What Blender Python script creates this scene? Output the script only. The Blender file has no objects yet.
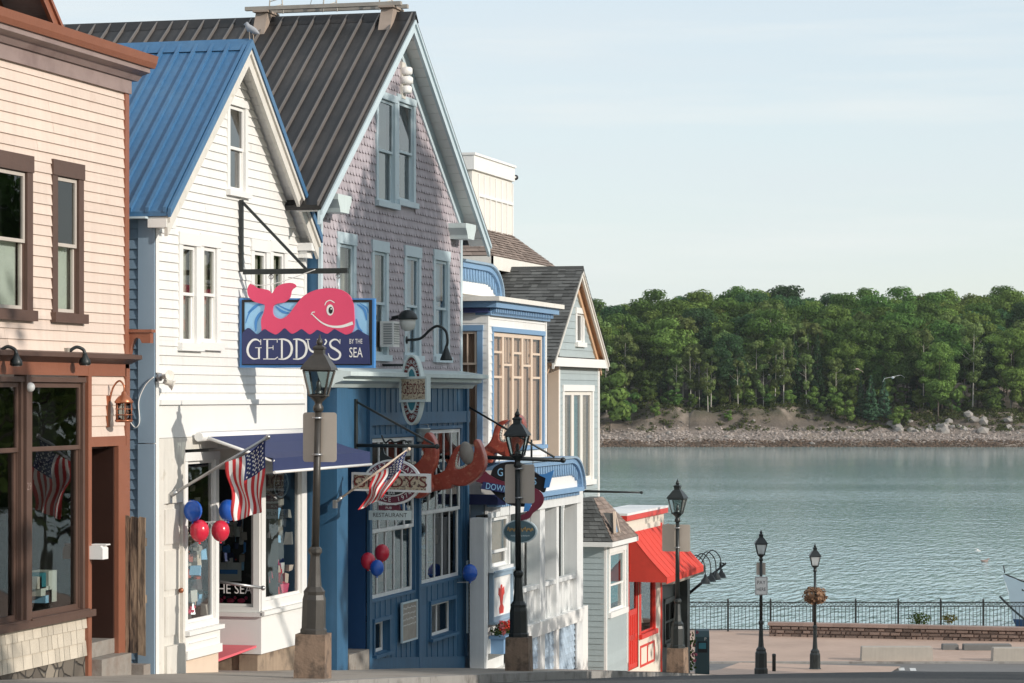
import bpy, math, random
from mathutils import Vector, Matrix, noise
R = random.Random(7)
C = bpy.context.scene.collection
SC = bpy.context.scene

# ------------------------------------------------------------------ camera, sky, sun, exposure
EYE = 11.0                                   # eye height above the sea
FPX = 2700.0                                 # focal length in units of 1/1024 of the frame width
TH = math.atan(703.0 / FPX)                  # the view turns this far left of the street (street runs along +Y)
cam_d = bpy.data.cameras.new('camera'); cam = bpy.data.objects.new('camera', cam_d); C.objects.link(cam)
cam.location = (0, 0, EYE)
cam.rotation_euler = (math.radians(90), 0, TH)
cam_d.sensor_width = 36.0; cam_d.lens = 36.0 * FPX / 1024.0
cam_d.shift_y = 53.5 / 1024.0
cam_d.clip_start = 0.5; cam_d.clip_end = 6000
SC.camera = cam

SUN_EL = math.radians(20.5)
SUN_AZ = math.radians(108.0)                 # clockwise from +Y
world = bpy.data.worlds.new('World'); SC.world = world; world.use_nodes = True
wn = world.node_tree.nodes; wl = world.node_tree.links
bg = wn['Background']
sky = wn.new('ShaderNodeTexSky'); sky.sky_type = 'NISHITA'; sky.sun_disc = False
sky.sun_elevation = SUN_EL; sky.sun_rotation = SUN_AZ
sky.air_density = 1.0; sky.dust_density = 0.6; sky.ozone_density = 1.5; sky.altitude = 10
wtc = wn.new('ShaderNodeTexCoord'); wmp = wn.new('ShaderNodeMapping'); wmp.inputs['Scale'].default_value = (1.2, 1.2, 9)
wno = wn.new('ShaderNodeTexNoise'); wno.inputs['Scale'].default_value = 2.2; wno.inputs['Detail'].default_value = 7; wno.inputs['Roughness'].default_value = .55
wrp = wn.new('ShaderNodeMapRange'); wrp.inputs['From Min'].default_value = .42; wrp.inputs['From Max'].default_value = .78
wrp.inputs['To Min'].default_value = .66; wrp.inputs['To Max'].default_value = .93
wmx = wn.new('ShaderNodeMix'); wmx.data_type = 'RGBA'
wmx.inputs['B'].default_value = (4.25, 4.6, 4.82, 1)
wl.new(wtc.outputs['Generated'], wmp.inputs['Vector']); wl.new(wmp.outputs['Vector'], wno.inputs['Vector'])
wl.new(wno.outputs['Fac'], wrp.inputs['Value']); wl.new(wrp.outputs['Result'], wmx.inputs['Factor'])
wl.new(sky.outputs['Color'], wmx.inputs['A'])
wm2 = wn.new('ShaderNodeMapping'); wm2.inputs['Scale'].default_value = (.8, .8, 11); wm2.inputs['Rotation'].default_value = (.12, .05, .3); wn2 = wn.new('ShaderNodeTexNoise'); wn2.inputs['Scale'].default_value = 3.4; wn2.inputs['Detail'].default_value = 9; wn2.inputs['Roughness'].default_value = .62
wr2 = wn.new('ShaderNodeMapRange'); wr2.inputs['From Min'].default_value = .50; wr2.inputs['From Max'].default_value = .72; wr2.inputs['To Max'].default_value = .55
wx2 = wn.new('ShaderNodeMix'); wx2.data_type = 'RGBA'; wx2.inputs['B'].default_value = (5.0, 5.15, 5.05, 1)
wl.new(wtc.outputs['Generated'], wm2.inputs['Vector']); wl.new(wm2.outputs['Vector'], wn2.inputs['Vector']); wl.new(wn2.outputs['Fac'], wr2.inputs['Value']); wl.new(wr2.outputs['Result'], wx2.inputs['Factor'])
wl.new(wmx.outputs['Result'], wx2.inputs['A']); wl.new(wx2.outputs['Result'], bg.inputs['Color'])
bg.inputs['Strength'].default_value = 0.15
sun_d = bpy.data.lights.new('sun', 'SUN'); sun = bpy.data.objects.new('sun', sun_d); C.objects.link(sun)
sun_d.energy = 3.0; sun_d.angle = math.radians(0.5); sun_d.color = (1.0, .925, .835)
SDIR = Vector((math.sin(SUN_AZ) * math.cos(SUN_EL), math.cos(SUN_AZ) * math.cos(SUN_EL), math.sin(SUN_EL)))
sun.rotation_euler = SDIR.to_track_quat('Z', 'Y').to_euler()
sun.location = (30, -10, 40)
SC.view_settings.view_transform = 'Standard'; SC.view_settings.look = 'None'
SC.view_settings.exposure = 0.28; SC.view_settings.gamma = 1.0; SC.view_settings.use_curve_mapping = False
SC.render.engine = 'CYCLES'
SC.cycles.max_bounces = 6; SC.cycles.transparent_max_bounces = 12
SC.cycles.use_denoising = True

# ------------------------------------------------------------------ survey: pixel columns to distances along a facade
def alpha(u): return TH - math.atan((u - 512.0) / FPX)
def fy(u, D): return D / math.tan(alpha(u))                 # Y on the facade plane x = -D
def dep(x, y): return -x * math.sin(TH) + y * math.cos(TH)
def hz(v, x, y): return EYE + (395.0 - v) * dep(x, y) / FPX  # height of row v above a ground point
def px(u, Y): return -Y * math.tan(alpha(u))                # x on the cross plane y = Y
def view(u, Z, z=0):                                        # ground point at column u and depth Z
    c = (u - 512.0) / FPX * Z
    return Vector((c * math.cos(TH) - Z * math.sin(TH), c * math.sin(TH) + Z * math.cos(TH), z))
PROF = [(-40, .2), (0, -1.55), (10, -2.05), (20, -2.62), (26, -3.03), (31.6, -3.49), (41.3, -4.36), (50, -5.2), (58, -6.08), (63, -6.62), (70, -7.36), (78, -8.15), (86, -8.85), (91, -9.03), (99, -9.08), (400, -9.08)]
def zs(y):                                                   # sidewalk height down the hill
    for (a, za), (b, zb) in zip(PROF, PROF[1:]):
        if y <= b:
            return EYE + za + (zb - za) * (y - a) / (b - a)
    return EYE + PROF[-1][1]

# ------------------------------------------------------------------ materials
MATS = {}
def nd(nt, t, **kw):
    n = nt.nodes.new(t)
    for k, v in kw.items():
        if k in n.inputs: n.inputs[k].default_value = v
        else: setattr(n, k, v)
    return n
def mat(name, col, rough=.55, var=.10, scale=3.0, bump=0.0, bscale=40, metal=0.0, spec=.4, isl=0.0, streak=0.0, col2=None, c2=(.5, .75), c2scale=2.0, coord='Object', stretch=(1, 1, 1)):
    if name in MATS: return MATS[name]
    m = bpy.data.materials.new(name); m.use_nodes = True; nt = m.node_tree; L = nt.links
    b = nt.nodes['Principled BSDF']
    b.inputs['Roughness'].default_value = rough; b.inputs['Metallic'].default_value = metal
    b.inputs['Specular IOR Level'].default_value = spec
    tc = nt.nodes.new('ShaderNodeTexCoord'); mp = nd(nt, 'ShaderNodeMapping'); mp.inputs['Scale'].default_value = stretch
    L.new(tc.outputs[coord], mp.inputs['Vector'])
    cur = None
    rgb = nd(nt, 'ShaderNodeRGB'); rgb.outputs[0].default_value = (*col, 1); cur = rgb.outputs[0]
    if col2:
        n2 = nd(nt, 'ShaderNodeTexNoise', Scale=c2scale, Detail=6.0, Roughness=.65); L.new(mp.outputs['Vector'], n2.inputs['Vector'])
        r2 = nd(nt, 'ShaderNodeMapRange'); r2.inputs['From Min'].default_value = c2[0]; r2.inputs['From Max'].default_value = c2[1]; L.new(n2.outputs['Fac'], r2.inputs['Value'])
        x2 = nd(nt, 'ShaderNodeMix', data_type='RGBA'); L.new(cur, x2.inputs['A']); x2.inputs['B'].default_value = (*col2, 1); L.new(r2.outputs['Result'], x2.inputs['Factor']); cur = x2.outputs['Result']
    if var or isl or streak:
        val = None
        def add(sock, lo, hi):
            nonlocal val
            r = nd(nt, 'ShaderNodeMapRange'); r.inputs['To Min'].default_value = lo; r.inputs['To Max'].default_value = hi; L.new(sock, r.inputs['Value'])
            if val is None: val = r.outputs['Result']
            else:
                mm = nd(nt, 'ShaderNodeMath', operation='MULTIPLY'); L.new(val, mm.inputs[0]); L.new(r.outputs['Result'], mm.inputs[1]); val = mm.outputs[0]
        if var:
            n1 = nd(nt, 'ShaderNodeTexNoise', Scale=scale, Detail=8.0, Roughness=.7); L.new(mp.outputs['Vector'], n1.inputs['Vector']); add(n1.outputs['Fac'], 1 - 2 * var, 1 + 2 * var)
        if isl:
            g = nt.nodes.new('ShaderNodeNewGeometry'); add(g.outputs['Random Per Island'], 1 - isl, 1 + isl)
        if streak:
            m3 = nd(nt, 'ShaderNodeMapping'); m3.inputs['Scale'].default_value = (7, 7, .5); L.new(tc.outputs[coord], m3.inputs['Vector'])
            n3 = nd(nt, 'ShaderNodeTexNoise', Scale=2.0, Detail=5.0); L.new(m3.outputs['Vector'], n3.inputs['Vector']); add(n3.outputs['Fac'], 1 - 2 * streak, 1 + 2 * streak)
        hs = nd(nt, 'ShaderNodeVectorMath', operation='SCALE'); L.new(cur, hs.inputs[0]); L.new(val, hs.inputs['Scale']); cur = hs.outputs[0]
    L.new(cur, b.inputs['Base Color'])
    if bump:
        nb = nd(nt, 'ShaderNodeTexNoise', Scale=bscale, Detail=6.0); L.new(mp.outputs['Vector'], nb.inputs['Vector'])
        bp = nd(nt, 'ShaderNodeBump', Strength=bump, Distance=.02); L.new(nb.outputs['Fac'], bp.inputs['Height']); L.new(bp.outputs['Normal'], b.inputs['Normal'])
    MATS[name] = m; return m
def glass(name, tint=(.80, .86, .84), ior=1.9, rough=.015, wob=.02, refl=(1, 1, 1)):
    if name in MATS: return MATS[name]
    m = bpy.data.materials.new(name); m.use_nodes = True; nt = m.node_tree; L = nt.links
    nt.nodes.remove(nt.nodes['Principled BSDF']); out = nt.nodes['Material Output']
    fr = nd(nt, 'ShaderNodeFresnel', IOR=ior); tr = nd(nt, 'ShaderNodeBsdfTransparent'); tr.inputs['Color'].default_value = (*tint, 1)
    gl = nd(nt, 'ShaderNodeBsdfGlossy', Roughness=rough); gl.inputs['Color'].default_value = (*refl, 1)
    tc = nt.nodes.new('ShaderNodeTexCoord')
    nb = nd(nt, 'ShaderNodeTexNoise', Scale=1.7, Detail=1.0); L.new(tc.outputs['Object'], nb.inputs['Vector'])
    bp = nd(nt, 'ShaderNodeBump', Strength=wob, Distance=.1); L.new(nb.outputs['Fac'], bp.inputs['Height']); L.new(bp.outputs['Normal'], gl.inputs['Normal'])
    mx = nd(nt, 'ShaderNodeMixShader'); L.new(fr.outputs[0], mx.inputs[0]); L.new(tr.outputs[0], mx.inputs[1]); L.new(gl.outputs[0], mx.inputs[2]); L.new(mx.outputs[0], out.inputs['Surface'])
    MATS[name] = m; return m
def leafmat(name, col, var=.4, trans=.42):
    if name in MATS: return MATS[name]
    m = bpy.data.materials.new(name); m.use_nodes = True; nt = m.node_tree; L = nt.links
    nt.nodes.remove(nt.nodes['Principled BSDF']); out = nt.nodes['Material Output']
    g = nt.nodes.new('ShaderNodeNewGeometry'); oi = nt.nodes.new('ShaderNodeObjectInfo')
    r = nd(nt, 'ShaderNodeMapRange'); r.inputs['To Min'].default_value = 1 - var; r.inputs['To Max'].default_value = 1 + var; L.new(g.outputs['Random Per Island'], r.inputs['Value'])
    r2 = nd(nt, 'ShaderNodeMapRange'); r2.inputs['To Min'].default_value = .72; r2.inputs['To Max'].default_value = 1.3; L.new(oi.outputs['Random'], r2.inputs['Value'])
    mm = nd(nt, 'ShaderNodeMath', operation='MULTIPLY'); L.new(r.outputs[0], mm.inputs[0]); L.new(r2.outputs[0], mm.inputs[1])
    hs = nd(nt, 'ShaderNodeHueSaturation'); hs.inputs['Color'].default_value = (*col, 1); L.new(mm.outputs[0], hs.inputs['Value'])
    r3 = nd(nt, 'ShaderNodeMapRange'); r3.inputs['To Min'].default_value = .475; r3.inputs['To Max'].default_value = .515; L.new(oi.outputs['Random'], r3.inputs['Value']); L.new(r3.outputs[0], hs.inputs['Hue'])
    d = nd(nt, 'ShaderNodeBsdfDiffuse'); t = nd(nt, 'ShaderNodeBsdfTranslucent'); L.new(hs.outputs[0], d.inputs['Color']); L.new(hs.outputs[0], t.inputs['Color'])
    mx = nd(nt, 'ShaderNodeMixShader'); mx.inputs[0].default_value = trans; L.new(d.outputs[0], mx.inputs[1]); L.new(t.outputs[0], mx.inputs[2]); L.new(mx.outputs[0], out.inputs['Surface'])
    MATS[name] = m; return m

# ------------------------------------------------------------------ mesh builder
class Fr:                                    # a wall frame: s along the wall, d outward, z up
    def __init__(self, O, e, n): self.O = Vector(O); self.e = Vector(e); self.n = Vector(n)
    def P(self, s, d, z): return self.O + self.e * s + self.n * d + Vector((0, 0, z))
def street(D): return Fr((-D, 0, 0), (0, 1, 0), (1, 0, 0))     # s = Y, faces the street
def uphill(Y): return Fr((0, Y, 0), (1, 0, 0), (0, -1, 0))     # s = X, faces the camera
def rot90(Y): return Fr((0, Y, 0), (-1, 0, 0), (0, 1, 0))
class MB:
    def __init__(self, m=None): self.v = []; self.f = []; self.mi = []; self.sm = []; self.ms = []; self.cur = 0; self.smooth = False; self.uv = None
    def use(self, m):
        if m not in self.ms: self.ms.append(m)
        self.cur = self.ms.index(m); return self
    def face(self, pts):
        i = len(self.v); self.v += [tuple(p) for p in pts]; self.f.append(tuple(range(i, i + len(pts)))); self.mi.append(self.cur); self.sm.append(self.smooth)
    def poly(self, vs, fs):
        i = len(self.v); self.v += [tuple(p) for p in vs]
        for f in fs: self.f.append(tuple(i + k for k in f)); self.mi.append(self.cur); self.sm.append(self.smooth)
    def box(self, F, s0, s1, d0, d1, z0, z1):
        a, b = sorted((s0, s1)); c, d = sorted((d0, d1)); e, g = sorted((z0, z1))
        vs = [F.P(s, q, z) for z in (e, g) for q in (c, d) for s in (a, b)]
        self.poly(vs, [(0, 2, 3, 1), (4, 5, 7, 6), (0, 1, 5, 4), (2, 6, 7, 3), (0, 4, 6, 2), (1, 3, 7, 5)])
    def prism(self, F, pl, d0, d1):          # pl: (s,z) outline
        n = len(pl); vs = [F.P(s, d0, z) for s, z in pl] + [F.P(s, d1, z) for s, z in pl]
        self.poly(vs, [tuple(range(n - 1, -1, -1)), tuple(range(n, 2 * n))] + [(i, (i + 1) % n, n + (i + 1) % n, n + i) for i in range(n)])
    def hexa(self, b, t):                    # bottom quad, top quad
        self.poly(list(b) + list(t), [(3, 2, 1, 0), (4, 5, 6, 7), (0, 1, 5, 4), (1, 2, 6, 5), (2, 3, 7, 6), (3, 0, 4, 7)])
    def beam(self, a, b, w, h, up=(0, 0, 1)):
        a = Vector(a); b = Vector(b); d = (b - a).normalized(); up = Vector(up)
        s = d.cross(up); s = s.normalized() if s.length > 1e-6 else Vector((1, 0, 0)); t = s.cross(d)
        q = [(-w / 2, -h / 2), (w / 2, -h / 2), (w / 2, h / 2), (-w / 2, h / 2)]
        self.hexa([a + s * x + t * y for x, y in q], [b + s * x + t * y for x, y in q])
    def tube(self, pts, r, seg=10, cap=True):
        pts = [Vector(p) for p in pts]; n = len(pts); rs = r if isinstance(r, (list, tuple)) else [r] * n
        i0 = len(self.v); ref = Vector((0, 0, 1)); prev = None
        for k, p in enumerate(pts):
            t = (pts[min(k + 1, n - 1)] - pts[max(k - 1, 0)]).normalized()
            if prev is None:
                a = t.cross(ref); a = a.normalized() if a.length > 1e-4 else Vector((1, 0, 0))
            else:
                a = prev - t * prev.dot(t); a.normalize()
            b = t.cross(a); prev = a
            for j in range(seg):
                an = 2 * math.pi * j / seg; self.v.append(tuple(p + (a * math.cos(an) + b * math.sin(an)) * rs[k]))
        for k in range(n - 1):
            for j in range(seg):
                j2 = (j + 1) % seg; self.f.append((i0 + k * seg + j, i0 + k * seg + j2, i0 + (k + 1) * seg + j2, i0 + (k + 1) * seg + j)); self.mi.append(self.cur); self.sm.append(True)
        if cap:
            self.f.append(tuple(i0 + j for j in range(seg - 1, -1, -1))); self.mi.append(self.cur); self.sm.append(False)
            self.f.append(tuple(i0 + (n - 1) * seg + j for j in range(seg))); self.mi.append(self.cur); self.sm.append(False)
    def lathe(self, c, prof, seg=16, smooth=True, rot=0.0, axis=None):
        c = Vector(c); i0 = len(self.v); n = len(prof)
        for r, z in prof:
            for j in range(seg):
                an = rot + 2 * math.pi * j / seg
                p = Vector((r * math.cos(an), r * math.sin(an), z))
                if axis is not None: p = axis @ p
                self.v.append(tuple(c + p))
        for k in range(n - 1):
            for j in range(seg):
                j2 = (j + 1) % seg; self.f.append((i0 + k * seg + j, i0 + k * seg + j2, i0 + (k + 1) * seg + j2, i0 + (k + 1) * seg + j)); self.mi.append(self.cur); self.sm.append(smooth)
        self.f.append(tuple(i0 + j for j in range(seg - 1, -1, -1))); self.mi.append(self.cur); self.sm.append(False)
        self.f.append(tuple(i0 + (n - 1) * seg + j for j in range(seg))); self.mi.append(self.cur); self.sm.append(False)
    def ball(self, c, r, seg=18, rings=12, sq=(1, 1, 1)):
        prof = [(max(1e-4, r * math.sin(math.pi * k / rings)), -r * math.cos(math.pi * k / rings)) for k in range(rings + 1)]
        self.lathe(c, prof, seg, True, 0, Matrix.Diagonal(Vector(sq)))
    def build(self, name, parent=None, root=None):
        me = bpy.data.meshes.new(name); off = Vector((0, 0, 0)); p = parent
        while p is not None:
            if p.parent is None: off = Vector(p.location)
            p = p.parent
        if root is not None: off = Vector(root)
        me.from_pydata([(x - off.x, y - off.y, z - off.z) for x, y, z in self.v], [], self.f)
        for m in self.ms: me.materials.append(m)
        me.polygons.foreach_set('material_index', self.mi); me.polygons.foreach_set('use_smooth', self.sm); me.update()
        o = bpy.data.objects.new(name, me); C.objects.link(o)
        if parent is not None: o.parent = parent
        elif root is not None: o.location = root
        return o
def tag(o, label=None, cat=None, group=None, kind=None):
    if label: o['label'] = label
    if cat: o['category'] = cat
    if group: o['group'] = group
    if kind: o['kind'] = kind
    return o
def thing(name, label, cat, loc=(0, 0, 0), group=None):
    o = bpy.data.objects.new(name, None); C.objects.link(o); o.location = loc; o.empty_display_size = .2
    return tag(o, label, cat, group)
def kids(o): return [c for c in o.children]
def dup(o, parent=None):
    c = o.copy(); C.objects.link(c)
    if parent is not None: c.parent = parent
    for ch in kids(o): dup(ch, c)
    return c

# ------------------------------------------------------------------ walls with openings
def span(poly, z):
    xs = []
    n = len(poly)
    for i in range(n):
        (a, za), (b, zb) = poly[i], poly[(i + 1) % n]
        if abs(za - zb) < 1e-9:
            if abs(z - za) < 1e-6: xs += [a, b]
            continue
        if min(za, zb) - 1e-6 <= z <= max(za, zb) + 1e-6: xs.append(a + (b - a) * (z - za) / (zb - za))
    return (min(xs), max(xs)) if xs else None
def rows(mb, F, poly, holes, pitch, lap, d=0.0, lip=True):
    zmin = min(p[1] for p in poly); zmax = max(p[1] for p in poly)
    n = max(1, int(math.ceil((zmax - zmin) / pitch - 1e-6)))
    for i in range(n):
        a, b = zmin + i * pitch, min(zmax, zmin + (i + 1) * pitch)
        cuts = sorted({a, b} | {p[1] for p in poly if a < p[1] < b} | {z for h in holes for z in (h[2], h[3]) if a < z < b})
        for z0, z1 in zip(cuts, cuts[1:]):
            if z1 - z0 < 1e-4: continue
            s0, s1 = span(poly, z0 + 1e-5), span(poly, z1 - 1e-5)
            if not s0 or not s1: continue
            zm = (z0 + z1) / 2
            hs = sorted((h[0], h[1]) for h in holes if h[2] < zm < h[3])
            segs = []; l0, l1 = s0[0], s1[0]
            for h0, h1 in hs:
                if h0 > max(l0, l1): segs.append((l0, l1, h0, h0))
                l0 = l1 = max(h1, min(l0, l1))
            if max(s0[1], s1[1]) > l0 + 1e-5: segs.append((l0, l1, s0[1], s1[1]))
            if lap and lip:                      # boards of a few metres with butt joints and a little warp
                cutsegs = []
                for a0, a1, b0, b1 in segs:
                    p = a0
                    while b0 - p > 3.6 and abs(a0 - a1) + abs(b0 - b1) < 1.5:
                        q = p + R.uniform(1.4, 3.2)
                        if q > min(b0, b1) - .4 or q < max(a0, a1) + .3: break
                        cutsegs.append((p, a1 if p == a0 else p, q, q)); p = q
                    cutsegs.append((p, a1 if p == a0 else p, b0, b1))
                segs = cutsegs
            for a0, a1, b0, b1 in segs:
                wj = R.uniform(-.0015, .0025) if lap and lip else 0; dd = lambda z, wj=wj: d + wj + lap * (b - z) / max(b - a, 1e-6)
                mb.face([F.P(a0, dd(z0), z0), F.P(b0, dd(z0), z0), F.P(b1, dd(z1), z1), F.P(a1, dd(z1), z1)])
                if lip and lap and abs(z0 - a) < 1e-6:
                    mb.face([F.P(a0, d, z0), F.P(b0, d, z0), F.P(b0, dd(z0), z0), F.P(a0, dd(z0), z0)])
def clapwall(F, poly, holes, m, parent, name='wall', pitch=.12, lap=.016):
    mb = MB().use(m); rows(mb, F, poly, holes, pitch, lap); return mb.build(name, parent)
def flatwall(F, poly, holes, m, parent, name='wall', d=0.0):
    mb = MB().use(m); rows(mb, F, poly, holes, 50, 0, d, False); return mb.build(name, parent)
def boardwall(F, poly, holes, m, parent, name='wall', w=.2, bat=.03, d=0.0):   # vertical boards with battens
    mb = MB().use(m); rows(mb, F, poly, holes, 50, 0, d, False)
    s0 = min(p[0] for p in poly); s1 = max(p[0] for p in poly); z0 = min(p[1] for p in poly); z1 = max(p[1] for p in poly)
    s = s0 + w / 2
    while s < s1:
        cut = sorted([(h[2], h[3]) for h in holes if h[0] - bat < s < h[1] + bat]); z = z0
        for a, b in cut + [(z1, z1)]:
            if a > z: mb.box(F, s - bat / 2, s + bat / 2, d, d + .010, z, a)
            z = max(z, b)
        s += w * R.uniform(.75, 1.25)
    return mb.build(name, parent)
def scallops(F, poly, holes, m, parent, name='wall', w=.145, h=.125):
    mb = MB().use(m); rows(mb, F, poly, holes, 50, 0, 0, False)
    zmin = min(p[1] for p in poly); zmax = max(p[1] for p in poly); k = 0; z = zmin
    while z < zmax:
        sp = span(poly, min(z + h * .6, zmax - 1e-3))
        if sp:
            s = sp[0] + (w / 2 if k % 2 else w)
            while s < sp[1]:
                ww = w * .97; pts = [(-ww / 2, h * 1.15), (-ww / 2, h * .42), (-ww * .40, h * .16), (-ww * .2, 0), (ww * .2, 0), (ww * .40, h * .16), (ww / 2, h * .42), (ww / 2, h * 1.15)]
                jz = R.uniform(-.006, .006); jd = R.uniform(0, .006)
                ok = all(not (h_[0] < s + ww / 2 and h_[1] > s - ww / 2 and h_[2] < z + h * 1.15 and h_[3] > z) for h_ in holes)
                if ok:
                    P = [F.P(s + a, .004 + (.018 + jd) * (1 - b / (h * 1.15)), z + b + jz) for a, b in pts]
                    mb.face(P)
                    Q = [F.P(s + a, .001, z + b + jz) for a, b in pts]
                    for i in range(1, 6): mb.face([Q[i], Q[i + 1], P[i + 1], P[i]])
                s += w
        z += h; k += 1
    return mb.build(name, parent)
def slope_pt(F, x, t, y0, z0, y1, z1): return Vector((x, y0 + (y1 - y0) * t, z0 + (z1 - z0) * t))

# a window: casing rectangle s0..s1, z0..z1; returns the opening cut in the wall
GL = None
def window(F, s0, s1, z0, z1, parent, cas, sash, cw=.09, cols=1, rws=1, hung=True, gl=None, blind=None, blind_to=.0, blind_hi=1.0, deep=.55, sill=True, head=.0, mw=.02, inn=None, cd=.026, cutz=.5, sw=.04, rec=.0, label=None):
    a, b, c, d = s0 + cw, s1 - cw, z0 + cw * (.8), z1 - cw - head
    mb = MB().use(cas)
    mb.box(F, s0, a, -.02, cd, c, d); mb.box(F, b, s1, -.02, cd, c, d)
    mb.box(F, s0 - .01, s1 + .01, -.02, cd + .012, d, z1)
    if sill: mb.box(F, s0 - .03, s1 + .03, -.02, cd + .05, z0, c)
    else: mb.box(F, s0, s1, -.02, cd, z0, c)
    # reveal
    q = .075 + rec
    for (p0, p1, r0, r1) in ((a, a + .012, c, d), (b - .012, b, c, d)): mb.box(F, p0, p1, -q, -.02, r0, r1)
    for (r0, r1) in ((c, c + .012), (d - .012, d)): mb.box(F, a + .012, b - .012, -q, -.02, r0, r1)
    w = mb.build('window', parent)
    if label: w['label'] = label
    a += .012; b -= .012; c += .012; d -= .012
    sb = MB().use(sash); pb = MB().use(gl or GL)
    if hung:
        zc = c + (d - c) * cutz
        parts = [(zc - .02, d, -.034 - rec), (c, zc + .02, -.068 - rec)]
    else: parts = [(c, d, -.045 - rec)]
    for (e, g, dd) in parts:
        for (x0, x1, y0, y1) in ((a, a + sw, e, g), (b - sw, b, e, g), (a + sw, b - sw, e, e + sw), (a + sw, b - sw, g - sw, g)): sb.box(F, x0, x1, dd, dd + .033, y0, y1)
        for i in range(1, cols):
            x = a + sw + (b - a - 2 * sw) * i / cols; sb.box(F, x - mw / 2, x + mw / 2, dd + .004, dd + .03, e + sw, g - sw)
        for j in range(1, rws):
            y = e + sw + (g - e - 2 * sw) * j / rws
            for i in range(cols):
                x0 = a + sw + (b - a - 2 * sw) * i / cols + (mw / 2 if i else 0); x1 = a + sw + (b - a - 2 * sw) * (i + 1) / cols - (mw / 2 if i < cols - 1 else 0)
                sb.box(F, x0, x1, dd + .005, dd + .029, y - mw / 2, y + mw / 2)
        pb.face([F.P(a + .01, dd + .014, e + .01), F.P(b - .01, dd + .014, e + .01), F.P(b - .01, dd + .014, g - .01), F.P(a + .01, dd + .014, g - .01)])
    sb.build('sash', w); pb.build('pane', w)
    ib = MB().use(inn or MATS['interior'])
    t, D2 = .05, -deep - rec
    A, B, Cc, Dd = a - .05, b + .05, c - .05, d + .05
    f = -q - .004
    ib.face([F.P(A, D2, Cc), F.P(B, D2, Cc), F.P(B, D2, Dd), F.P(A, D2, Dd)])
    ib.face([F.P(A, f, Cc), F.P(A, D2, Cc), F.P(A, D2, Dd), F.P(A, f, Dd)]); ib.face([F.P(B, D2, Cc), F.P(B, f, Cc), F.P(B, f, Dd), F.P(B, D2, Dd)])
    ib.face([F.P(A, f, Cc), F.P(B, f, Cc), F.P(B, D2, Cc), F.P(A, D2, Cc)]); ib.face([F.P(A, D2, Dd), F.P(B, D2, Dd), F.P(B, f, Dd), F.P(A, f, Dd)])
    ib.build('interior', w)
    if blind:
        bb = MB().use(blind); zb = c + (d - c) * blind_to; d = c + (d - c) * blind_hi; n = max(6, int((b - a) / .035)); k = []
        for i in range(n + 1):
            k.append((a - .02 + (b - a + .04) * i / n, -q - .03 - (.018 if i % 2 else 0)))
        for (x0, d0), (x1, d1) in zip(k, k[1:]): bb.face([F.P(x0, d0, zb), F.P(x1, d1, zb), F.P(x1, d1, d), F.P(x0, d0, d)])
        bb.build('curtain', w)
    w['hole0'] = 0; del w['hole0']
    return w, (s0 + cw * .6, s1 - cw * .6, z0 + cw * .5, z1 - cw * .6)

# lettering
FONTC = {}
def glyphs(txt, size, sx=1.0):
    cu = bpy.data.curves.new('t', 'FONT'); cu.body = txt; cu.size = size; cu.align_x = 'CENTER'; cu.align_y = 'CENTER'; cu.resolution_u = 3
    o = bpy.data.objects.new('t', cu); C.objects.link(o)
    dg = bpy.context.evaluated_depsgraph_get(); dg.update(); me = bpy.data.meshes.new_from_object(o.evaluated_get(dg))
    vs = [(v.co.x * sx, v.co.y) for v in me.vertices]; fs = [tuple(p.vertices) for p in me.polygons]
    bpy.data.objects.remove(o); bpy.data.curves.remove(cu); bpy.data.meshes.remove(me)
    return vs, fs
def text(mb, F, txt, s, z, size, d, sx=1.0, rot=0.0, arc=None, th=.006):
    vs, fs = glyphs(txt, size, sx); ca, sa = math.cos(rot), math.sin(rot)
    P = [F.P(s + x * ca - y * sa, d, z + x * sa + y * ca) for x, y in vs]
    mb.poly(P, fs)
def arctext(mb, F, txt, s, z, r, size, d, a0, a1, sx=1.0, ry=None, flip=False):
    n = len(txt); ry = ry or r
    for i, ch in enumerate(txt):
        if ch == ' ': continue
        an = a0 + (a1 - a0) * (i + .5) / n
        x, y = r * math.cos(an), ry * math.sin(an)
        rot = math.atan2(math.sin(an) * r, math.cos(an) * ry) - math.pi / 2
        if flip: rot += math.pi
        text(mb, F, ch, s + x, z + y, size, d, sx, rot)
def ribbon(mb, F, pts, w, d):                # flat brush stroke on a sign
    n = len(pts); ws = w if isinstance(w, (list, tuple)) else [w] * n; L = []; Rr = []
    for i, (x, y) in enumerate(pts):
        ax, ay = pts[max(i - 1, 0)]; bx, by = pts[min(i + 1, n - 1)]; dx, dy = bx - ax, by - ay; l = math.hypot(dx, dy) or 1
        L.append((x - dy / l * ws[i] / 2, y + dx / l * ws[i] / 2)); Rr.append((x + dy / l * ws[i] / 2, y - dx / l * ws[i] / 2))
    i0 = [F.P(x, d, y) for x, y in L] + [F.P(x, d, y) for x, y in Rr]
    mb.poly(i0, [(i, n + i, n + i + 1, i + 1) for i in range(n - 1)])
def arcpts(cx, cy, rx, ry, a0, a1, n=14): return [(cx + rx * math.cos(math.radians(a0 + (a1 - a0) * i / n)), cy + ry * math.sin(math.radians(a0 + (a1 - a0) * i / n))) for i in range(n + 1)]
def smoothpts(P, n=6, closed=False):         # Catmull-Rom
    out = []; N = len(P); rng = range(N if closed else N - 1)
    for i in rng:
        g = lambda k: P[k % N] if closed else P[max(0, min(N - 1, k))]
        p0, p1, p2, p3 = g(i - 1), g(i), g(i + 1), g(i + 2)
        for j in range(n):
            t = j / n
            out.append(tuple(.5 * ((2 * b) + (c - a) * t + (2 * a - 5 * b + 4 * c - e) * t * t + (-a + 3 * b - 3 * c + e) * t ** 3) for a, b, c, e in zip(p0, p1, p2, p3)))
    if not closed: out.append(tuple(P[-1]))
    return out
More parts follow.
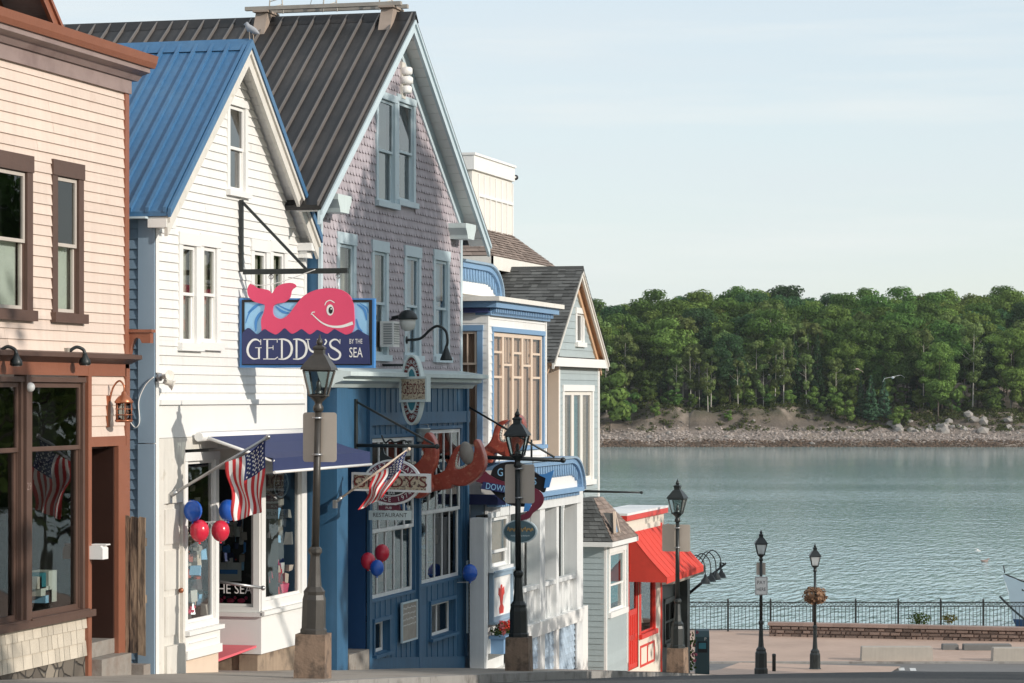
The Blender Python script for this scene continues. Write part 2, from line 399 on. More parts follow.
# ------------------------------------------------------------------ palette
M = {}
def stonemat():
    m = bpy.data.materials.new('rubble_stone'); m.use_nodes = True; nt = m.node_tree; L = nt.links; b = nt.nodes['Principled BSDF']; b.inputs['Roughness'].default_value = .85
    tc = nt.nodes.new('ShaderNodeTexCoord'); no = nd(nt, 'ShaderNodeTexNoise', Scale=4.0); L.new(tc.outputs['Object'], no.inputs['Vector']); mx = nd(nt, 'ShaderNodeMix', data_type='RGBA'); mx.inputs['Factor'].default_value = .08; L.new(tc.outputs['Object'], mx.inputs['A']); L.new(no.outputs['Color'], mx.inputs['B'])
    v1 = nd(nt, 'ShaderNodeTexVoronoi', Scale=4.2); v2 = nd(nt, 'ShaderNodeTexVoronoi', Scale=4.2, feature='DISTANCE_TO_EDGE'); L.new(mx.outputs['Result'], v1.inputs['Vector']); L.new(mx.outputs['Result'], v2.inputs['Vector'])
    cr = nt.nodes.new('ShaderNodeValToRGB'); sp = nt.nodes.new('ShaderNodeSeparateColor'); L.new(v1.outputs['Color'], sp.inputs[0]); L.new(sp.outputs[0], cr.inputs[0]); e = cr.color_ramp.elements; e[0].color = (.10, .085, .07, 1); e[1].color = (.26, .225, .18, 1)
    r = nd(nt, 'ShaderNodeMapRange'); r.inputs['From Max'].default_value = .06; L.new(v2.outputs['Distance'], r.inputs['Value']); m2 = nd(nt, 'ShaderNodeMix', data_type='RGBA'); m2.inputs['A'].default_value = (.06, .055, .05, 1); L.new(r.outputs[0], m2.inputs['Factor']); L.new(cr.outputs[0], m2.inputs['B']); L.new(m2.outputs['Result'], b.inputs['Base Color'])
    bp = nd(nt, 'ShaderNodeBump', Strength=.8, Distance=.05); L.new(r.outputs[0], bp.inputs['Height']); L.new(bp.outputs['Normal'], b.inputs['Normal']); return m
def dm(k, *a, **kw): M[k] = mat(k, *a, **kw)
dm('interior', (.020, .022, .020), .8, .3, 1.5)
dm('peach', (.70, .57, .485), .55, .06, 1.3, bump=.12, bscale=60, streak=.06, isl=.045, col2=(.58, .44, .36), c2=(.60, .80), c2scale=2.2)
dm('cream_shingle', (.55, .49, .40), .7, .12, 2.0, isl=.12, bump=.2, bscale=40)
dm('redbrown', (.27, .105, .062), .45, .10, 2.5, bump=.1, bscale=30)
dm('brown', (.105, .062, .047), .5, .12, 3, bump=.1, bscale=30)
dm('greybrown', (.30, .22, .20), .5, .12, 1.5, col2=(.18, .12, .11), c2scale=1.2)
dm('darkdoor', (.040, .018, .013), .45, .2, 2)
dm('fieldstone', (.19, .17, .14), .85, .2, 5, isl=.4, bump=.5, bscale=20)
dm('mortar', (.10, .09, .08), .9, .2, 5)
dm('granite', (.27, .245, .215), .8, .16, 9, bump=.3, bscale=50, col2=(.22, .17, .14), c2scale=4)
dm('white', (.78, .77, .74), .5, .045, 1.2, bump=.10, bscale=50, streak=.05, isl=.03, col2=(.62, .60, .55), c2=(.62, .82), c2scale=2.6)
dm('trimwhite', (.80, .79, .76), .45, .03, 2, bump=.05, bscale=40)
dm('weatherwhite', (.66, .63, .57), .6, .10, 2.5, streak=.08, col2=(.42, .36, .28), c2=(.60, .80), c2scale=5)
dm('blueside', (.19, .28, .37), .5, .06, 1.5, isl=.03)
dm('bluetrim', (.27, .365, .455), .5, .05, 2)
dm('blueroof', (.055, .155, .295), .42, .09, 1.2, spec=.5, streak=.10, col2=(.08, .17, .28), c2=(.5, .75), c2scale=1.2)
dm('blackroof', (.018, .017, .017), .42, .25, 1.0, spec=.4, col2=(.040, .035, .032), c2=(.45, .7), c2scale=1.1)
dm('curbgrey', (.34, .27, .22), .7, .15, 4)
dm('ribhighlight', (.15, .135, .125), .42, .2, 2, spec=.5)  # black roof ribs: sunlit highlight lines put into a paler rib colour
dm('purple', (.415, .37, .395), .65, .06, 1.2, isl=.10, streak=.06, bump=.15, bscale=40, col2=(.33, .28, .31), c2=(.55, .75), c2scale=1.8)
dm('paletrim', (.52, .62, .66), .5, .05, 2.5, streak=.03)
dm('palecornice', (.56, .64, .63), .5, .06, 2.5, streak=.05)
dm('storeblue', (.036, .112, .205), .5, .12, 1.5, streak=.10, isl=.10, bump=.1, bscale=30)
dm('storeblue_dark', (.020, .075, .19), .45, .12, 2)
dm('skyblue', (.19, .325, .50), .45, .06, 2)
dm('navy', (.018, .03, .085), .6, .12, 3)
dm('awningnavy', (.030, .042, .115), .75, .10, 2, bump=.1, bscale=80)
dm('offwhite', (.74, .71, .65), .55, .05, 2, streak=.05, isl=.02)
dm('porchwhite', (.72, .73, .72), .5, .05, 2, streak=.06)
dm('greyclap', (.36, .42, .43), .55, .06, 1.5, isl=.05, streak=.04)
dm('tanclap', (.70, .56, .44), .55, .06, 2)
dm('cedartrim', (.62, .40, .25), .5, .08, 3)
dm('slate', (.105, .108, .105), .85, .1, 4, isl=.38, bump=.3, bscale=60)
dm('brownshingle', (.25, .195, .165), .85, .1, 4, isl=.22, bump=.3, bscale=60)
dm('blueshingle', (.38, .47, .56), .7, .08, 3, isl=.14)
dm('redpaint', (.62, .045, .030), .45, .08, 2)
dm('redcloth', (.64, .060, .040), .8, .10, 1.6, bump=.08, bscale=60, col2=(.50, .05, .035), c2=(.5, .8), c2scale=1.5)
dm('creamwall', (.74, .68, .58), .55, .05, 2)
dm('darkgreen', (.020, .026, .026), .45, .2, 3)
dm('iron', (.014, .019, .019), .42, .25, 8, spec=.5, bump=.1, bscale=60)
dm('bronzepaint', (.045, .040, .034), .42, .25, 6, spec=.5, streak=.15, bump=.1, bscale=60)
dm('signback', (.56, .49, .42), .42, .06, 3, metal=.25)
dm('steel', (.42, .42, .42), .35, .1, 5, metal=.8)
dm('blindgrey', (.50, .45, .40), .8, .1, 2)
dm('blindtan', (.34, .24, .18), .8, .12, 2)
dm('curtainwhite', (.62, .62, .58), .8, .08, 2)
dm('oldwood', (.30, .22, .15), .85, .22, 4, streak=.28, isl=.2, col2=(.06, .045, .035), c2=(.42, .6), c2scale=2.2, stretch=(6, 6, .8), bump=.4, bscale=12)
dm('lobster', (.43, .080, .050), .35, .22, 6, spec=.5, col2=(.60, .20, .12), c2=(.52, .68), c2scale=9, bump=.35, bscale=14)
dm('claw_teeth', (.75, .72, .62), .5, .05)
dm('whalepink', (.74, .075, .165), .5, .04, 2)
dm('signnavy', (.030, .040, .125), .45, .06, 2)
dm('signsky', (.30, .56, .80), .5, .06, 3)
dm('signblue', (.07, .25, .58), .5, .05, 3)
dm('signwhite', (.80, .80, .78), .5, .03)
dm('black', (.012, .012, .014), .5, .1)
dm('maroon', (.15, .028, .05), .45, .1)
dm('teal', (.04, .20, .25), .4, .1)
dm('tanplate', (.50, .42, .30), .55, .25, 26, col2=(.10, .06, .05), c2=(.52, .58), c2scale=30)
dm('oxblood', (.14, .030, .028), .45, .2, 20)
dm('copper', (.42, .16, .085), .35, .15, 6, metal=.6)
dm('flagred', (.56, .035, .04), .7, .05)
dm('flagwhite', (.78, .77, .74), .7, .03)
dm('flagblue', (.022, .032, .12), .7, .05)
dm('balloonred', (.62, .025, .055), .22, .04, spec=.6)
dm('balloonblue', (.02, .11, .50), .22, .04, spec=.6)
dm('pinkpaint', (.72, .13, .16), .5, .06)
dm('plankgrey', (.33, .30, .26), .7, .2, 5)
GL = glass('window_glass', (.72, .78, .76), 1.55)
GLB = glass('bright_glass', (.60, .74, .74), 3.0)
GLL = glass('lantern_glass', (.55, .60, .60), 1.45, .05, .0)
XS = Fr((0, 0, 0), (0, 1, 0), (1, 0, 0))       # section frame: s = Y, d = X

def gable_roof(parent, m, yc, hw, ze, zr, xf, xb, th=.07, ribs=None, name='roof', cap=True, sides='lr', rib=(.05, .045), rm=None):
    mb = MB().use(m)
    for sg in (-1, 1):
        if ('l' if sg < 0 else 'r') not in sides: continue
        mb.prism(XS, [(yc + sg * hw, ze), (yc, zr), (yc, zr - th), (yc + sg * hw, ze - th)], xb, xf)
        if ribs:
            if rm: mb.use(rm)
            x = xf - .04
            while x > xb:
                w, h = rib
                mb.prism(XS, [(yc + sg * (hw + .012), ze - .012), (yc, zr - .01), (yc, zr + h), (yc + sg * (hw + .012), ze + h)], x - w / 2, x + w / 2)
                x -= ribs
            mb.use(m)
    if cap:
        mb.prism(XS, [(yc - .16, zr - .11), (yc, zr + .06), (yc + .16, zr - .11), (yc, zr + .01)], xb + .01, xf + .015)
    return mb.build(name, parent)
def rake(parent, m, yc, hw, ze, zr, xf, drop, h, th=.045, sides='lr', name='rake_board'):
    for sg in (-1, 1):
        if ('l' if sg < 0 else 'r') not in sides: continue
        mb = MB().use(m); mb.prism(XS, [(yc + sg * hw, ze - drop), (yc, zr - drop), (yc, zr - drop - h), (yc + sg * hw, ze - drop - h)], xf - th, xf)
        mb.prism(XS, [(yc + sg * hw, ze - drop), (yc, zr - drop), (yc, zr - drop - h * .3), (yc + sg * hw, ze - drop - h * .3)], xf + .003, xf + .03)
        mb.build(name, parent)
def soffit(parent, m, yc, hw, ze, zr, xw, xf, drop, sides='lr'):
    for sg in (-1, 1):
        if ('l' if sg < 0 else 'r') not in sides: continue
        mb = MB().use(m); n = 26
        for i in range(n):                     # narrow beaded boards across the overhang
            t0, t1 = i / n, (i + .93) / n
            p = lambda t: (yc + sg * hw * t, zr + (ze - zr) * t - drop)
            (a, b), (c, d) = p(t0), p(t1)
            mb.prism(XS, [(a, b), (c, d), (c, d - .02), (a, b - .02)], xw - .03, xf)
        mb.build('soffit', parent)
def shingle_slope(mb, O, e, dn, L, H, tab=.3, row=.14, lift=.018):   # O ridge corner, e along ridge, dn down-slope unit vectors
    O, e, dn = Vector(O), Vector(e).normalized(), Vector(dn).normalized(); nn = e.cross(dn)
    if nn.z < 0: nn = -nn
    k = 0; t = 0.0
    while t < H - 1e-3:
        t1 = min(H, t + row * 1.03); s = -tab * R.random()
        while s < L:
            w = tab * R.uniform(.55, 1.3); a, b = max(0, s), min(L, s + w * .985)
            if b - a > .01:
                l = lift * R.uniform(.6, 1.5)
                A, B_, C_, D_ = O + e * a + dn * t + nn * .003, O + e * b + dn * t + nn * .003, O + e * b + dn * t1 + nn * l, O + e * a + dn * t1 + nn * l
                mb.face([A, B_, C_, D_]); mb.face([D_, C_, C_ - nn * l, D_ - nn * l])
            s += w
        t += row; k += 1
def rz(D, u0, v0, u1, v1):                    # pixel rectangle to (s0, s1, z0, z1) on facade D, rows read at its middle
    a, b = fy(u0, D), fy(u1, D); m = (a + b) / 2
    return a, b, hz(v1, -D, m), hz(v0, -D, m)

# ================================================================== A  peach clapboard shop on the left
DA = 13.0; FA = street(DA); ya1 = fy(127, DA); ya0 = 24.0; ym = 30.0
def zA(v, u=80): return hz(v, -DA, fy(u, DA))
A = thing('shop_building', 'peach clapboard shop with red brown trim and wide cornice beside the blue roofed house', 'building', (-DA, ya1, zs(ya1)))
zc_ = zA(85, 100); zst = zA(352, 80)
holes = []
w, h = window(FA, *rz(DA, -14, 152, 31, 320), A, M['brown'], M['blindgrey'], cw=.15, blind=M['curtainwhite'], blind_hi=.52, head=.04, gl=GL, rec=.0); holes.append(h)
w, h = window(FA, *rz(DA, 51, 162, 82, 323), A, M['brown'], M['blindgrey'], cw=.14, blind=M['curtainwhite'], blind_hi=.52, head=.04, gl=GL, rec=.0); holes.append(h)
clapwall(FA, [(ya0, zst), (ya1 - .12, zst), (ya1 - .12, zc_ + .1), (ya0, zc_ + .1)], holes, M['peach'], A, 'wall', .12, .018)
mb = MB().use(M['redbrown']); mb.box(FA, ya1 - .12, ya1, -.12, .03, zst - .3, zc_ + .05); mb.box(FA, ya1 - .002, ya1 + .02, -.13, .015, zst - .3, zc_ + .05); mb.build('corner_board', A)
mb = MB().use(M['greybrown']); mb.box(FA, ya0, ya1 + .03, 0, .05, zc_ - .02, zc_ + .15); mb.build('frieze', A)
mb = MB()                                     # cornice stack
zk = zc_ + .15
mb.use(M['greybrown']); mb.prism(Fr((0, 0, 0), (1, 0, 0), (0, 1, 0)), [(-DA, zk), (-DA + .08, zk), (-DA + .14, zk + .07), (-DA + .24, zk + .10), (-DA + .24, zk + .16), (-DA, zk + .16)], ya0, ya1 + .16)
mb.use(M['redbrown']); mb.prism(Fr((0, 0, 0), (1, 0, 0), (0, 1, 0)), [(-DA, zk + .16), (-DA + .27, zk + .16), (-DA + .30, zk + .22), (-DA + .32, zk + .31), (-DA + .29, zk + .31), (-DA, zk + .40)], ya0, ya1 + .24)
mb.build('cornice', A)
# side wall and roof behind
mb = MB().use(M['peach']); rows(mb, Fr((0, ya1, 0), (-1, 0, 0), (0, 1, 0)), [(DA + .01, zst - 3.4), (24, zst - 3.4), (24, zc_ + .3), (DA + .01, zc_ + .3)], [], .112, .016); mb.build('side_wall', A)
mb = MB().use(M['blackroof']); mb.hexa([(-DA, ya0, zk + .36), (-DA, ya1 + .3, zk + .36), (-24, ya1 + .3, zk + .4), (-24, ya0, zk + .4)], [(-DA, ya0, zk + .40), (-DA, ya1 + .3, zk + .40), (-24, ya1 + .3, zk + .6), (-24, ya0, zk + .6)]); mb.build('roof', A)
# gabled dormer above the cornice: only its right rake shows
yd = fy(64, 13.05); zd = hz(31, -13.05, yd) ; hwd = 1.75; zrd = zd + hwd * .86
dr = gable_roof(A, M['redbrown'], yd - hwd, hwd, zd, zrd, -13.05, -17, .06, None, 'dormer_roof', True)
rake(A, M['redbrown'], yd - hwd, hwd, zd, zrd, -13.03, .06, .19, name='rake_board')
soffit(A, M['greybrown'], yd - hwd, hwd - .02, zd + .02, zrd, -13.6, -13.09, .07)
mb = MB().use(M['greybrown']); rows(mb, street(13.6), [(yd - 2 * hwd + .3, zd - .15), (yd - .3, zd - .15), (yd - hwd, zrd - .25)], [], .1, .012); mb.build('dormer_wall', A)
# storefront
zt = zst - .02; ztop = hz(377, -DA, fy(55, DA))
mb = MB().use(M['brown'])
PXZ = Fr((0, 0, 0), (1, 0, 0), (0, 1, 0))
mb.prism(PXZ, [(-DA - .1, zt - .11), (-DA + .04, zt - .11), (-DA + .12, zt - .07), (-DA + .19, zt - .05), (-DA + .19, zt), (-DA - .1, zt + .03)], ya0, ya1 + .03); mb.build('storefront_cornice', A)
mb = MB().use(M['redbrown']); mb.box(FA, ya0, ya1 + .01, -.1, .03, ztop + .02, zt - .11); mb.build('fascia_board', A)
sA, hA = [], []
zb1 = hz(604, -DA, fy(55, DA))
for (u0, u1) in ((-64, 19), (30, 81)):
    a, b = fy(u0, DA), fy(u1, DA)
    ww, h = window(FA, a - .06, b + .06, zb1 - .16, ztop, A, M['brown'], M['brown'], cw=.06, cols=1, rws=1, hung=True, sill=True, deep=1.0, cutz=.715, sw=.05, gl=GL); hA.append(h)
    k = MB()                                  # folded shirts and hanging clothes behind the glass
    for i in range(7):
        s = a + .1 + (b - a - .2) * R.random(); k.use(R.choice([M['curtainwhite'], M['teal'], M['signsky'], M['blindgrey']]))
        k.box(FA, s, s + R.uniform(.12, .25), -.55, -.32, zb1 - .03 + R.choice([0, .09, .18]), zb1 + R.uniform(.12, .36))
    k.use(M['teal'])
    k.prism(FA, [(a + .2, zb1 + .35), (a + .5, zb1 + .35), (a + .52, zb1 + .85), (a + .66, zb1 + .8), (a + .68, zb1 + .95), (a + .42, zb1 + 1.08), (a + .28, zb1 + 1.08), (a + .04, zb1 + .95), (a + .06, zb1 + .8), (a + .2, zb1 + .85)], -.75, -.70)
    tag(k.build('clothing_display', ww), kind='stuff')
mb = MB().use(M['brown']); a, b = fy(19.5, DA), fy(29.5, DA); mb.box(FA, a + .07, b - .07, -.1, .055, zb1 - .2, ztop + .02); po = mb.build('post', A)
mb = MB().use(M['greybrown']); text(mb, FA, '29', (a + b) / 2, hz(487, -DA, a), .12, .058); mb.build('house_number', po)
mb = MB().use(M['trimwhite']); mb.ball(FA.P((a + b) / 2, .07, ztop - .12), .055, 10, 8); mb.build('alarm_bell', po)
# bulkhead below the windows: shingles, then fieldstone
ydr0, ydr1 = fy(90, DA), fy(116, DA)
zbt = zb1 - .18
def zlow(y): return zs(y) + .42 - (y - 28) * .02
mb = MB().use(M['cream_shingle']); flat = [(ya0, zs(30.3) + .36), (ydr0 - .1, zs(30.3) + .36), (ydr0 - .1, zbt), (ya0, zbt)]
rows(mb, FA, flat, [], 50, 0, -.012, False)
z = zbt - .17; k = 0
while z > zs(30.3) + .2:
    s = ydr0 - .1 - (.1 if k % 2 else 0)
    while s > ya0:
        wd = R.uniform(.12, .26); s2 = max(ya0, s - wd)
        mb.face([FA.P(s2, .016, z), FA.P(s - .008, .016, z), FA.P(s - .008, .0, z + .18), FA.P(s2, .0, z + .18)]); mb.face([FA.P(s2, -.01, z), FA.P(s - .008, -.01, z), FA.P(s - .008, .016, z), FA.P(s2, .016, z)])
        s = s2
    z -= .165; k += 1
mb.build('bulkhead', A)
mb = MB().use(M['brown']); mb.prism(FA, [(ya0, zbt - .03), (ydr0 - .02, zbt - .03), (ydr0 - .02, zbt + .05), (ya0, zbt + .05)], .0, .09); mb.build('window_sill', A)
mb = MB().use(stonemat()); mb.box(FA, ya0, ydr0 + .02, -.3, -.01, zs(30) - .9, zs(30.3) + .40); mb.build('foundation', A)
# entrance at the right end
z445, z374 = hz(447, -DA, 29.9), hz(376, -DA, 29.9); zdf = zs(30.4) + .42
mb = MB().use(M['redbrown']); mb.box(FA, ydr0 - .05, ya1 - .07, -.1, .028, z445 - .0, z445 + .12)
mb.box(FA, ydr1, ya1 + .012, -.5, .034, zs(31) - .1, z445); mb.box(FA, ya1 - .1, ya1 + .012, -.1, .034, z445, z374 + .1); mb.box(FA, ydr0 - .12, ydr0 - .02, -.1, .032, zdf - .4, z374 + .1); mb.build('door_frame', A)
mb = MB().use(M['peach']); rows(mb, FA, [(ydr0 - .02, z445 + .12), (ya1 - .1, z445 + .12), (ya1 - .1, z374 + .05), (ydr0 - .02, z374 + .05)], [], .125, .016); mb.build('panel', A)
mb = MB().use(M['darkdoor']); mb.box(FA, ydr0 - .1, ydr1 + .1, -.62, -.56, zdf, z445 + .1)
for i in range(2):
    for j in range(3): mb.box(FA, ydr0 + .12 + i * .42, ydr0 + .42 + i * .42, -.56, -.545, zdf + .2 + j * .65, zdf + .7 + j * .65)
mb.box(FA, ydr0 - .12, ydr0 - .06, -.6, -.1, zdf, z445); mb.box(FA, ydr1 - .04, ydr1 - .001, -.6, -.02, zdf, z445); mb.box(FA, ydr0 - .06, ydr1, -.6, -.1, z445 - .03, z445 + .05); mb.build('door', A)
mb = MB().use(M['granite']); mb.box(FA, ydr0 - .02, ydr1 + .06, -.6, -.02, zdf - .18, zdf); mb.box(FA, ydr0 - .02, ydr1 + .1, -.6, .16, zdf - .7, zdf - .185); mb.build('step', A)
# scroll bracket at the corner of the storefront cornice
B = MB().use(M['redbrown']); Yb = ya1 + .05; FB = uphill(Yb); x0 = -DA; zb = hz(345, -DA, Yb)
zq = lambda a, b: (px(a / 4.27, Yb), hz(300 + b / 4.27, px(a / 4.27, Yb), Yb))
B.prism(FB, [zq(*p) for p in ((515, 292), (522, 291), (537, 280), (552, 250), (562, 220), (567, 195), (577, 170), (590, 161), (604, 166), (612, 184), (648, 184), (648, 140), (515, 140))], -.05, .05)
B.prism(FB, [zq(*p) for p in ((513, 139), (656, 139), (656, 126), (513, 126))], -.07, .07)
B.build('bracket', A)

# things fixed to A
def gooseneck(name, label, base, out, mt, drop=.16, reach=.34, shade_r=.09, group=None, rise=.14):
    t = thing(name, label, 'lamp', base, group); b = Vector(base); o = Vector(out)
    m = MB().use(mt); m.lathe(b, [(.001, 0), (.055, 0), (.05, .03), (.001, .035)], 12, True, 0, o.to_track_quat('Z', 'Y').to_matrix()); m.build('wall_plate', t)
    P = [b, b + o * .1 + Vector((0, 0, rise * .5)), b + o * reach * .55 + Vector((0, 0, rise)), b + o * reach * .92 + Vector((0, 0, rise * .6)), b + o * reach + Vector((0, 0, -drop * .2))]
    m = MB().use(mt); m.tube(smoothpts([tuple(p) for p in P], 6), .014, 8); m.build('arm', t)
    e = b + o * reach + Vector((0, 0, -drop * .2))
    m = MB().use(mt); m.lathe(e + Vector((0, 0, -shade_r * 1.5)), [(shade_r, 0), (shade_r * .9, .01), (shade_r * .75, shade_r * .6), (shade_r * .35, shade_r * 1.1), (shade_r * .2, shade_r * 1.6)], 14); m.build('lamp_shade', t); return t
for u, lab in ((-6, 'dark gooseneck sign lamp above the shop window at the far left edge'), (64, 'dark gooseneck sign lamp above the shop window nearer the corner lantern')):
    y = fy(u, DA); zz = hz(353, -DA, y)
    t = thing('sign_lamp', lab, 'lamp', (-DA, y, zz), 'floodlights over the peach shop window'); F = FA
    m = MB().use(M['plankgrey']); m.box(F, y - .03, y + .06, 0, .06, zz - .06, zz + .06); m.build('wall_plate', t)
    m = MB().use(M['iron']); m.tube(smoothpts([tuple(F.P(y + .04, .05, zz + .02)), tuple(F.P(y + .08, .12, zz + .07)), tuple(F.P(y + .12, .19, zz + .04)), tuple(F.P(y + .12, .21, zz - .02))], 5), .02, 8); m.build('arm', t)
    m = MB().use(M['iron']); m.lathe(F.P(y + .12, .21, zz - .14), [(.06, 0), (.07, .015), (.065, .055), (.035, .10), (.022, .14)], 14); m.use(M['steel']); m.lathe(F.P(y + .12, .21, zz - .145), [(.001, 0), (.054, 0), (.054, .004)], 14); m.build('lamp_shade', t)
def wall_lantern(y, D, v):
    F = street(D); z = hz(v, -D, y); t = thing('wall_lantern', 'copper wall lantern on a curled bracket beside the brown doorway', 'lantern', tuple(F.P(y, 0, z)))
    m = MB().use(M['copper']); m.prism(F, [(y - .03, z - .28), (y + .03, z - .28), (y + .045, z - .1), (y + .03, z + .1), (y - .03, z + .1), (y - .045, z - .1)], .0, .03)
    P = smoothpts([(0.03, z + .02), (.08, z + .2), (.16, z + .28), (.22, z + .22), (.22, z + .12)], 6); m.tube([F.P(y, a, b) for a, b in P], .012, 8); m.build('bracket', t)
    c = F.P(y, .22, z - .22)
    m = MB().use(M['copper']); m.lathe(c, [(.10, 0), (.11, .02), (.105, .03), (.04, .03)], 12)
    m.lathe(c + Vector((0, 0, .23)), [(.11, 0), (.115, .02), (.07, .08), (.035, .1), (.03, .13), (.01, .15)], 12)
    for k in range(6):
        an = k * math.pi / 3; p = c + Vector((.1 * math.cos(an), .1 * math.sin(an), .02)); m.tube([p, p + Vector((0, 0, .22))], .007, 6)
    for zz in (.09, .16): m.tube([c + Vector((.105 * math.cos(k * math.pi / 8), .105 * math.sin(k * math.pi / 8), zz)) for k in range(17)], .005, 5, False)
    m.build('cage', t)
    m = MB().use(GLL); m.lathe(c, [(.085, .03), (.09, .12), (.085, .23)], 12); m.build('lantern_glass', t)
wall_lantern(fy(107, DA), DA, 404)
mbx = MB().use(M['trimwhite']); y = fy(91, DA); zz = hz(552, -DA, y); mbx.prism(uphill(y), [(-DA + .03, zz - .08), (-DA + .2, zz - .08), (-DA + .2, zz + .05), (-DA + .17, zz + .08), (-DA + .03, zz + .08)], -.05, .12)
mbx.box(uphill(y - .05), -DA + .025, -DA + .215, -.13, .008, zz + .083, zz + .098)
tag(mbx.build('mailbox', None, (-DA + .03, y, zz)), 'small white mailbox fixed beside the dark recessed doorway', 'mailbox')
# weathered plank screen in the gap
t = thing('plank_fence', 'narrow weathered grey plank fence closing the gap between the peach and white buildings', 'fence', (-12.9, ya1 + .12, zs(31.2)))
YF_ = ya1 - .12; Fp = uphill(YF_); xa = px(122.5, YF_); xb_ = px(146.5, YF_); n = 3
for i in range(n):
    m = MB().use(M['oldwood']); a = xa + (xb_ - xa) * i / n; b = xa + (xb_ - xa) * (i + 1) / n - .008; zt_ = hz(515, xa, 31.2) + R.uniform(-.02, .02); z0 = zs(31.2) + .28 + R.uniform(-.03, .03)
    m.prism(Fp, [(a, z0), (b, z0 + R.uniform(-.02, .02)), (b + R.uniform(-.008, .004), zt_ - .3), (b, zt_ + R.uniform(-.02, .0)), (a + .02, zt_ + .012), (a, zt_ - .02)], -.012 + .006 * i, .014 + .006 * i); m.build('plank', t)
m = MB().use(M['oldwood']); m.box(Fp, xa + .02, xb_ - .02, -.06, -.02, zs(31.2) + .9, zs(31.2) + 1.0); m.box(Fp, xa + .02, xb_ - .02, -.06, -.02, zs(31.2) + 1.6, zs(31.2) + 1.7)
m.box(Fp, xa - .02, xa + .05, -.1, -.065, zs(31.2) - .2, zs(31.2) + 1.7); m.build('rail', t)
m = MB().use(M['granite']); m.box(Fp, xa - .02, xb_ - .03, -.2, .02, zs(31.2) - .3, zs(31.2) + .14); tag(m.build('stone_block', None, (-13, 31.2, zs(31.2))), 'rough stone block on the ground under the weathered planks', 'stone')

# ================================================================== C  white clapboard house with the blue metal roof
DC = 12.8; FC = street(DC); yc0, yc1 = fy(153, DC), fy(305, DC); ycm = fy(250, DC - .25)
Cb = thing('shop_building', 'white clapboard gabled shop with a blue metal roof and navy awning', 'building', (-DC, ycm, zs(ycm)))
xfc = -DC + .25
zr = hz(43, xfc, ycm); hw = (fy(323, -xfc) - fy(172, -xfc)) / 2; ze_tip = hz(211, xfc, ycm - hw); slope = (zr - ze_tip) / hw
zwall = ze_tip - .1
def gz(y, drop=.12): return zr - abs(y - ycm) * slope - drop
holes = []
for r_, cols in (((226, 99, 246.5, 197), 1),):
    a, b, c, d = rz(DC, *r_); w, h = window(FC, a, b, c, d, Cb, M['trimwhite'], M['trimwhite'], cw=.10, blind=M['blindtan'], blind_to=.0, gl=GLB); holes.append(h)
for (u0, u1, v0, v1) in ((177.5, 198.5, 233, 351), (198.9, 219, 235, 350.5), (250, 268.5, 240, 350), (268.9, 286.5, 241, 349)):
    a, b, c, d = rz(DC, u0, v0, u1, v1); w, h = window(FC, a, b, c, d, Cb, M['trimwhite'], M['trimwhite'], cw=.13, blind=M['blindgrey'], blind_to=.0, gl=GL, head=.03, cd=.024 + .004 * (u0 < 190)); holes.append(h)
zfl = hz(402, -DC, yc0 + .5); zfr = zfl
clapwall(FC, [(yc0 + .13, zfl), (yc1 - .1, zfl), (yc1 - .1, gz(yc1)), (ycm, gz(ycm)), (yc0 + .13, gz(yc0 + .13))], holes, M['white'], Cb, 'wall', .118, .018)
mb = MB().use(M['trimwhite']); mb.box(FC, yc0, yc0 + .13, -.1, .03, zs(yc0) - .1, gz(yc0) - .02); mb.build('corner_board', Cb)
mb = MB().use(M['trimwhite']); mb.box(FC, yc1 - .1, yc1, -.1, .03, zs(yc1) - .1, gz(yc1)); mb.build('corner_board', Cb)
# uphill side wall, blue
FS = uphill(yc0); mb = MB().use(M['blueside']); rows(mb, FS, [(-DC - 6, zs(yc0) - .2), (-DC - .19, zs(yc0) - .2), (-DC - .19, ze_tip + .02), (-DC - 6, ze_tip + .02)], [], .125, .018); mb.build('side_wall', Cb)
mb = MB().use(M['bluetrim']); mb.box(FS, -DC - .19, -DC + .03, -.02, .032, zs(yc0) - .1, hz(444, -DC, yc0)); mb.box(FS, -DC - .19, -DC + .03, -.02, .026, hz(443, -DC, yc0), ze_tip + .02); mb.build('corner_board', Cb)
mb = MB().use(M['white']); mb.box(rot90(yc1), DC - .0, DC + 8, -.02, 0, zs(yc1) - .2, gz(yc1)); mb.box(street(DC + 8), yc0, yc1, -.05, 0, zs(yc1) - .2, gz(yc1)); mb.build('rear_wall', Cb)
# roof
gable_roof(Cb, M['blueroof'], ycm, hw, ze_tip, zr, xfc, -DC - 6.2, .06, .235, rib=(.045, .05))
mb = MB().use(M['blueroof'])
for sg in (-1, 1): mb.prism(XS, [(ycm + sg * (hw + .01), ze_tip + .035), (ycm, zr + .05), (ycm, zr - .06), (ycm + sg * (hw + .01), ze_tip - .075)], xfc + .002, xfc + .04)
mb.build('roof_edge', Cb)
rake(Cb, M['weatherwhite'], ycm, hw - .02, ze_tip, zr, xfc - .012, .07, .24)
soffit(Cb, M['trimwhite'], ycm, hw - .03, ze_tip, zr, -DC, xfc - .06, .075)
for sg, nm in ((-1, 0), (1, 0)):
    mb = MB().use(M['trimwhite']); ye = ycm + sg * (hw - .16); b = (xfc - .1 + -DC) / 2
    mb.box(XS, ye - .16, ye + .16, -DC - .02, xfc - .02, ze_tip - .20, ze_tip - .09); (sg > 0) and mb.box(XS, ye - .12, ye + .12, -DC - .02, xfc - .10, ze_tip - .30, ze_tip - .205); mb.build('eave_return', Cb)
mb = MB().use(M['paletrim']); mb.box(XS, yc0 - .2, yc0, -DC - 6, -DC - .02, ze_tip - .09, ze_tip - .065); mb.build('eave_soffit', Cb)
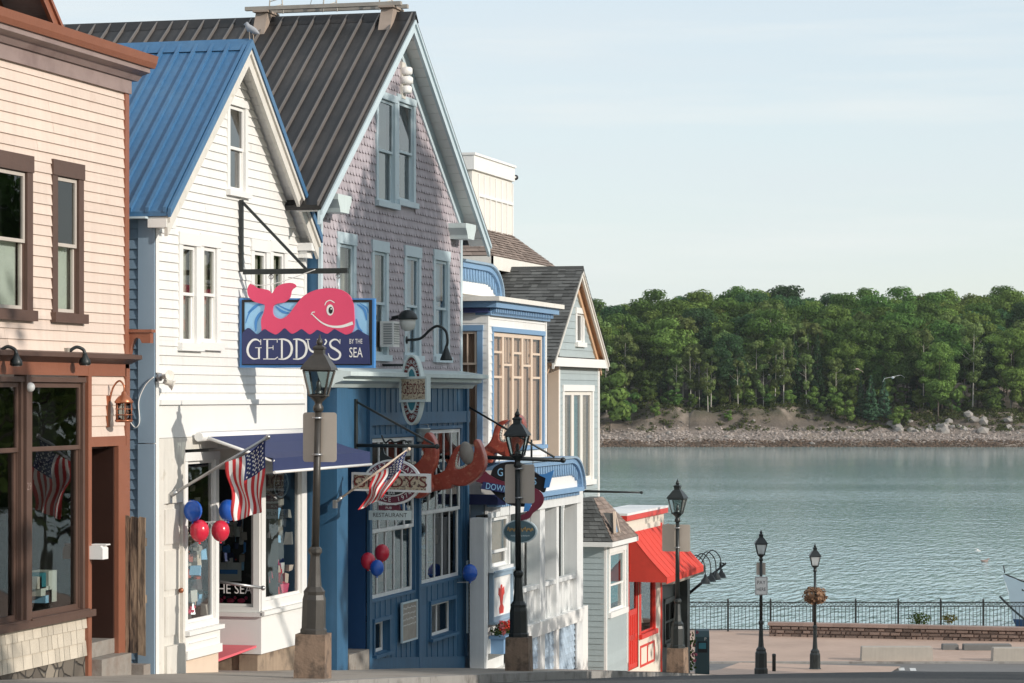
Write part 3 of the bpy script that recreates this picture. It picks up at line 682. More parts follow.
# band between the clapboards and the shop front
zband = hz(449, -DC, 32.8)
mb = MB().use(M['trimwhite']); mb.box(FC, yc0 + .13, yc1 - .1, -.05, .022, zband + .16, zfl); mb.box(FC, yc0 + .13, yc1 - .1, .0, .06, zfl - .035, zfl + .03)
mb.build('fascia_board', Cb)
mb = MB().use(M['weatherwhite']); mb.box(FC, yc0 + .13, yc1 - .1, -.1, .028, zband, zband + .155); mb.build('head_board', Cb)
# ground floor
yd0, yd1 = fy(162, DC), fy(181, DC); yw0, yw1 = fy(183, DC), fy(214, DC); yb0 = fy(260, DC); zg = zs(32.5)
zdb, zdt = hz(645, -DC, yd0 + .3), hz(503, -DC, yd0 + .3)
mb = MB().use(M['weatherwhite']); mb.box(FC, yc0 + .13, yd0, -.1, .03, zs(yc0) - .1, zband); mb.box(FC, yd1, yw0, -.1, .03, zs(yc0) - .1, zband); mb.box(FC, yd0, yd1, -.1, .026, zdt, zband); mb.box(FC, yd0, yd1, -.1, .07, zs(yd0) - .2, zdb); mb.build('door_frame', Cb)
mb = MB().use(M['weatherwhite']); mb.box(FC, yd0 + .005, yd1 - .005, -.06, -.01, zdb, zdt)
for j, (a, b) in enumerate(((.12, .62), (.7, 1.2), (1.28, 1.72))): mb.box(FC, yd0 + .1, yd1 - .1, -.01, .006, zdb + a, zdb + b)
dd = mb.build('door', Cb)
mb = MB().use(M['copper']); mb.ball(FC.P(yd1 - .07, .03, hz(590, -DC, yd1)), .035, 10, 8); mb.build('handle', dd)
zw0, zw1 = hz(628, -DC, yw0 + .5), hz(452, -DC, yw0 + .5)
w1, h = window(FC, yw0, yw1 + .12, zw0 - .0, zw1, Cb, M['trimwhite'], M['trimwhite'], cw=.11, hung=False, deep=1.1, gl=glass('shop_glass', (.8, .85, .85), 1.6), sw=.03, sill=False)
mb = MB().use(M['trimwhite']); a, b = yw0 - .02, yw1 + .12; zb = zs(33) + .28
mb.box(FC, a, b, -.1, .04, zb, zw0 - .06); mb.box(FC, a, b + .02, -.12, .1, zw0 - .06, zw0 - .004); mb.box(FC, a + .12, b - .12, .04, .06, zb + .14, zw0 - .16); mb.box(FC, a, b + .01, -.12, .07, zb - .06, zb + .05)
# return of the window bay into the entry
mb.box(FC, yw1 + .12, yw1 + .14, -.75, -.12, zb, zband); mb.build('bulkhead', Cb)
k = MB()
def goods(k, F, s0, s1, d0, d1, z0, z1, n, cols, sz=(.04, .09)):
    for i in range(n):
        k.use(M[R.choice(cols)]); r = R.uniform(*sz); c = F.P(R.uniform(s0, s1), R.uniform(d0, d1), R.uniform(z0, z1)); sx, sy, sz_ = r * R.uniform(.5, 1.2), r * R.uniform(.5, 1.2), r * R.uniform(.5, 1.7); an = R.uniform(0, 6.3); ca, sa = math.cos(an), math.sin(an)
        q = [Vector((x * sx * R.uniform(.5, 1.1), y * sy * R.uniform(.5, 1.1), z * sz_ * R.uniform(.7, 1.1))) for z in (-1, 1) for x, y in ((-1, -1), (1, -1), (1, 1), (-1, 1))]; q = [c + Vector((v.x * ca - v.y * sa, v.x * sa + v.y * ca, v.z)) for v in q]; k.hexa(q[:4], q[4:])
goods(k, FC, yw0 + .1, yw1 + .2, -.4, -.12, zw0 + .1, zw0 + 1.2, 170, ['plankgrey', 'blindgrey', 'interior', 'signsky', 'black', 'steel', 'offwhite', 'lobster', 'tanclap', 'teal'], (.03, .075)); goods(k, FC, yw0 + .1, yw1 + .2, -.4, -.2, zw0 + 1.3, zw0 + 1.9, 26, ['blindgrey', 'curtainwhite', 'signsky', 'black', 'redbrown'], (.04, .08))
k.use(M['whalepink'])
for i in range(5):
    s = yw0 + .18 + i * .13; k.ball(FC.P(s, -.14, zw0 + .2), .05, 8, 6, (.6, 1, .7)); k.ball(FC.P(s + .045, -.14, zw0 + .25), .025, 8, 6)
tag(k.build('toy_display', w1), kind='stuff')
# entry recess and the small bay beyond it
xr = px(216, yb0)
Fu = uphill(yb0); zbs, zbt = hz(527, -13.1, yb0), hz(460, -13.1, yb0); zbs = hz(612, -13.1, yb0)
w2, h2 = window(Fu, xr - .45, -DC, zbs, zbt, Cb, M['trimwhite'], M['trimwhite'], cw=.09, hung=False, deep=.9, gl=glass('shop_glass_front', (.82, .86, .86), 1.5), sw=.03, sill=False)
k = MB(); k.use(M['curtainwhite']); k.box(Fu, xr - .02, xr + .34, -.10, -.08, zbs + .42, zbs + .68)
k.use(M['signblue']); k.box(Fu, xr + .03, xr + .29, -.079, -.074, zbs + .52, zbs + .58); k.use(M['flagred']); k.ball(Fu.P(xr + .22, -.2, zbs + .72), .1, 10, 8, (1.2, .8, .6))
goods(k, Fu, xr - .2, xr + .38, -.32, -.10, zbs + .66, zbs + 1.3, 150, ['plankgrey', 'curtainwhite', 'signsky', 'offwhite', 'navy', 'signblue', 'blindgrey']); k.use(M['signblue'])
for i in range(3): k.ball(Fu.P(xr - .02 + i * .03, -.3, zbs + .95 + i * .14), .06, 8, 6, (.7, .7, 1.4))
k.use(M['whalepink'])
for i in range(3): k.ball(Fu.P(xr + .02 + i * .16, -.09, zbs + .15), .05, 8, 6, (1.2, .5, .7)); k.ball(Fu.P(xr + .09 + i * .16, -.09, zbs + .19), .025, 8, 6)
tag(k.build('toy_display', w2), kind='stuff')
mb = MB().use(M['signwhite']); text(mb, Fu, 'BY THE SEA', xr + .10, zbs + .31, .19, -.026, .86); mb.build('lettering', w2)
ybw0, ybw1 = yb0, fy(304, DC); za, zb_ = hz(606, -DC, (ybw0 + ybw1) / 2), hz(458, -DC, (ybw0 + ybw1) / 2)
w3, h = window(FC, ybw0 + .004, ybw1, za, zb_, Cb, M['trimwhite'], M['trimwhite'], cw=.16, hung=False, deep=.9, gl=glass('shop_glass', (.8, .85, .85), 1.6), sw=.03, sill=False)
k = MB(); goods(k, FC, ybw0 + .2, ybw1 - .1, -.5, -.12, za + .9, za + 1.8, 50, ['blindgrey', 'curtainwhite', 'black', 'plankgrey', 'signsky', 'blindtan'], (.04, .10)); goods(k, FC, ybw0 + .3, ybw1 - .2, -.4, -.12, za + .15, za + .55, 60, ['pinkpaint', 'flagred', 'tanclap', 'curtainwhite', 'whalepink'], (.04, .08)); goods(k, FC, ybw0 + .3, ybw1 - .2, -.4, -.25, za + .75, za + .95, 8, ['teal', 'whalepink', 'signsky'], (.05, .09)); k.use(M['steel'])
tag(k.build('toy_display', w3), kind='stuff')
mb = MB().use(M['paletrim'])
for (zz, r) in ((hz(484, -DC, 36.3), .30),): mb.tube([FC.P(36.32 + r * math.cos(i * math.pi / 14), -.052, zz + r * .62 * math.sin(i * math.pi / 14)) for i in range(29)], .012, 5, False)
text(mb, FC, 'GEDDY\'S', 36.32, hz(484, -DC, 36.3), .15, -.045, 1.0); mb.build('lettering', w3)
mb = MB().use(M['trimwhite'])
bx0, by1 = xr - .5, ybw1 + .35; zB = hz(645, -13.0, yb0)
mb.box(Fu, bx0, -DC + .028, -.05, .034, zB - .12, zbs - .05); mb.box(Fu, bx0, -DC + .05, -.05, .07, zbs - .06, zbs - .003)
mb.box(FC, yb0 - .03, by1, -.05, .03, zB - .12, za - .05); mb.box(FC, yb0 - .07, by1, .03, .09, za - .06, za - .003); mb.build('bay_panel', Cb)
mb = MB().use(M['trimwhite']); mb.box(FC, ybw1, yc1 - .1, -.1, .026, za - .05, zband); mb.build('bay_post', Cb)
mb = MB().use(M['trimwhite']); mb.box(Fu, bx0, -DC, -.05, .02, zbt, zband + .1); mb.build('bay_header', Cb)
mb = MB().use(mat('plywood', (.33, .25, .18), .8, .2, 2, streak=.15, col2=(.16, .12, .09), c2=(.5, .7), c2scale=3)); mb.box(Fu, bx0, -DC - .04, -.3, -.02, zs(37) - .3, zB + .0); mb.box(FC, yb0 - .02, yc1, -.3, -.03, zs(38) - .3, zB - .1); mb.build('bay_base', Cb)
mb = MB().use(M['tanclap']); mb.box(FC, yw0 - .05, yw1 + .16, -.3, .0, zs(33.5) - .3, zb - .0); mb.build('base_board', Cb)
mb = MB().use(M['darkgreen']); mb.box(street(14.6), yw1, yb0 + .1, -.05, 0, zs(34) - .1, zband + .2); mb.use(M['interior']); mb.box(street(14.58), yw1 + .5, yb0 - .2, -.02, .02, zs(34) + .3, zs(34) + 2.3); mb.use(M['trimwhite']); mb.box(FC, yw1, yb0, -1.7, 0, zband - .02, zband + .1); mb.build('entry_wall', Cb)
mb = MB().use(M['pinkpaint']); mb.hexa([(-13.55, yb0 - 1.15, zs(34.1) + .10), (-13.05, yb0 - 1.15, zs(34.1) + .10), (-12.83, yb0 - .06, zs(34.1) + .22), (-13.4, yb0 - .06, zs(34.1) + .22)], [(-13.55, yb0 - 1.15, zs(34.1) + .135), (-13.05, yb0 - 1.15, zs(34.1) + .135), (-12.83, yb0 - .06, zs(34.1) + .25), (-13.4, yb0 - .06, zs(34.1) + .25)]); mb.build('doorstep', Cb)
mb = MB().use(M['steel']); p0 = Vector((px(214, 34.7), 34.7, hz(581, -13.2, 34.7))); p1 = Vector((px(263, 35.0), 35.0, hz(588, -12.7, 35))); mb.tube([p0, p1], .022, 10); mb.ball(p1, .035, 10, 8); mb.build('handrail', Cb)
# awning
ya_, yb_ = fy(197, DC), fy(301, DC); zat, zab = hz(432, -DC, ya_), hz(458, -11.9, ya_ + .2)
xa_ = -DC + 1.05
mb = MB().use(M['awningnavy']); n = 14
for i in range(n):
    y0, y1 = ya_ + (yb_ - ya_) * i / n, ya_ + (yb_ - ya_) * (i + 1) / n
    mid = lambda y: -.0 - .02 * (0)
    for a, b in ((0, .35), (.35, .7), (.7, 1)):
        sag = lambda t: -.05 * math.sin(math.pi * t)
        P = lambda y, t: Vector((-DC + .05 + (xa_ + DC - .05) * t, y, zat + (zab - zat) * t + sag(t)))
        mb.face([P(y0, a), P(y1, a), P(y1, b), P(y0, b)]); mb.face([P(y0, b) - Vector((0, 0, .012)), P(y1, b) - Vector((0, 0, .012)), P(y1, a) - Vector((0, 0, .012)), P(y0, a) - Vector((0, 0, .012))])
mb.box(street(-xa_), ya_, yb_, -.012, .0, zab - .17, zab)
aw = mb.build('awning', Cb)
mb = MB().use(M['trimwhite']); mb.tube([(xa_ + .012, ya_, zab - .18), (xa_ + .012, yb_, zab - .18)], .02, 8); mb.tube([(-DC + .1, ya_ - .06, zat - .05), (xa_, ya_ + .03, zab - .04)], .022, 8); mb.tube([(-DC + .12, ya_ - .25, zat - .06), (-DC + .12, yb_, zat - .06)], .06, 10); mb.build('awning_frame', aw)

# things on C
t = thing('floodlight', 'twin horn shaped floodlight on the white corner board with a drooping wire', 'lamp', tuple(FC.P(yc0 + .05, .03, hz(377, -DC, yc0))))
p = FC.P(yc0 + .05, .03, hz(377, -DC, yc0)); m = MB().use(M['steel']); m.lathe(p, [(.001, 0), (.06, 0), (.05, .06), (.001, .07)], 12, True, 0, Vector((1, 0, 0)).to_track_quat('Z', 'Y').to_matrix()); m.build('wall_plate', t)
for dv, q in ((Vector((.75, -.5, .12)), Vector((.09, 0, .0))), (Vector((.85, .35, -.4)), Vector((.08, .02, -.05)))):
    m = MB().use(M['weatherwhite']); m.lathe(p + q, [(.03, 0), (.035, .04), (.03, .07), (.055, .12), (.07, .14), (.064, .142), (.02, .1)], 12, True, 0, dv.normalized().to_track_quat('Z', 'Y').to_matrix()); m.build('lamp_head', t)
m = MB().use(M['trimwhite']); m.tube(smoothpts([tuple(FS.P(-DC + .03, .05, p.z)), tuple(FS.P(-DC - .08, .05, p.z - .1)), tuple(FS.P(-DC - .17, .05, p.z - .3)), tuple(FS.P(-DC - .16, .05, p.z - .55)), tuple(FS.P(-DC - .22, .04, p.z - .63)), tuple(FS.P(-DC - .3, .03, p.z - .55))], 6), .008, 6); m.build('wire', t)

# ================================================================== D  shingled restaurant with the black metal roof
DD = 12.6; FD = street(DD); DS = 12.45; FDs = street(DS); y0D, y1D = yc1 + .08, fy(461, DD); ymD = fy(415, DD - .35)
Db = thing('restaurant_building', 'mauve shingled restaurant with a black metal gable roof above a blue board storefront', 'building', (-DD, ymD, zs(ymD)))
xfd = -DD + .35
zrD = hz(15, xfd, ymD); hwD = (fy(490, -xfd) - fy(319, -xfd)) / 2; zeD = hz(241, xfd, ymD + hwD) ; slD = (zrD - zeD) / hwD
def gzD(y, drop=.1): return zrD - abs(y - ymD) * slD - drop
zcor = hz(376, -DD, ymD - 2)
zcor = hz(375, -DD, fy(400, DD))
holes = []
for (u0, v0, u1, v1) in ((375, 93, 395.5, 208), (395.8, 97, 414.5, 207)):
    w, h = window(FD, *rz(DD, u0, v0, u1, v1), Db, M['paletrim'], M['paletrim'], cw=.11, gl=GLB, blind=M['curtainwhite'] if u0 < 380 else None, blind_to=.0, deep=.6, cd=.026 + .004 * (u0 < 380)); holes.append(h)
for (u0, v0, u1, v1) in ((336, 233, 355, 356), (371, 241, 387.5, 361), (403.5, 246.5, 420, 361.5), (432.5, 250.5, 448.5, 362.5)):
    w, h = window(FD, *rz(DD, u0, v0, u1, v1), Db, M['paletrim'], M['paletrim'], cw=.12, gl=GL, blind=M['signsky'] if u0 > 400 else M['blindgrey'], blind_to=.0, head=.05); holes.append(h)
scallops(FD, [(y0D, zcor), (y1D - .1, zcor), (y1D - .1, gzD(y1D - .1)), (ymD, gzD(ymD)), (y0D, gzD(y0D))], holes, M['purple'], Db)
mb = MB().use(M['paletrim']); mb.box(FD, y1D - .1, y1D, -.1, .03, zcor, gzD(y1D)); mb.build('corner_board', Db)
mb = MB().use(M['paletrim']); mb.box(uphill(y0D), -DD - .02, -DD + .03, -.05, .02, zcor, gzD(y0D)); mb.use(M['storeblue']); mb.box(uphill(y0D), -DD - .6, -DD - .02, -.05, .012, zs(38) - .2, gzD(y0D)); mb.build('corner_board', Db)
mb = MB().use(M['purple']); mb.box(rot90(y1D), DD, DD + 9, -.02, 0, zs(45) - .3, gzD(y1D)); mb.box(street(DD + 9), y0D, y1D, -.05, 0, zs(45) - .3, gzD(y1D)); mb.build('rear_wall', Db)
gable_roof(Db, M['blackroof'], ymD, hwD, zeD, zrD, xfd, -DD - 10, .07, .27, rib=(.022, .055), rm=M['ribhighlight'])
rake(Db, M['paletrim'], ymD, hwD - .02, zeD, zrD, xfd - .012, .075, .20)
soffit(Db, M['trimwhite'], ymD, hwD - .03, zeD, zrD, -DD, xfd - .06, .08)
mb = MB().use(M['paletrim'])
for sg, hL in ((-1, ymD - y0D), (1, y1D - ymD)):   # inner board under the soffit, against the shingles
    mb.prism(XS, [(ymD + sg * hL, zrD - .12 - hL * slD), (ymD, zrD - .12), (ymD, zrD - .42), (ymD + sg * hL, zrD - .42 - hL * slD)], -DD + .0, -DD + .045)
mb.build('frieze_board', Db)
for sg in (-1, 1):
    mb = MB().use(M['palecornice']); ye = ymD + sg * 3.45 - .05
    mb.prism(XS, [(ye - .32, zeD + .22), (ye + .32, zeD + .22), (ye + .32, zeD + .14), (ye + .22, zeD + .02), (ye + .2, zeD - .04), (ye - .2, zeD - .04), (ye - .22, zeD + .02), (ye - .32, zeD + .14)], -DD - .02, xfd - .02); mb.build('eave_return', Db)
# storefront cornice
yq0, yq1 = fy(331, DS), fy(468, DS); zcc = hz(388, -DS, fy(400, DS))
mb = MB().use(M['palecornice']); mb.prism(PXZ, [(-DS - .1, zcc), (-DS + .05, zcc), (-DS + .10, zcc + .06), (-DS + .22, zcc + .10), (-DS + .22, zcc + .15), (-DS + .34, zcc + .17), (-DS + .34, zcc + .23), (-DS - .2, zcc + .31)], yq0 - .12, yq1 + .1); mb.build('storefront_cornice', Db)
# storefront walls
zgD = zs(44) - .25; yrec = fy(367.5, DS)
hs = []
def grid_win(u0, v0, u1, v1, cols, rws, cutz, **kw):
    w, h = window(FDs, *rz(DS, u0, v0, u1, v1), Db, M['storeblue'], M['porchwhite'], cw=.05, cols=cols, rws=rws, hung=True, cutz=cutz, gl=GL, sill=False, sw=.055, mw=.03, deep=1.0, cd=.02, **kw); hs.append(h); return w
wA = grid_win(368.5, 434, 415, 598, 5, 1, .42)
wB = grid_win(419.5, 426, 461, 583, 5, 1, .46)
wC = window(FDs, *rz(DS, 372.5, 617, 389.5, 656), Db, M['storeblue'], M['signwhite'], cw=.06, hung=False, gl=GL, sw=.045, rec=.08, cd=.03); hs.append(wC[1])
wD = window(FDs, *rz(DS, 429, 598, 455, 638), Db, M['storeblue'], M['signwhite'], cw=.06, cols=2, hung=False, gl=GL, sw=.045, rec=.08, cd=.03, mw=.04); hs.append(wD[1])
boardwall(FDs, [(yrec, zgD), (yq1, zgD), (yq1, zcc + .05), (yrec, zcc + .05)], hs, M['storeblue'], Db, 'storefront_wall', .30)
mb = MB().use(M['storeblue']); mb.prism(FDs, [(yrec, zs(yq1) - .4), (yq1 + .01, zs(yq1) - .4), (yq1 + .01, hz(656, -DS, yq1)), (yrec, hz(658, -DS, yrec))], .02, .045); mb.build('base_board', Db)
for u in (368, 417.5, 465.5):
    y = fy(u, DS); mb = MB().use(M['storeblue']); mb.box(FDs, y - .06, y + .06, .0, .05, hz(656, -DS, yq1) + .002, zcc - .0); mb.build('pilaster', Db)
mb = MB().use(M['storeblue']); mb.box(FDs, yrec, yq1, .02, .04, hz(424, -DS, fy(415, DS)), hz(412, -DS, fy(415, DS))); mb.build('rail', Db)
for wi, seed in ((wA, 1), (wB, 2)):            # lettered strips and a little stock behind the glass
    rr = rz(DS, *((368.5, 434, 415, 598) if seed == 1 else (419.5, 426, 461, 583))); k = MB()
    n = 5; zz0 = rr[2] + (rr[3] - rr[2]) * .47; 
    for i in range(n):
        s = rr[0] + .12 + (rr[1] - rr[0] - .24) * (i + .5) / n; k.use(M['porchwhite'] if (i + seed) % 2 else M['curtainwhite']); k.box(FDs, s - .11, s + .11, -.22, -.21, zz0 + .02, zz0 + .55); k.use(M['black'])
        for q in range(4):
            a = s - .05 + .1 * R.random(); k.tube([FDs.P(a + .05 * math.cos(g), -.205, zz0 + .08 + q * .12 + .05 * math.sin(g)) for g in [R.uniform(0, 6) + j * .5 for j in range(8)]], .008, 4, False)
    goods(k, FDs, rr[0] + .2, rr[1] - .2, -.7, -.3, rr[2] + .1, rr[2] + .8, 40, ['darkgreen', 'signsky', 'oldwood', 'redbrown', 'blindtan'], (.05, .11))
    if seed == 2: k.use(M['signsky']); k.box(FDs, rr[0] + .25, rr[0] + .95, -.4, -.37, rr[2] + .1, rr[2] + .75)
    tag(k.build('shop_display', wi), kind='stuff')
# recessed door on the left
yl0 = fy(335, DS); yl1 = fy(346, DS)
mb = MB().use(M['storeblue']); mb.box(FDs, yl0, yl1, -.6, .03, zs(38.5) - .1, zcc + .04); mb.box(FDs, yl1, yrec, -.5, .0, hz(462, -DS, 39), zcc + .05); mb.build('pilaster', Db)
mb = MB().use(M['storeblue_dark']); zd0 = zs(39.2) + .33; mb.box(FDs, yl1, yrec, -.62, -.55, zd0, hz(462, -DS, 39)); 
for j in range(2): mb.box(FDs, yl1 + .15, yrec - .15, -.55, -.535, zd0 + .2 + j * .95, zd0 + .95 + j * .95)
mb.box(FDs, yrec - .03, yrec - .002, -.6, -.02, zd0 - .4, hz(462, -DS, 39)); dd = mb.build('door', Db)
mb = MB().use(M['steel']); p = FDs.P(yl1 + .12, -.53, hz(539, -DS, yl1)); mb.tube([p, p + Vector((.09, 0, 0)), p + Vector((.09, .12, 0))], .018, 8); mb.build('handle', dd)
mb = MB().use(M['granite']); mb.box(FDs, yl1 + .02, yrec - .03, -.6, .04, zs(39.5) - .4, zd0 - .01); mb.build('step', Db)
# walkway rail on the ridge
mb = None
for (u, Yr) in ((266, ymD), (391, ymD)):
    x = px(u, ymD); m = MB().use(M['curbgrey'])
    for sg in (-1, 1): m.hexa([(x - .10, ymD + sg * .05, zrD - .05), (x + .10, ymD + sg * .05, zrD - .05), (x + .10, ymD + sg * .42, zrD - .36), (x - .10, ymD + sg * .42, zrD - .36)], [(x - .10, ymD + sg * .0, zrD + .10), (x + .10, ymD + sg * .0, zrD + .10), (x + .10, ymD + sg * .2, zrD + .10), (x - .10, ymD + sg * .2, zrD + .10)])
    m.box(XS, ymD - .28, ymD + .28, x - .13, x + .13, zrD + .10, zrD + .13); m.build('ridge_curb', Db)
xa2, xb2 = px(250, ymD), px(405, ymD)
for dy in (-.2, .16):
    m = MB().use(M['plankgrey']); m.beam((xa2 + (.3 if dy > 0 else 0), ymD + dy, zrD + .165), (xb2, ymD + dy, zrD + .165), .09, .06); m.build('ridge_rail', Db)
m = MB().use(M['weatherwhite'])
for u, hh in ((276, .75), (330, .7), (386, .6)):
    x = px(u, ymD)
    for q in (-.12, .12): m.tube([(x + q, ymD, zrD + .1), (x + q * .5, ymD, zrD + .1 + hh)], .012, 5)
    for j in range(3): m.tube([(x - .11, ymD, zrD + .2 + j * .1), (x + .1, ymD, zrD + .25 + j * .1)], .009, 5)
m.tube([(px(310, ymD), ymD, zrD + .2), (px(322, ymD), ymD, zrD + 1.0)], .006, 5); m.build('mast', Db)

# things on D
y = fy(401, DD); p = FD.P(y, .08, hz(80, -DD, y)); t = thing('utility_box', 'white rounded siren box high under the black roof peak', 'box', tuple(p))
m = MB().use(M['trimwhite'])
for j, (r, hh) in enumerate(((.10, .12), (.12, .12), (.11, .12))): m.lathe(p + Vector((0, 0, -.22 + j * .15)), [(r * .8, 0), (r, .02), (r, hh - .02), (r * .8, hh)], 12)
m.build('body', t); m = MB().use(M['weatherwhite']); m.box(FD, y - .1, y + .1, 0, .05, p.z - .3, p.z + .28); m.build('wall_plate', t)
y = fy(386, DD); p = FD.P(y, 0, hz(333, -DD, y)); t = thing('air_conditioner', 'white window air conditioner in the second narrow window of the mauve facade', 'air conditioner', tuple(p))
m = MB().use(M['trimwhite']); m.box(FD, y - .22, y + .10, -.03, .19, p.z - .22, p.z + .18); m.build('case', t)
m = MB().use(M['steel'])
for j in range(9): m.box(uphill(y - .22), -DD + .03, -DD + .17, .004, .012, p.z - .18 + j * .038, p.z - .16 + j * .038)
for j in range(9): m.box(FD, y - .2, y + .08, .193, .199, p.z - .18 + j * .038, p.z - .16 + j * .038)
m.build('grille', t)
y = fy(386, DD); zz = hz(318, -DD, y); t = thing('street_light', 'dark hooded security light with a glass globe on the mauve shingles', 'lamp', tuple(FD.P(y + .25, 0, zz)))
p = FD.P(y + .25, 0, zz); m = MB().use(M['iron']); m.tube([p, p + Vector((.3, 0, .06))], .03, 8); m.build('arm', t)
m = MB().use(M['iron']); m.lathe(p + Vector((.28, 0, -.02)), [(.15, 0), (.16, .02), (.14, .08), (.08, .14), (.03, .15)], 16); m.build('lamp_shade', t)
m = MB().use(M['curtainwhite']); m.lathe(p + Vector((.28, 0, -.20)), [(.05, 0), (.10, .03), (.125, .1), (.13, .19)], 14); m.build('globe', t)
y = fy(405, DD); p = FD.P(y, 0, hz(340, -DD, y)); t = thing('sign_lamp', 'black gooseneck lamp arching from the mauve shingles over the oval fish sign', 'lamp', tuple(p))
F_ = uphill(y)
m = MB().use(M['iron']); m.lathe(p, [(.001, 0), (.07, 0), (.06, .04), (.001, .05)], 12, True, 0, Vector((1, 0, 0)).to_track_quat('Z', 'Y').to_matrix()); m.build('wall_plate', t)
P = smoothpts([(-DD, p.z), (-DD + .25, p.z + .02), (-DD + .42, p.z + .16), (-DD + .55, p.z + .22), (-DD + .68, p.z + .14), (-DD + .71, p.z - .02), (-DD + .69, p.z - .12)], 6)
m = MB().use(M['iron']); m.tube([F_.P(a, 0, b) for a, b in P], .022, 8); m.build('arm', t)
m = MB().use(M['iron']); m.lathe(F_.P(-DD + .69, 0, p.z - .33), [(.10, 0), (.10, .02), (.06, .12), (.03, .2), (.02, .24)], 14); m.build('lamp_shade', t)
for (u0, v0, u1, v1, lab) in ((397.5, 601, 413, 641, 'grey chalkboard menu in a thin frame between the two low windows'), (463.5, 560, 470.5, 632, 'tall narrow framed menu board at the corner of the blue storefront')):
    a, b, c, d = rz(DS, u0, v0, u1, v1); t = thing('menu_board', lab, 'menu board', tuple(FDs.P(a, .05, c)))
    m = MB().use(M['paletrim'])
    for q in ((a, a + .025, c, d), (b - .025, b, c, d), (a + .025, b - .025, c, c + .025), (a + .025, b - .025, d - .025, d)): m.box(FDs, q[0], q[1], .05, .085, q[2], q[3])
    m.build('frame', t); m = MB().use(M['plankgrey'] if v0 > 600 else M['curtainwhite']); m.box(FDs, a + .025, b - .025, .05, .065, c + .025, d - .025); pn = m.build('panel', t)
    m = MB().use(M['signwhite'] if v0 > 600 else M['black'])
    for j in range(6 if v0 > 600 else 18):
        zz = d - .1 - j * (.09 if v0 > 600 else .075); xx = a + .06
        while xx < b - .08:
            l = R.uniform(.03, .08); ribbon(m, FDs, [(xx, zz), (xx + l * .3, zz + R.uniform(-.02, .025)), (xx + l * .7, zz + R.uniform(-.02, .025)), (xx + l, zz)], .012, .067); xx += l + .025
        if v0 > 600 and j > 1 and R.random() < .5: break
    m.build('chalk_writing', pn)
# ================================================================== E  white and blue shop with the glazed bay
DE = 12.33; FE = street(DE); ye0 = 45.6; ye1 = fy(545.5, DE); yeL = fy(587, DE)
E = thing('shop_building', 'white shop with light blue trim, glazed upper bay and a porch', 'building', (-DE, 48.5, zs(48.5)))
def zE(v, u=515): return hz(v, -DE, fy(u, DE))
zt_, zbm = zE(316), zE(500)
holes = []
a, b, c, d = rz(DE, 491.5, 329, 543.8, 450)
w, h = window(FE, a, b, c, d, E, M['skyblue'], M['tanclap'], cw=.085, cols=5, rws=1, hung=False, blind=M['blindtan'], blind_to=0, gl=glass('bay_glass', (.9, .88, .85), 1.22), mw=.13, sw=.07, deep=.5, cd=.024); holes.append(h)
mb = MB().use(M['tanclap'])                   # small muntins of the upper lights
for i in range(5):
    s0 = a + .17 + (b - a - .34) * i / 5; s1 = a + .17 + (b - a - .34) * (i + 1) / 5
    for t in (.33, .66):
        if i % 2: mb.box(FE, s0 + (s1 - s0) * t - .012, s0 + (s1 - s0) * t + .012, -.05, -.03, c + (d - c) * .72, d - .1)
    for t in ((.60, .80) if i % 2 == 0 else (.70,)): mb.box(FE, s0 + .03, s1 - .03, -.05, -.022, c + (d - c) * t - .02, c + (d - c) * t + .02)
mb.build('muntin', w)
clapwall(FE, [(ye0 + .1, zbm), (ye1 - .08, zbm), (ye1 - .08, zt_), (ye0 + .1, zt_)], holes, M['white'], E, 'wall', .13, .014)
for y_, w_ in ((ye0, .1), (ye1 - .08, .08)): mb = MB().use(M['trimwhite']); mb.box(FE, y_, y_ + w_, -.1, .028, zbm, zt_); mb.build('corner_board', E)
FEu = uphill(ye0); x0, x1 = px(465.5, ye0), px(484, ye0)
w, h = window(FEu, x0 - .25, x1 - .02, hz(452, -12.5, ye0), hz(325, -12.5, ye0), E, M['skyblue'], M['tanclap'], cw=.1, cols=2, hung=True, cutz=.72, blind=M['blindtan'], blind_to=0, gl=MATS['bay_glass'], sw=.04)
clapwall(FEu, [(-17, zbm - .6), (-DE, zbm - .6), (-DE, zt_), (-17, zt_)], [h], M['white'], E, 'side_wall', .13, .014)
mb = MB().use(M['trimwhite']); mb.box(rot90(ye1), DE - .0, 17, -.02, 0, zs(50), zt_); mb.build('side_wall', E)
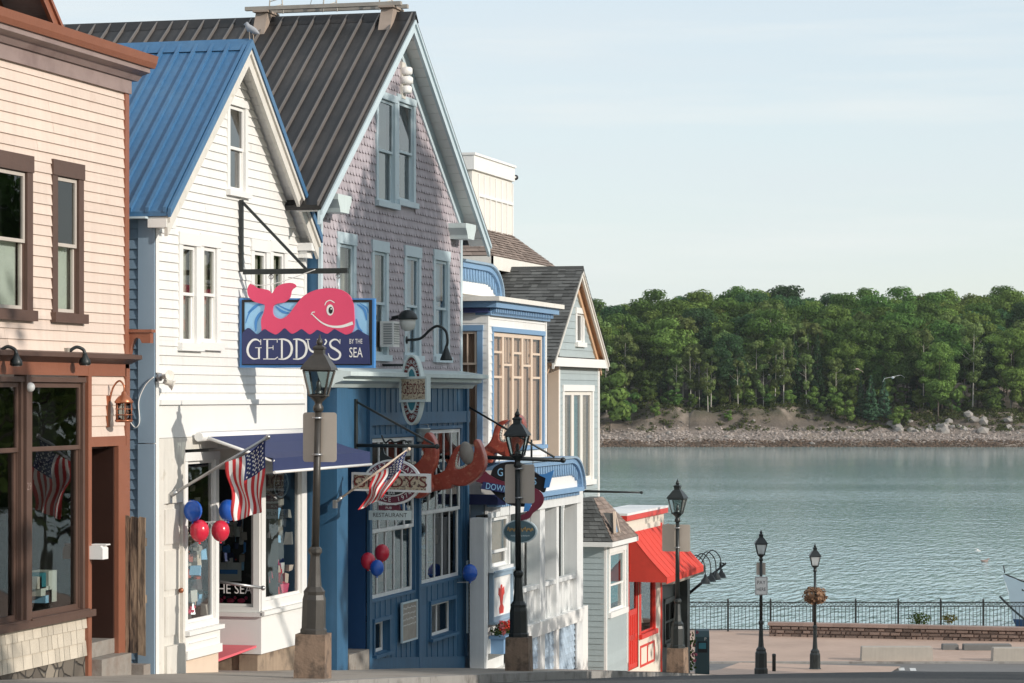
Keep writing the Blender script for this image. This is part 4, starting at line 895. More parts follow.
# cornice with dentils and flat roof
zc0 = zE(317); mb = MB().use(M['skyblue']); mb.box(FE, ye0 - .17, ye1 + .2, -.2, .22, zc0 + .11, zc0 + .22); mb.box(FEu, -17, -DE + .05, .0, .16, zc0 + .11, zc0 + .22); mb.box(FE, ye0 - .02, ye1 + .05, -.2, .08, zc0 - .02, zc0 + .11)
n = 34
for i in range(n): s = ye0 + (ye1 - ye0) * (i + .5) / n; mb.box(FE, s - .03, s + .03, .08, .16, zc0 + .03, zc0 + .11)
mb.use(M['signnavy']); mb.box(FEu, -17, -DE + .06, .0, .12, zc0 + .02, zc0 + .108); mb.build('cornice', E)
mb = MB().use(M['offwhite']); mb.box(FE, ye0 - .28, ye1 + .3, -4.5, .30, zc0 + .22, zc0 + .30); mb.build('roof', E)
def arched(name, D, u0, ue, vt, vb, uc, vinf, parent, dd=.32, sm=1):
    F = street(D); Y = lambda u: fy(u, D - dd); zz = lambda v: hz(v, -D + dd, Y(ue)); y0, y1, yc = Y(u0), Y(ue), Y(uc)
    q = [(yc + (y1 - yc) * math.sin(i * math.pi / 16), zz(vb) + (zz(vt) - zz(vb)) * math.cos(i * math.pi / 16)) for i in range(9)]
    out = [(y0, zz(vb)), (y0, zz(vt))] + q; t = .17 * sm
    q2 = [(yc + (y1 - yc - t) * math.sin(i * math.pi / 16), zz(vb) + .0 + (zz(vt) - t - zz(vb)) * math.cos(i * math.pi / 16)) for i in range(9)]
    inn = [(y0 + t * .2, zz(vb) + .0), (y0 + t * .2, zz(vt) - t)] + q2
    mb = MB().use(M['trimwhite']); mb.prism(F, inn, -.05, dd - .1)
    mb.use(M['skyblue'])
    for (A_, B_, C_, D_) in zip(out[1:], out[2:], inn[2:], inn[1:]): mb.prism(F, [A_, D_, C_, B_], 0, dd)
    mb.use(M['bluetrim'])
    for (A_, B_, C_, D_) in zip(out[1:], out[2:], inn[2:], inn[1:]):
        m_ = lambda p, q, k: (p[0] + (q[0] - p[0]) * k, p[1] + (q[1] - p[1]) * k)
        mb.prism(F, [A_, m_(A_, D_, .3), m_(B_, C_, .3), B_], dd + .001, dd + .05)
    s = y0 + .1; zz2 = zz(vt) - t - .01
    while s < y1 - t - .1:                    # row of scallops under the rim
        zt2 = zz2 if s < yc else zz2 - (zz(vt) - zz(vb)) * (1 - math.sqrt(max(0, 1 - ((s - yc) / (y1 - yc)) ** 2))) * .9
        mb.use(M['skyblue']); mb.prism(F, [(s - .075, zt2 + .02), (s - .06, zt2 - .08), (s - .01, zt2 - .19), (s + .06, zt2 - .23), (s + .055, zt2 - .1), (s + .075, zt2 + .02)], dd - .1, dd - .05); s += .19
    return mb.build(name, parent)
arched('arched_pediment', 13.1, 452, 502.5, 266, 298, 488, 0, E, .3, .8)
arched('arched_canopy', 12.25, 503, 584, 455, 489, 573, 0, E, .35, .8)
zr0 = hz(489, -12, 50); zr0 = hz(488, -11.95, fy(570, 11.95))
FEp = street(12.3)
mb = MB().use(M['skyblue']); mb.box(street(12.25), 45.15, fy(583, 11.9), -.25, .38, zr0 - .08, zr0 + .0)
for i in range(46): s = 45.2 + (fy(583, 11.9) - 45.25) * (i + .5) / 46; mb.box(street(12.25), s - .035, s + .035, .02, .3, zr0 - .16, zr0 - .08)
mb.use(M['signnavy']); mb.box(uphill(45.15), -12.6, -11.86, .0, .05, zr0 - .12, zr0 + .06); mb.build('porch_cornice', E)
mb = MB().use(M['porchwhite']); mb.box(street(12.0), 45.3, fy(583, 12.0), -.3, .0, zr0 - .32, zr0 - .085); mb.build('porch_beam', E)
# porch posts, rails and panels on the street side
yq = lambda u: fy(u, 12.05); FP = street(12.05)
zrl = hz(580, -12.05, yq(560)); zpb = hz(615, -12.05, yq(560)); zbt_ = hz(628, -12.05, yq(560))
for (u0, u1) in ((484, 488), (540, 545), (556.5, 559), (577, 583)):
    mb = MB().use(M['porchwhite']); mb.box(FP, yq(u0), yq(u1), -.25, .0, zs(yq(u0)) - .3, zr0 - .32); mb.build('porch_post', E)
for (u0, u1) in ((512, 540), (545, 556.5), (559, 577)):
    mb = MB().use(M['porchwhite']); mb.box(FP, yq(u0), yq(u1), -.15, -.02, zrl - .05, zrl + .03); mb.build('porch_rail', E)
    mb = MB().use(M['porchwhite']); a, b = yq(u0), yq(u1); mb.box(FP, a, b, -.12, -.09, zpb, zrl - .05)
    n = max(3, int((b - a) / .12))
    for i in range(n): s = a + (b - a) * (i + .5) / n; mb.box(FP, s - .012, s + .012, -.09, -.075, zpb, zrl - .05)
    mb.build('railing_panel', E)
mb = MB().use(M['trimwhite']); mb.box(FP, yq(488), yq(583), -.2, .03, zbt_, zpb); mb.build('skirt_board', E)
for (u0, u1) in ((520, 556), (559, 577)):
    mb = MB().use(M['blueshingle']); a, b = yq(u0), yq(u1); z = zs(b) - .2; k = 0
    mb.box(FP, a, b, -.2, -.06, z, zbt_)
    while z < zbt_ - .02:
        s = a - (.1 if k % 2 else 0)
        while s < b:
            s0, s1 = max(a, s), min(b, s + .19)
            if s1 - s0 > .02: mb.face([FP.P(s0, -.035, z), FP.P(s1, -.035, z), FP.P(s1, -.058, z + .11), FP.P(s0, -.058, z + .11)]); mb.face([FP.P(s0, -.06, z), FP.P(s1, -.06, z), FP.P(s1, -.035, z), FP.P(s0, -.035, z)])
            s += .2
        z += .11; k += 1
    mb.build('shingle_skirt', E)
mb = MB().use(M['trimwhite']); mb.box(FP, yq(488), yq(520), -.2, -.01, zs(48) - .4, zbt_ - .35); mb.build('base_board', E); mb = MB().use(M['trimwhite']); mb.box(FP, yq(556), yq(559), -.2, .005, zs(50) - .4, zbt_); mb.build('base_board', E); mb = MB().use(M['trimwhite']); mb.box(street(12.1), yq(577), fy(588, 12.08), -.3, .02, zs(52) - .4, zpb); mb.build('base_board', E)
# post on the uphill side of the porch
mb = MB().use(M['bluetrim']); xa, xb = px(470.5, 45.3), px(485, 45.3); mb.box(uphill(45.3), xa, xb, -.15, .0, zs(45.5) - .2, zr0 - .1); mb.use(M['porchwhite']); mb.box(uphill(45.3), xb, xb + .05, -.15, .01, zs(45.5) - .2, zr0 - .1); mb.box(uphill(45.3), xa - .02, xb + .07, -.02, .05, hz(636, xb, 45.3) - .0, hz(630, xb, 45.3)); mb.build('porch_post', E)
# shop front behind the porch
FEb = street(12.75); hs = []
for (u0, v0, u1, v1) in ((498, 505, 514, 571), (520, 500, 533, 580)):
    pass
wq = window(FP, yq(489), yq(509), hz(570, -12.05, yq(500)), hz(511, -12.05, yq(500)), E, M['porchwhite'], M['porchwhite'], cw=.09, hung=True, cutz=.3, cols=1, blind=M['blindtan'], blind_to=0, gl=GL, deep=.25, sw=.05)
mb = MB().use(M['porchwhite']); mb.box(FP, yq(488.2), yq(512), -.22, -.15, zbt_ - .4, zr0 - .32); mb.build('shop_wall', E)
mb = MB().use(M['bluetrim']); a, b, c, d = yq(490), yq(510), hz(619, -12.05, yq(500)), hz(571, -12.05, yq(500))
for q in ((a, a + .06, c, d), (b - .06, b, c, d), (a + .06, b - .06, c, c + .07), (a + .06, b - .06, d - .08, d)): mb.box(FP, q[0], q[1], -.02, .06, q[2], q[3])
mb.box(FP, a - .04, b + .04, -.02, .10, d, d + .035); mb.box(FP, a - .04, b + .04, -.02, .10, c - .04, c)
mc = mb.build('menu_case', E); mb = MB().use(M['signwhite']); mb.box(FP, a + .06, b - .06, -.02, .02, c + .07, d - .08); mb.use(M['redpaint']); mb.prism(FP, [((a + b) / 2 + x * 1.25, c + .10 + y) for x, y in ((-.10, 0), (.10, 0), (.12, .1), (.05, .16), (.09, .3), (.16, .34), (.14, .46), (.06, .42), (.03, .5), (-.03, .5), (-.06, .42), (-.14, .46), (-.16, .34), (-.09, .3), (-.05, .16), (-.12, .1))], .02, .028); mb.build('menu_card', mc)
flatwall(FEb, [(45.4, zs(52) - .5), (fy(583, 12.3), zs(52) - .5), (fy(583, 12.3), zr0 - .2), (45.4, zr0 - .2)], [], M['greyclap'], E, 'shop_wall')
for (u0, v0, u1, v1) in ((522, 505, 535, 640), (546, 505, 556, 640), (562, 502, 574, 640)):
    a, b = fy(u0, 12.68), fy(u1, 12.68); window(street(12.68), a, b, zs(50) + .5, zr0 - .4, E, M['porchwhite'], M['porchwhite'], cw=.08, hung=False, cols=1, gl=GL, deep=.06, sw=.05, blind=None)
mb = MB().use(M['plankgrey']); mb.box(FP, 45.4, yq(583), -.7, -.2, zbt_ - .05, zbt_); mb.build('porch_floor', E)
mb = MB().use(M['porchwhite']); mb.box(FP, 45.4, yq(583), -.7, -.2, zr0 - .35, zr0 - .3); mb.build('porch_ceiling', E)
mb = MB().use(M['plankgrey']); a, b = fy(500, DE), fy(556, DE); mb.box(FE, a, b, .0, .10, zE(473), zE(466)); mb.use(M['greyclap']); mb.prism(PXZ, [(-DE, zE(473)), (-DE + .14, zE(473)), (-DE + .28, zE(482)), (-DE, zE(482))], fy(530, DE), fy(545, DE)); mb.build('shade_roll', E)
# flower box
t = thing('flower_box', 'light blue window box of red and pink flowers on the white porch front', 'planter', tuple(FP.P(yq(500), .1, zs(47) + .4)))
a, b = yq(489), yq(511); z0 = hz(650, -12, yq(500)); z1 = hz(633, -12, yq(500)); m = MB().use(M['skyblue']); m.box(FP, a, b, .02, .26, z0, z1); m.box(FP, a - .02, b + .02, .0, .29, z1 - .04, z1 + .01); m.build('box', t)
def leaves(mb, c, rad, n, size, flat=.0, sq=(1, 1, 1), inner=.2, rr=R):
    for i in range(n):
        v = Vector((rr.gauss(0, 1), rr.gauss(0, 1), rr.gauss(0, 1))); v.normalize(); r = rr.uniform(inner, 1) ** .5
        p = Vector(c) + Vector((v.x * rad * sq[0], v.y * rad * sq[1], v.z * rad * sq[2])) * r
        nn = (v + Vector((rr.uniform(-.7, .7), rr.uniform(-.7, .7), rr.uniform(-.4, .9)))).normalized(); a = nn.orthogonal().normalized(); b = nn.cross(a); an = rr.uniform(0, 6.28); a, b = a * math.cos(an) + b * math.sin(an), b * math.cos(an) - a * math.sin(an)
        s = size * rr.uniform(.6, 1.3); mb.face([p + a * s * .5, p + b * s * .42 + a * s * .1, p - a * s * .5 + b * s * .1, p - b * s * .38])
LEAF = {'green': leafmat('leaf_green', (.055, .105, .028)), 'red': leafmat('petal_red', (.55, .05, .06), .3, .2), 'pink': leafmat('petal_pink', (.62, .20, .22), .3, .2), 'dry': leafmat('leaf_dry', (.22, .13, .085), .4, .2)}
m = MB().use(LEAF['green'])
for i in range(9): leaves(m, FP.P(a + (b - a) * (i + .5) / 9, .14, z1 + .08), .14, 45, .06)
m.build('foliage', t); m = MB().use(LEAF['red'])
for i in range(16): leaves(m, FP.P(a + (b - a) * R.random(), R.uniform(.08, .28), z1 + R.uniform(.1, .24)), .05, 16, .05)
m.use(LEAF['pink'])
for i in range(9): leaves(m, FP.P(a + (b - a) * R.random(), R.uniform(.08, .28), z1 + R.uniform(.08, .22)), .05, 16, .05)
m.build('flowers', t)

# ================================================================== F  grey gabled cottage
DF = 13.0; FF = street(DF); yf0, yf1 = fy(557.5, DF), fy(598.5, DF); yfm = (yf0 + yf1) / 2
Fb = thing('cottage', 'grey clapboard gabled cottage with a dark slate roof and cedar rake boards above the water', 'building', (-DF, yfm, zs(yfm)))
xff = -DF + .2; hwF = (fy(607, -xff) - fy(552, -xff)) / 2; yfm = fy(583, -xff); zrF = hz(268, xff, yfm); zeF = hz(362, xff, yfm + hwF); slF = (zrF - zeF) / hwF
holes = []
w, h = window(FF, *rz(DF, 575, 308, 583.5, 347), Fb, M['trimwhite'], M['trimwhite'], cw=.12, hung=False, gl=GL, sw=.03); holes.append(h)
a, b, c, d = rz(DF, 562, 385, 593, 486)
w, h = window(FF, a, b, c, d, Fb, M['trimwhite'], M['offwhite'], cw=.13, cols=3, hung=False, gl=GL, mw=.22, sw=.07, blind=M['blindtan'], blind_to=0); holes.append(h)
mb = MB().use(M['teal']); mb.box(FF, a + (b - a) * .36, a + (b - a) * .64, -.10, -.09, c + .2, d - .2); mb.build('door_panel', w)
zmid = hz(362, -DF, yfm)
mb = MB().use(M['greyclap']); rows(mb, FF, [(yf0 + .08, zmid + .1), (yf1 - .06, zmid + .1), (yfm + .0, zrF - .14)], holes[:1], .15, .014); mb.build('gable_wall', Fb)
clapwall(FF, [(yf0 + .13, zs(yf1) - .3), (yf1 - .13, zs(yf1) - .3), (yf1 - .13, zmid - .1), (yf0 + .13, zmid - .1)], holes[1:], M['greyclap'], Fb, 'wall', .13, .014)
for y_ in (yf0, yf1 - .13): mb = MB().use(M['trimwhite']); mb.box(FF, y_, y_ + .13, -.1, .028, zs(yf1) - .3, zmid - .1); mb.build('corner_board', Fb)
mb = MB().use(M['cedartrim']); mb.box(FF, yfm - hwF + .06, yfm + hwF - .06, -.1, .16, zmid - .10, zmid + .06); mb.use(M['trimwhite']); mb.box(FF, yfm - hwF + .05, yfm + hwF - .05, .16, .185, zmid - .11, zmid + .07); mb.build('cornice', Fb)
mb = MB().use(M['tanclap']); rows(mb, uphill(yf0), [(-19, zs(54) - .4), (-DF, zs(54) - .4), (-DF, zmid), (-19, zmid)], [], .13, .014); mb.build('side_wall', Fb)
mb = MB().use(M['tanclap']); mb.box(uphill(yf0), -DF - .2, -DF + .028, -.01, .03, zs(54) - .4, zmid - .1); mb.build('corner_board', Fb)
mb = MB().use(M['greyclap']); mb.box(rot90(yf1), DF, 19, -.02, 0, zs(57) - .4, zmid + .1); mb.build('side_wall', Fb)
mb = MB().use(M['slate'])
for sg in (-1, 1):
    mb.prism(XS, [(yfm + sg * hwF, zeF), (yfm, zrF), (yfm, zrF - .07), (yfm + sg * hwF, zeF - .07)], -20, xff)
    Lh = math.hypot(hwF, zrF - zeF); shingle_slope(mb, (xff + .01, yfm, zrF + .002), (-1, 0, 0), (0, sg * hwF / Lh, -(zrF - zeF) / Lh), 7, Lh + .03, .2, .115)
mb.prism(XS, [(yfm - .13, zrF - .11), (yfm, zrF + .045), (yfm + .13, zrF - .11)], -20, xff + .012); mb.build('roof', Fb)
rake(Fb, M['offwhite'], yfm, hwF - .01, zeF, zrF, xff - .01, .07, .13)
soffit(Fb, M['cedartrim'], yfm, hwF - .02, zeF, zrF, -DF, xff - .055, .075)
mb = MB().use(M['cedartrim'])
for sg in (-1, 1): mb.prism(XS, [(yfm + sg * (hwF - .05), zeF - .06), (yfm, zrF - .1), (yfm, zrF - .36), (yfm + sg * (hwF - .05), zeF - .3)], -DF, -DF + .05)
mb.build('frieze_board', Fb)
t = thing('pole', 'thin dark pole sticking out level from the grey cottage over the water view', 'pole', (-DF, 56.8, hz(492, -12, 56.8)))
m = MB().use(M['iron']); Yp = 55.9; m.tube([(-DF - .1, Yp, hz(491.5, -12, Yp)), (px(641, Yp), Yp, hz(492.5, px(641, Yp), Yp))], [.03, .018], 8); m.build('shaft', t); m = MB().use(M['iron']); m.ball((px(641.5, Yp), Yp, hz(492.5, px(641, Yp), Yp)), .035, 8, 6); m.build('tip', t)

# ================================================================== G  white lookout tower behind
DG = 15.0; FG = street(DG); yg0, yg1 = fy(472, DG), fy(512, DG)
G = thing('house', 'white boarded lookout tower on a brown hipped roof behind the mauve restaurant', 'building', (-DG, 56, zs(56)))
zgt, zgb = hz(168, -DG, yg1), hz(233, -DG, yg1)
mb = MB().use(M['offwhite']); mb.box(FG, yg0, yg1, -3.2, 0, zgb - .5, zgt)
nP = 6
mb.build('tower_wall', G); mb = MB().use(M['trimwhite'])
for i in range(nP + 1): s = fy(478, DG) + (yg1 - fy(478, DG)) * i / nP; mb.box(FG, s - .04, s + .02, .0, .03, zgb - .3, zgt - .35)
mb.box(FG, fy(478, DG), yg1, .0, .036, zgb + (zgt - zgb) * .42, zgb + (zgt - zgb) * .46); mb.build('batten', G)
mb = MB().use(M['trimwhite']); mb.box(FG, yg0 - .06, yg1 + .02, -3.25, .06, zgt - .30, zgt); mb.box(FG, yg0 - .08, yg1 + .05, -3.3, .09, zgt, zgt + .05); mb.build('cornice', G)
m = MB().use(M['black']); m.ball(FG.P(yg1 + .14, .05, zgt - .2), .06, 8, 6); m.use(M['trimwhite']); m.box(FG, yg1 + .03, yg1 + .13, .03, .07, zgt - .22, zgt - .18); m.build('camera_dome', G)
xh = -14.35; yh0, yh1 = fy(493, 14.35), fy(557, 14.35); zhe = hz(262, xh, (yh0 + yh1) / 2); zht = zgb - .05
mb = MB().use(M['brownshingle'])
tb = [(-DG - 3.2, yg0, zht), (-DG + .0, yg0, zht), (-DG + .0, yg1, zht), (-DG - 3.2, yg1, zht)]; eb = [(-19.2, yh0, zhe), (xh, yh0, zhe), (xh, yh1, zhe), (-19.2, yh1, zhe)]
mb.hexa(eb, tb)
def hip(mb, e0, e1, t0, t1, row=.16, tab=.3):  # shingle rows on a trapezoid
    e0, e1, t0, t1 = map(Vector, (e0, e1, t0, t1)); nn = (e1 - e0).cross(t0 - e0).normalized(); nn = nn if nn.z > 0 else -nn
    H = max((t0 - e0).length, (t1 - e1).length); n = max(2, int(H / row))
    for k in range(n):
        a, b = k / n, min(1, (k + 1.05) / n); A, B_ = e0.lerp(t0, a), e1.lerp(t1, a); D_, C_ = e0.lerp(t0, b), e1.lerp(t1, b); L = (B_ - A).length; x = -R.random() * tab
        while x < L:
            w = tab * R.uniform(.6, 1.3); p, q = max(0, x) / max(L, 1e-6), min(L, x + w * .97) / max(L, 1e-6); l = .016 * R.uniform(.6, 1.4)
            if q > p: mb.face([A.lerp(B_, p) + nn * (.004 + l), A.lerp(B_, q) + nn * (.004 + l), D_.lerp(C_, q) + nn * .004, D_.lerp(C_, p) + nn * .004])
            x += w
hip(mb, eb[1], eb[2], tb[1], tb[2]); hip(mb, eb[0], eb[1], tb[0], tb[1]); hip(mb, eb[2], eb[3], tb[2], tb[3]); mb.build('roof', G)
mb = MB().use(M['offwhite']); mb.box(street(-xh), yh0, yh1, -.04, .0, zhe - .28, zhe - .005); mb.box(uphill(yh0), -19.2, xh, -.04, .0, zhe - .28, zhe - .005); mb.box(uphill(yh1 - .04), -19.2, xh, -.04, .0, zhe - .28, zhe - .005); mb.box(street(-xh + .05), yh0 + .1, yh1 - .1, -4.6, -.05, zhe - .05, zhe - .01); mb.build('fascia_board', G)
mb = MB().use(M['white']); rows(mb, uphill(yh0 + .5), [(-19, zs(60) - .5), (-14.9, zs(60) - .5), (-14.9, zhe - .2), (-19, zhe - .2)], [], .13, .014); rows(mb, street(14.9), [(yh0 + .5, zs(60) - .5), (yh1 - .5, zs(60) - .5), (yh1 - .5, zhe - .2), (yh0 + .5, zhe - .2)], [], .13, .014); mb.box(rot90(yh1 - .52), 14.9, 19, -.02, 0, zs(60) - .5, zhe - .2); mb.build('wall', G)

# ================================================================== H  small shingle roofed kiosk
DH = 12.3; FH = street(DH); yh_0, yh_1 = fy(605, DH), fy(627, DH)
H = thing('kiosk', 'little grey kiosk with a weathered shingle roof between the porch and the red shop', 'kiosk', (-DH, 56, zs(56)))
zkr, zke = hz(498, -12.6, yh_0 + .9), hz(541, -12.2, yh_0 + .3)
holes = []
w, h = window(FH, *rz(DH, 608, 545, 625, 615), H, M['trimwhite'], M['trimwhite'], cw=.14, hung=True, cutz=.45, gl=GL, blind=M['teal'], blind_to=.1); holes.append(h)
clapwall(FH, [(yh_0 + .08, zs(57) - .3), (yh_1 - .05, zs(57) - .3), (yh_1 - .05, zke), (yh_0 + .08, zke)], holes, M['greyclap'], H, 'wall', .12, .012)
mb = MB().use(M['greyclap']); rows(mb, uphill(yh_0), [(-13.4, zs(57) - .3), (-DH - .02, zs(57) - .3), (-DH - .02, zke), (-13.4, zke)], [], .12, .014); mb.build('side_wall', H)
for q in ((yh_0, yh_0 + .08), (yh_1 - .07, yh_1)): mb = MB().use(M['trimwhite']); mb.box(FH, q[0], q[1], -.1, .03, zs(57) - .3, zke); mb.build('corner_board', H)
mb = MB().use(M['greyclap']); mb.box(rot90(yh_1), DH, 13.4, -.02, 0, zs(57) - .3, zke); mb.build('side_wall', H)
ov = .2; e = [(-13.6, yh_0 - ov, zke), (-DH + ov, yh_0 - ov, zke), (-DH + ov, yh_1 + ov, zke), (-13.6, yh_1 + ov, zke)]
ry0, ry1 = yh_0 + .75, yh_1 - .55; tt = [(-13.6, ry0, zkr), (-DH - .42, ry0, zkr), (-DH - .42, ry1, zkr), (-13.6, ry1, zkr)]
mb = MB().use(M['slate']); mb.hexa(e, tt); hip(mb, e[0], e[1], tt[0], tt[1], .13, .25); mb.use(M['brownshingle']); hip(mb, e[1], e[2], tt[1], tt[2], .13, .25); hip(mb, e[2], e[3], tt[2], tt[3], .13, .25); rf = mb.build('roof', H)  # one roof: sunlit street side painted in as browner shingles, uphill slope darker
mb = MB().use(M['slate']); yg = yh_0 + .3; zg_ = zke + .18
mb.poly([(-DH + .16, yg - .13, zg_), (-DH + .16, yg + .23, zg_), (-DH + .10, yg + .05, zg_ + .40), (-DH - .12, yg + .05, zg_ + .41)], [(0, 2, 3), (2, 1, 3), (0, 1, 3)]); mb.use(M['skyblue']); mb.face([(-DH + .165, yg - .11, zg_), (-DH + .165, yg + .21, zg_), (-DH + .108, yg + .05, zg_ + .36)]); mb.use(M['tanclap'])
mb.beam((-DH + .18, yg - .15, zg_ - .02), (-DH + .12, yg + .05, zg_ + .43), .04, .05, (1, 0, 0)); mb.beam((-DH + .18, yg + .25, zg_ - .02), (-DH + .12, yg + .05, zg_ + .43), .04, .05, (1, 0, 0)); mb.build('gablet', H)
mb = MB().use(M['trimwhite']); mb.box(street(DH - ov), yh_0 - ov, yh_1 + ov, -.03, .01, zke - .10, zke + .0); mb.box(uphill(yh_0 - ov), -13.6, -DH + ov, -.03, .01, zke - .10, zke + .0); mb.box(FH, yh_0 - ov + .03, yh_1 + ov - .03, -.9, ov - .04, zke - .05, zke - .01); mb.build('eave_board', H)

# ================================================================== I  red shop
DI = 12.5; FI = street(DI); yi0, yi1 = fy(627.5, DI), fy(661, DI)
I = thing('shop_building', 'cream fronted little shop with red door, red trim and a big red awning', 'building', (-DI, 60, zs(60)))
zit = hz(533, -DI, yi0); zpar = hz(519, -DI, yi0 + 1)
a, b, c, d = rz(DI, 639, 566, 655, 636); holes = []
w, h = window(FI, a, b, c, d, I, M['redpaint'], M['redpaint'], cw=.13, hung=False, gl=GL, deep=.8, sw=.03); holes.append(h)
k = MB(); goods(k, FI, a + .15, b - .15, -.5, -.2, c + .2, c + 1.2, 60, ['signwhite', 'steel', 'black', 'teal', 'plankgrey', 'blindgrey'], (.05, .11)); tag(k.build('shop_display', w), kind='stuff')
da, db = fy(629, DI), fy(638.5, DI); zdI0 = hz(671, -DI, da); zdI1 = hz(574, -DI, da)
holes.append((da, db, zdI0, zdI1))
flatwall(FI, [(yi0, zs(yi1) - .3), (yi1, zs(yi1) - .3), (yi1, zpar - .15), (yi0, zpar - .15)], holes, M['creamwall'], I)
mb = MB().use(M['creamwall']); mb.box(uphill(yi0), -19, -DI, -.05, 0, zs(60) - .5, zpar - .15); mb.box(rot90(yi1), DI, 19, -.05, 0, zs(62) - .5, zpar - .15); mb.build('side_wall', I)
mb = MB().use(M['redpaint']); mb.box(FI, yi1 - .07, yi1, .0, .03, zs(yi1) - .3, zpar - .2); mb.box(FI, yi0, yi0 + .07, .0, .03, zs(yi0) - .3, zpar - .2); mb.box(FI, yi0, yi1, .0, .05, zdI1 + .05, zdI1 + .18); mb.build('corner_board', I)
mb = MB().use(M['redpaint']); mb.box(FI, da, da + .12, -.06, -.02, zdI0, zdI1); mb.box(FI, db - .12, db, -.06, -.02, zdI0, zdI1)
for zz in (0, .3, .56, .97): q = zdI0 + (zdI1 - zdI0) * zz; mb.box(FI, da + .12, db - .12, -.06, -.02, q, q + .12)
mb.box(FI, da + .12, db - .12, -.06, -.035, zdI0, zdI0 + (zdI1 - zdI0) * .56)
for i in range(3): s = da + .12 + (db - da - .24) * (i + 1) / 4; mb.box(FI, s - .02, s + .02, -.06, -.02, zdI0 + .12, zdI0 + (zdI1 - zdI0) * .56)
dd = mb.build('door', I); mb = MB().use(GL); mb.face([FI.P(da + .12, -.045, zdI0 + (zdI1 - zdI0) * .6), FI.P(db - .12, -.045, zdI0 + (zdI1 - zdI0) * .6), FI.P(db - .12, -.045, zdI1 - .05), FI.P(da + .12, -.045, zdI1 - .05)]); mb.build('pane', dd)
mb = MB().use(M['interior']); mb.box(FI, da, db, -.3, -.28, zdI0, zdI1); mb.build('door_recess', I)
mb = MB().use(M['redpaint']); s0, s1 = fy(640, DI), fy(654, DI); z0_, z1_ = hz(661, -DI, s1), hz(640, -DI, s1)
for q in ((s0, s0 + .05, z0_, z1_), (s1 - .05, s1, z0_, z1_), (s0 + .05, s1 - .05, z0_, z0_ + .05), (s0 + .05, s1 - .05, z1_ - .05, z1_)): mb.box(FI, *q[:2], .0, .02, *q[2:])
mb.box(FI, (s0 + s1) / 2 - .02, (s0 + s1) / 2 + .02, .0, .02, z0_ + .05, z1_ - .05); mb.build('wall_panel', I)
# parapet with red cap
mb = MB().use(M['creamwall']); mb.box(FI, yi0 - .1, yi1 + .6, -.9, -.05, zit - .1, zpar); mb.build('parapet', I)
mb = MB().use(M['redpaint']); mb.box(FI, yi0 - .15, yi1 + .75, -.95, .02, zpar, zpar + .12); mb.box(FI, yi0 - .15, yi1 + .7, -.05, .06, zit - .14, zit - .02); mb.use(M['signwhite']); mb.box(FI, yi0 - .15, yi1 + .75, -.95, .03, zpar + .12, zpar + .17); mb.build('parapet_cap', I)
xo = px(667, yi0 + .05); za1 = hz(584, xo, yi0); za0 = zit
m = MB().use(M['redcloth']); n = 9; ya0_, ya1_ = yi0 + .02, yi1 + .7; P = lambda t, y, s=0: Vector((-DI + .04 + (xo + DI - .04) * t, y, za0 + (za1 + .14 - za0) * t - .04 * math.sin(math.pi * t) - s))
for i in range(n):
    y0, y1 = ya0_ + (ya1_ - ya0_) * i / n, ya0_ + (ya1_ - ya0_) * (i + 1) / n
    for j in range(6): m.face([P(j / 6, y0), P(j / 6, y1), P((j + 1) / 6, y1), P((j + 1) / 6, y0)]); m.face([P((j + 1) / 6, y0, .012), P((j + 1) / 6, y1, .012), P(j / 6, y1, .012), P(j / 6, y0, .012)])
    m.tube([P(j / 6, y0) + Vector((0, 0, .004)) for j in range(7)], .007, 5, False)
    w0 = .13; m.box(street(-xo), y0, y1 - .004, -.01, .0, za1 + .13 - w0, za1 + .13)
for yy, sg in ((ya0_, 1), (ya1_, -1)):
    for j in range(6):
        A_, B_ = P(j / 6, yy), P((j + 1) / 6, yy); zb_ = za1 + .03 - .0; m.poly([A_, B_, Vector((B_.x, yy, zb_)), Vector((A_.x, yy, zb_)), A_ + Vector((0, .01 * sg, 0)), B_ + Vector((0, .01 * sg, 0)), Vector((B_.x, yy + .01 * sg, zb_)), Vector((A_.x, yy + .01 * sg, zb_))], [(0, 3, 2, 1), (4, 5, 6, 7)])
m.build('awning', I)
mb = MB().use(M['slate']); mb.box(FI, yi0, yi1 + .5, -6, -.9, zpar - .3, zpar - .2); mb.build('roof', I)

# ================================================================== J  dark shop at the end of the row
DJ = 13.2; FJ = street(DJ); yj0, yj1 = fy(661, DJ), fy(690, DJ)
J = thing('shop_building', 'low dark green shop front at the end of the row behind the third street lamp', 'building', (-DJ, 66.5, zs(66.5)))
zj = hz(578, -DJ, 66); zj0 = zs(69) - .4
a, b, c, d = fy(664, DJ), fy(682, DJ), zs(67) + .8, zj - .5
w, h = window(FJ, a, b, c, d, J, M['darkgreen'], M['darkgreen'], cw=.1, cols=3, rws=2, hung=False, gl=GL, mw=.05)
flatwall(FJ, [(yj0, zj0), (yj1, zj0), (yj1, zj), (yj0, zj)], [h], M['darkgreen'], J)
mb = MB().use(M['darkgreen']); mb.box(uphill(yj0), -18, -DJ, -.05, 0, zj0, zj); mb.box(rot90(yj1), DJ, 18, -.05, 0, zj0, zj); mb.build('side_wall', J)
mb = MB().use(M['plankgrey']); mb.prism(PXZ, [(-DJ, zj - .12), (-DJ + .3, zj - .1), (-DJ + .34, zj + .02), (-DJ + .34, zj + .1), (-DJ, zj + .2)], yj0, yj1 + .4); mb.build('cornice', J)
mb = MB().use(M['darkgreen']); mb.box(FJ, yj0, yj1, -5, .0, zj + .0, zj + .12); mb.build('roof', J)
mb = MB().use(M['darkgreen']); y = fy(687, 12.95); mb.box(street(12.95), y - .2, y + .12, -.2, .05, zs(69) - .3, zj - .0); mb.build('post', J)
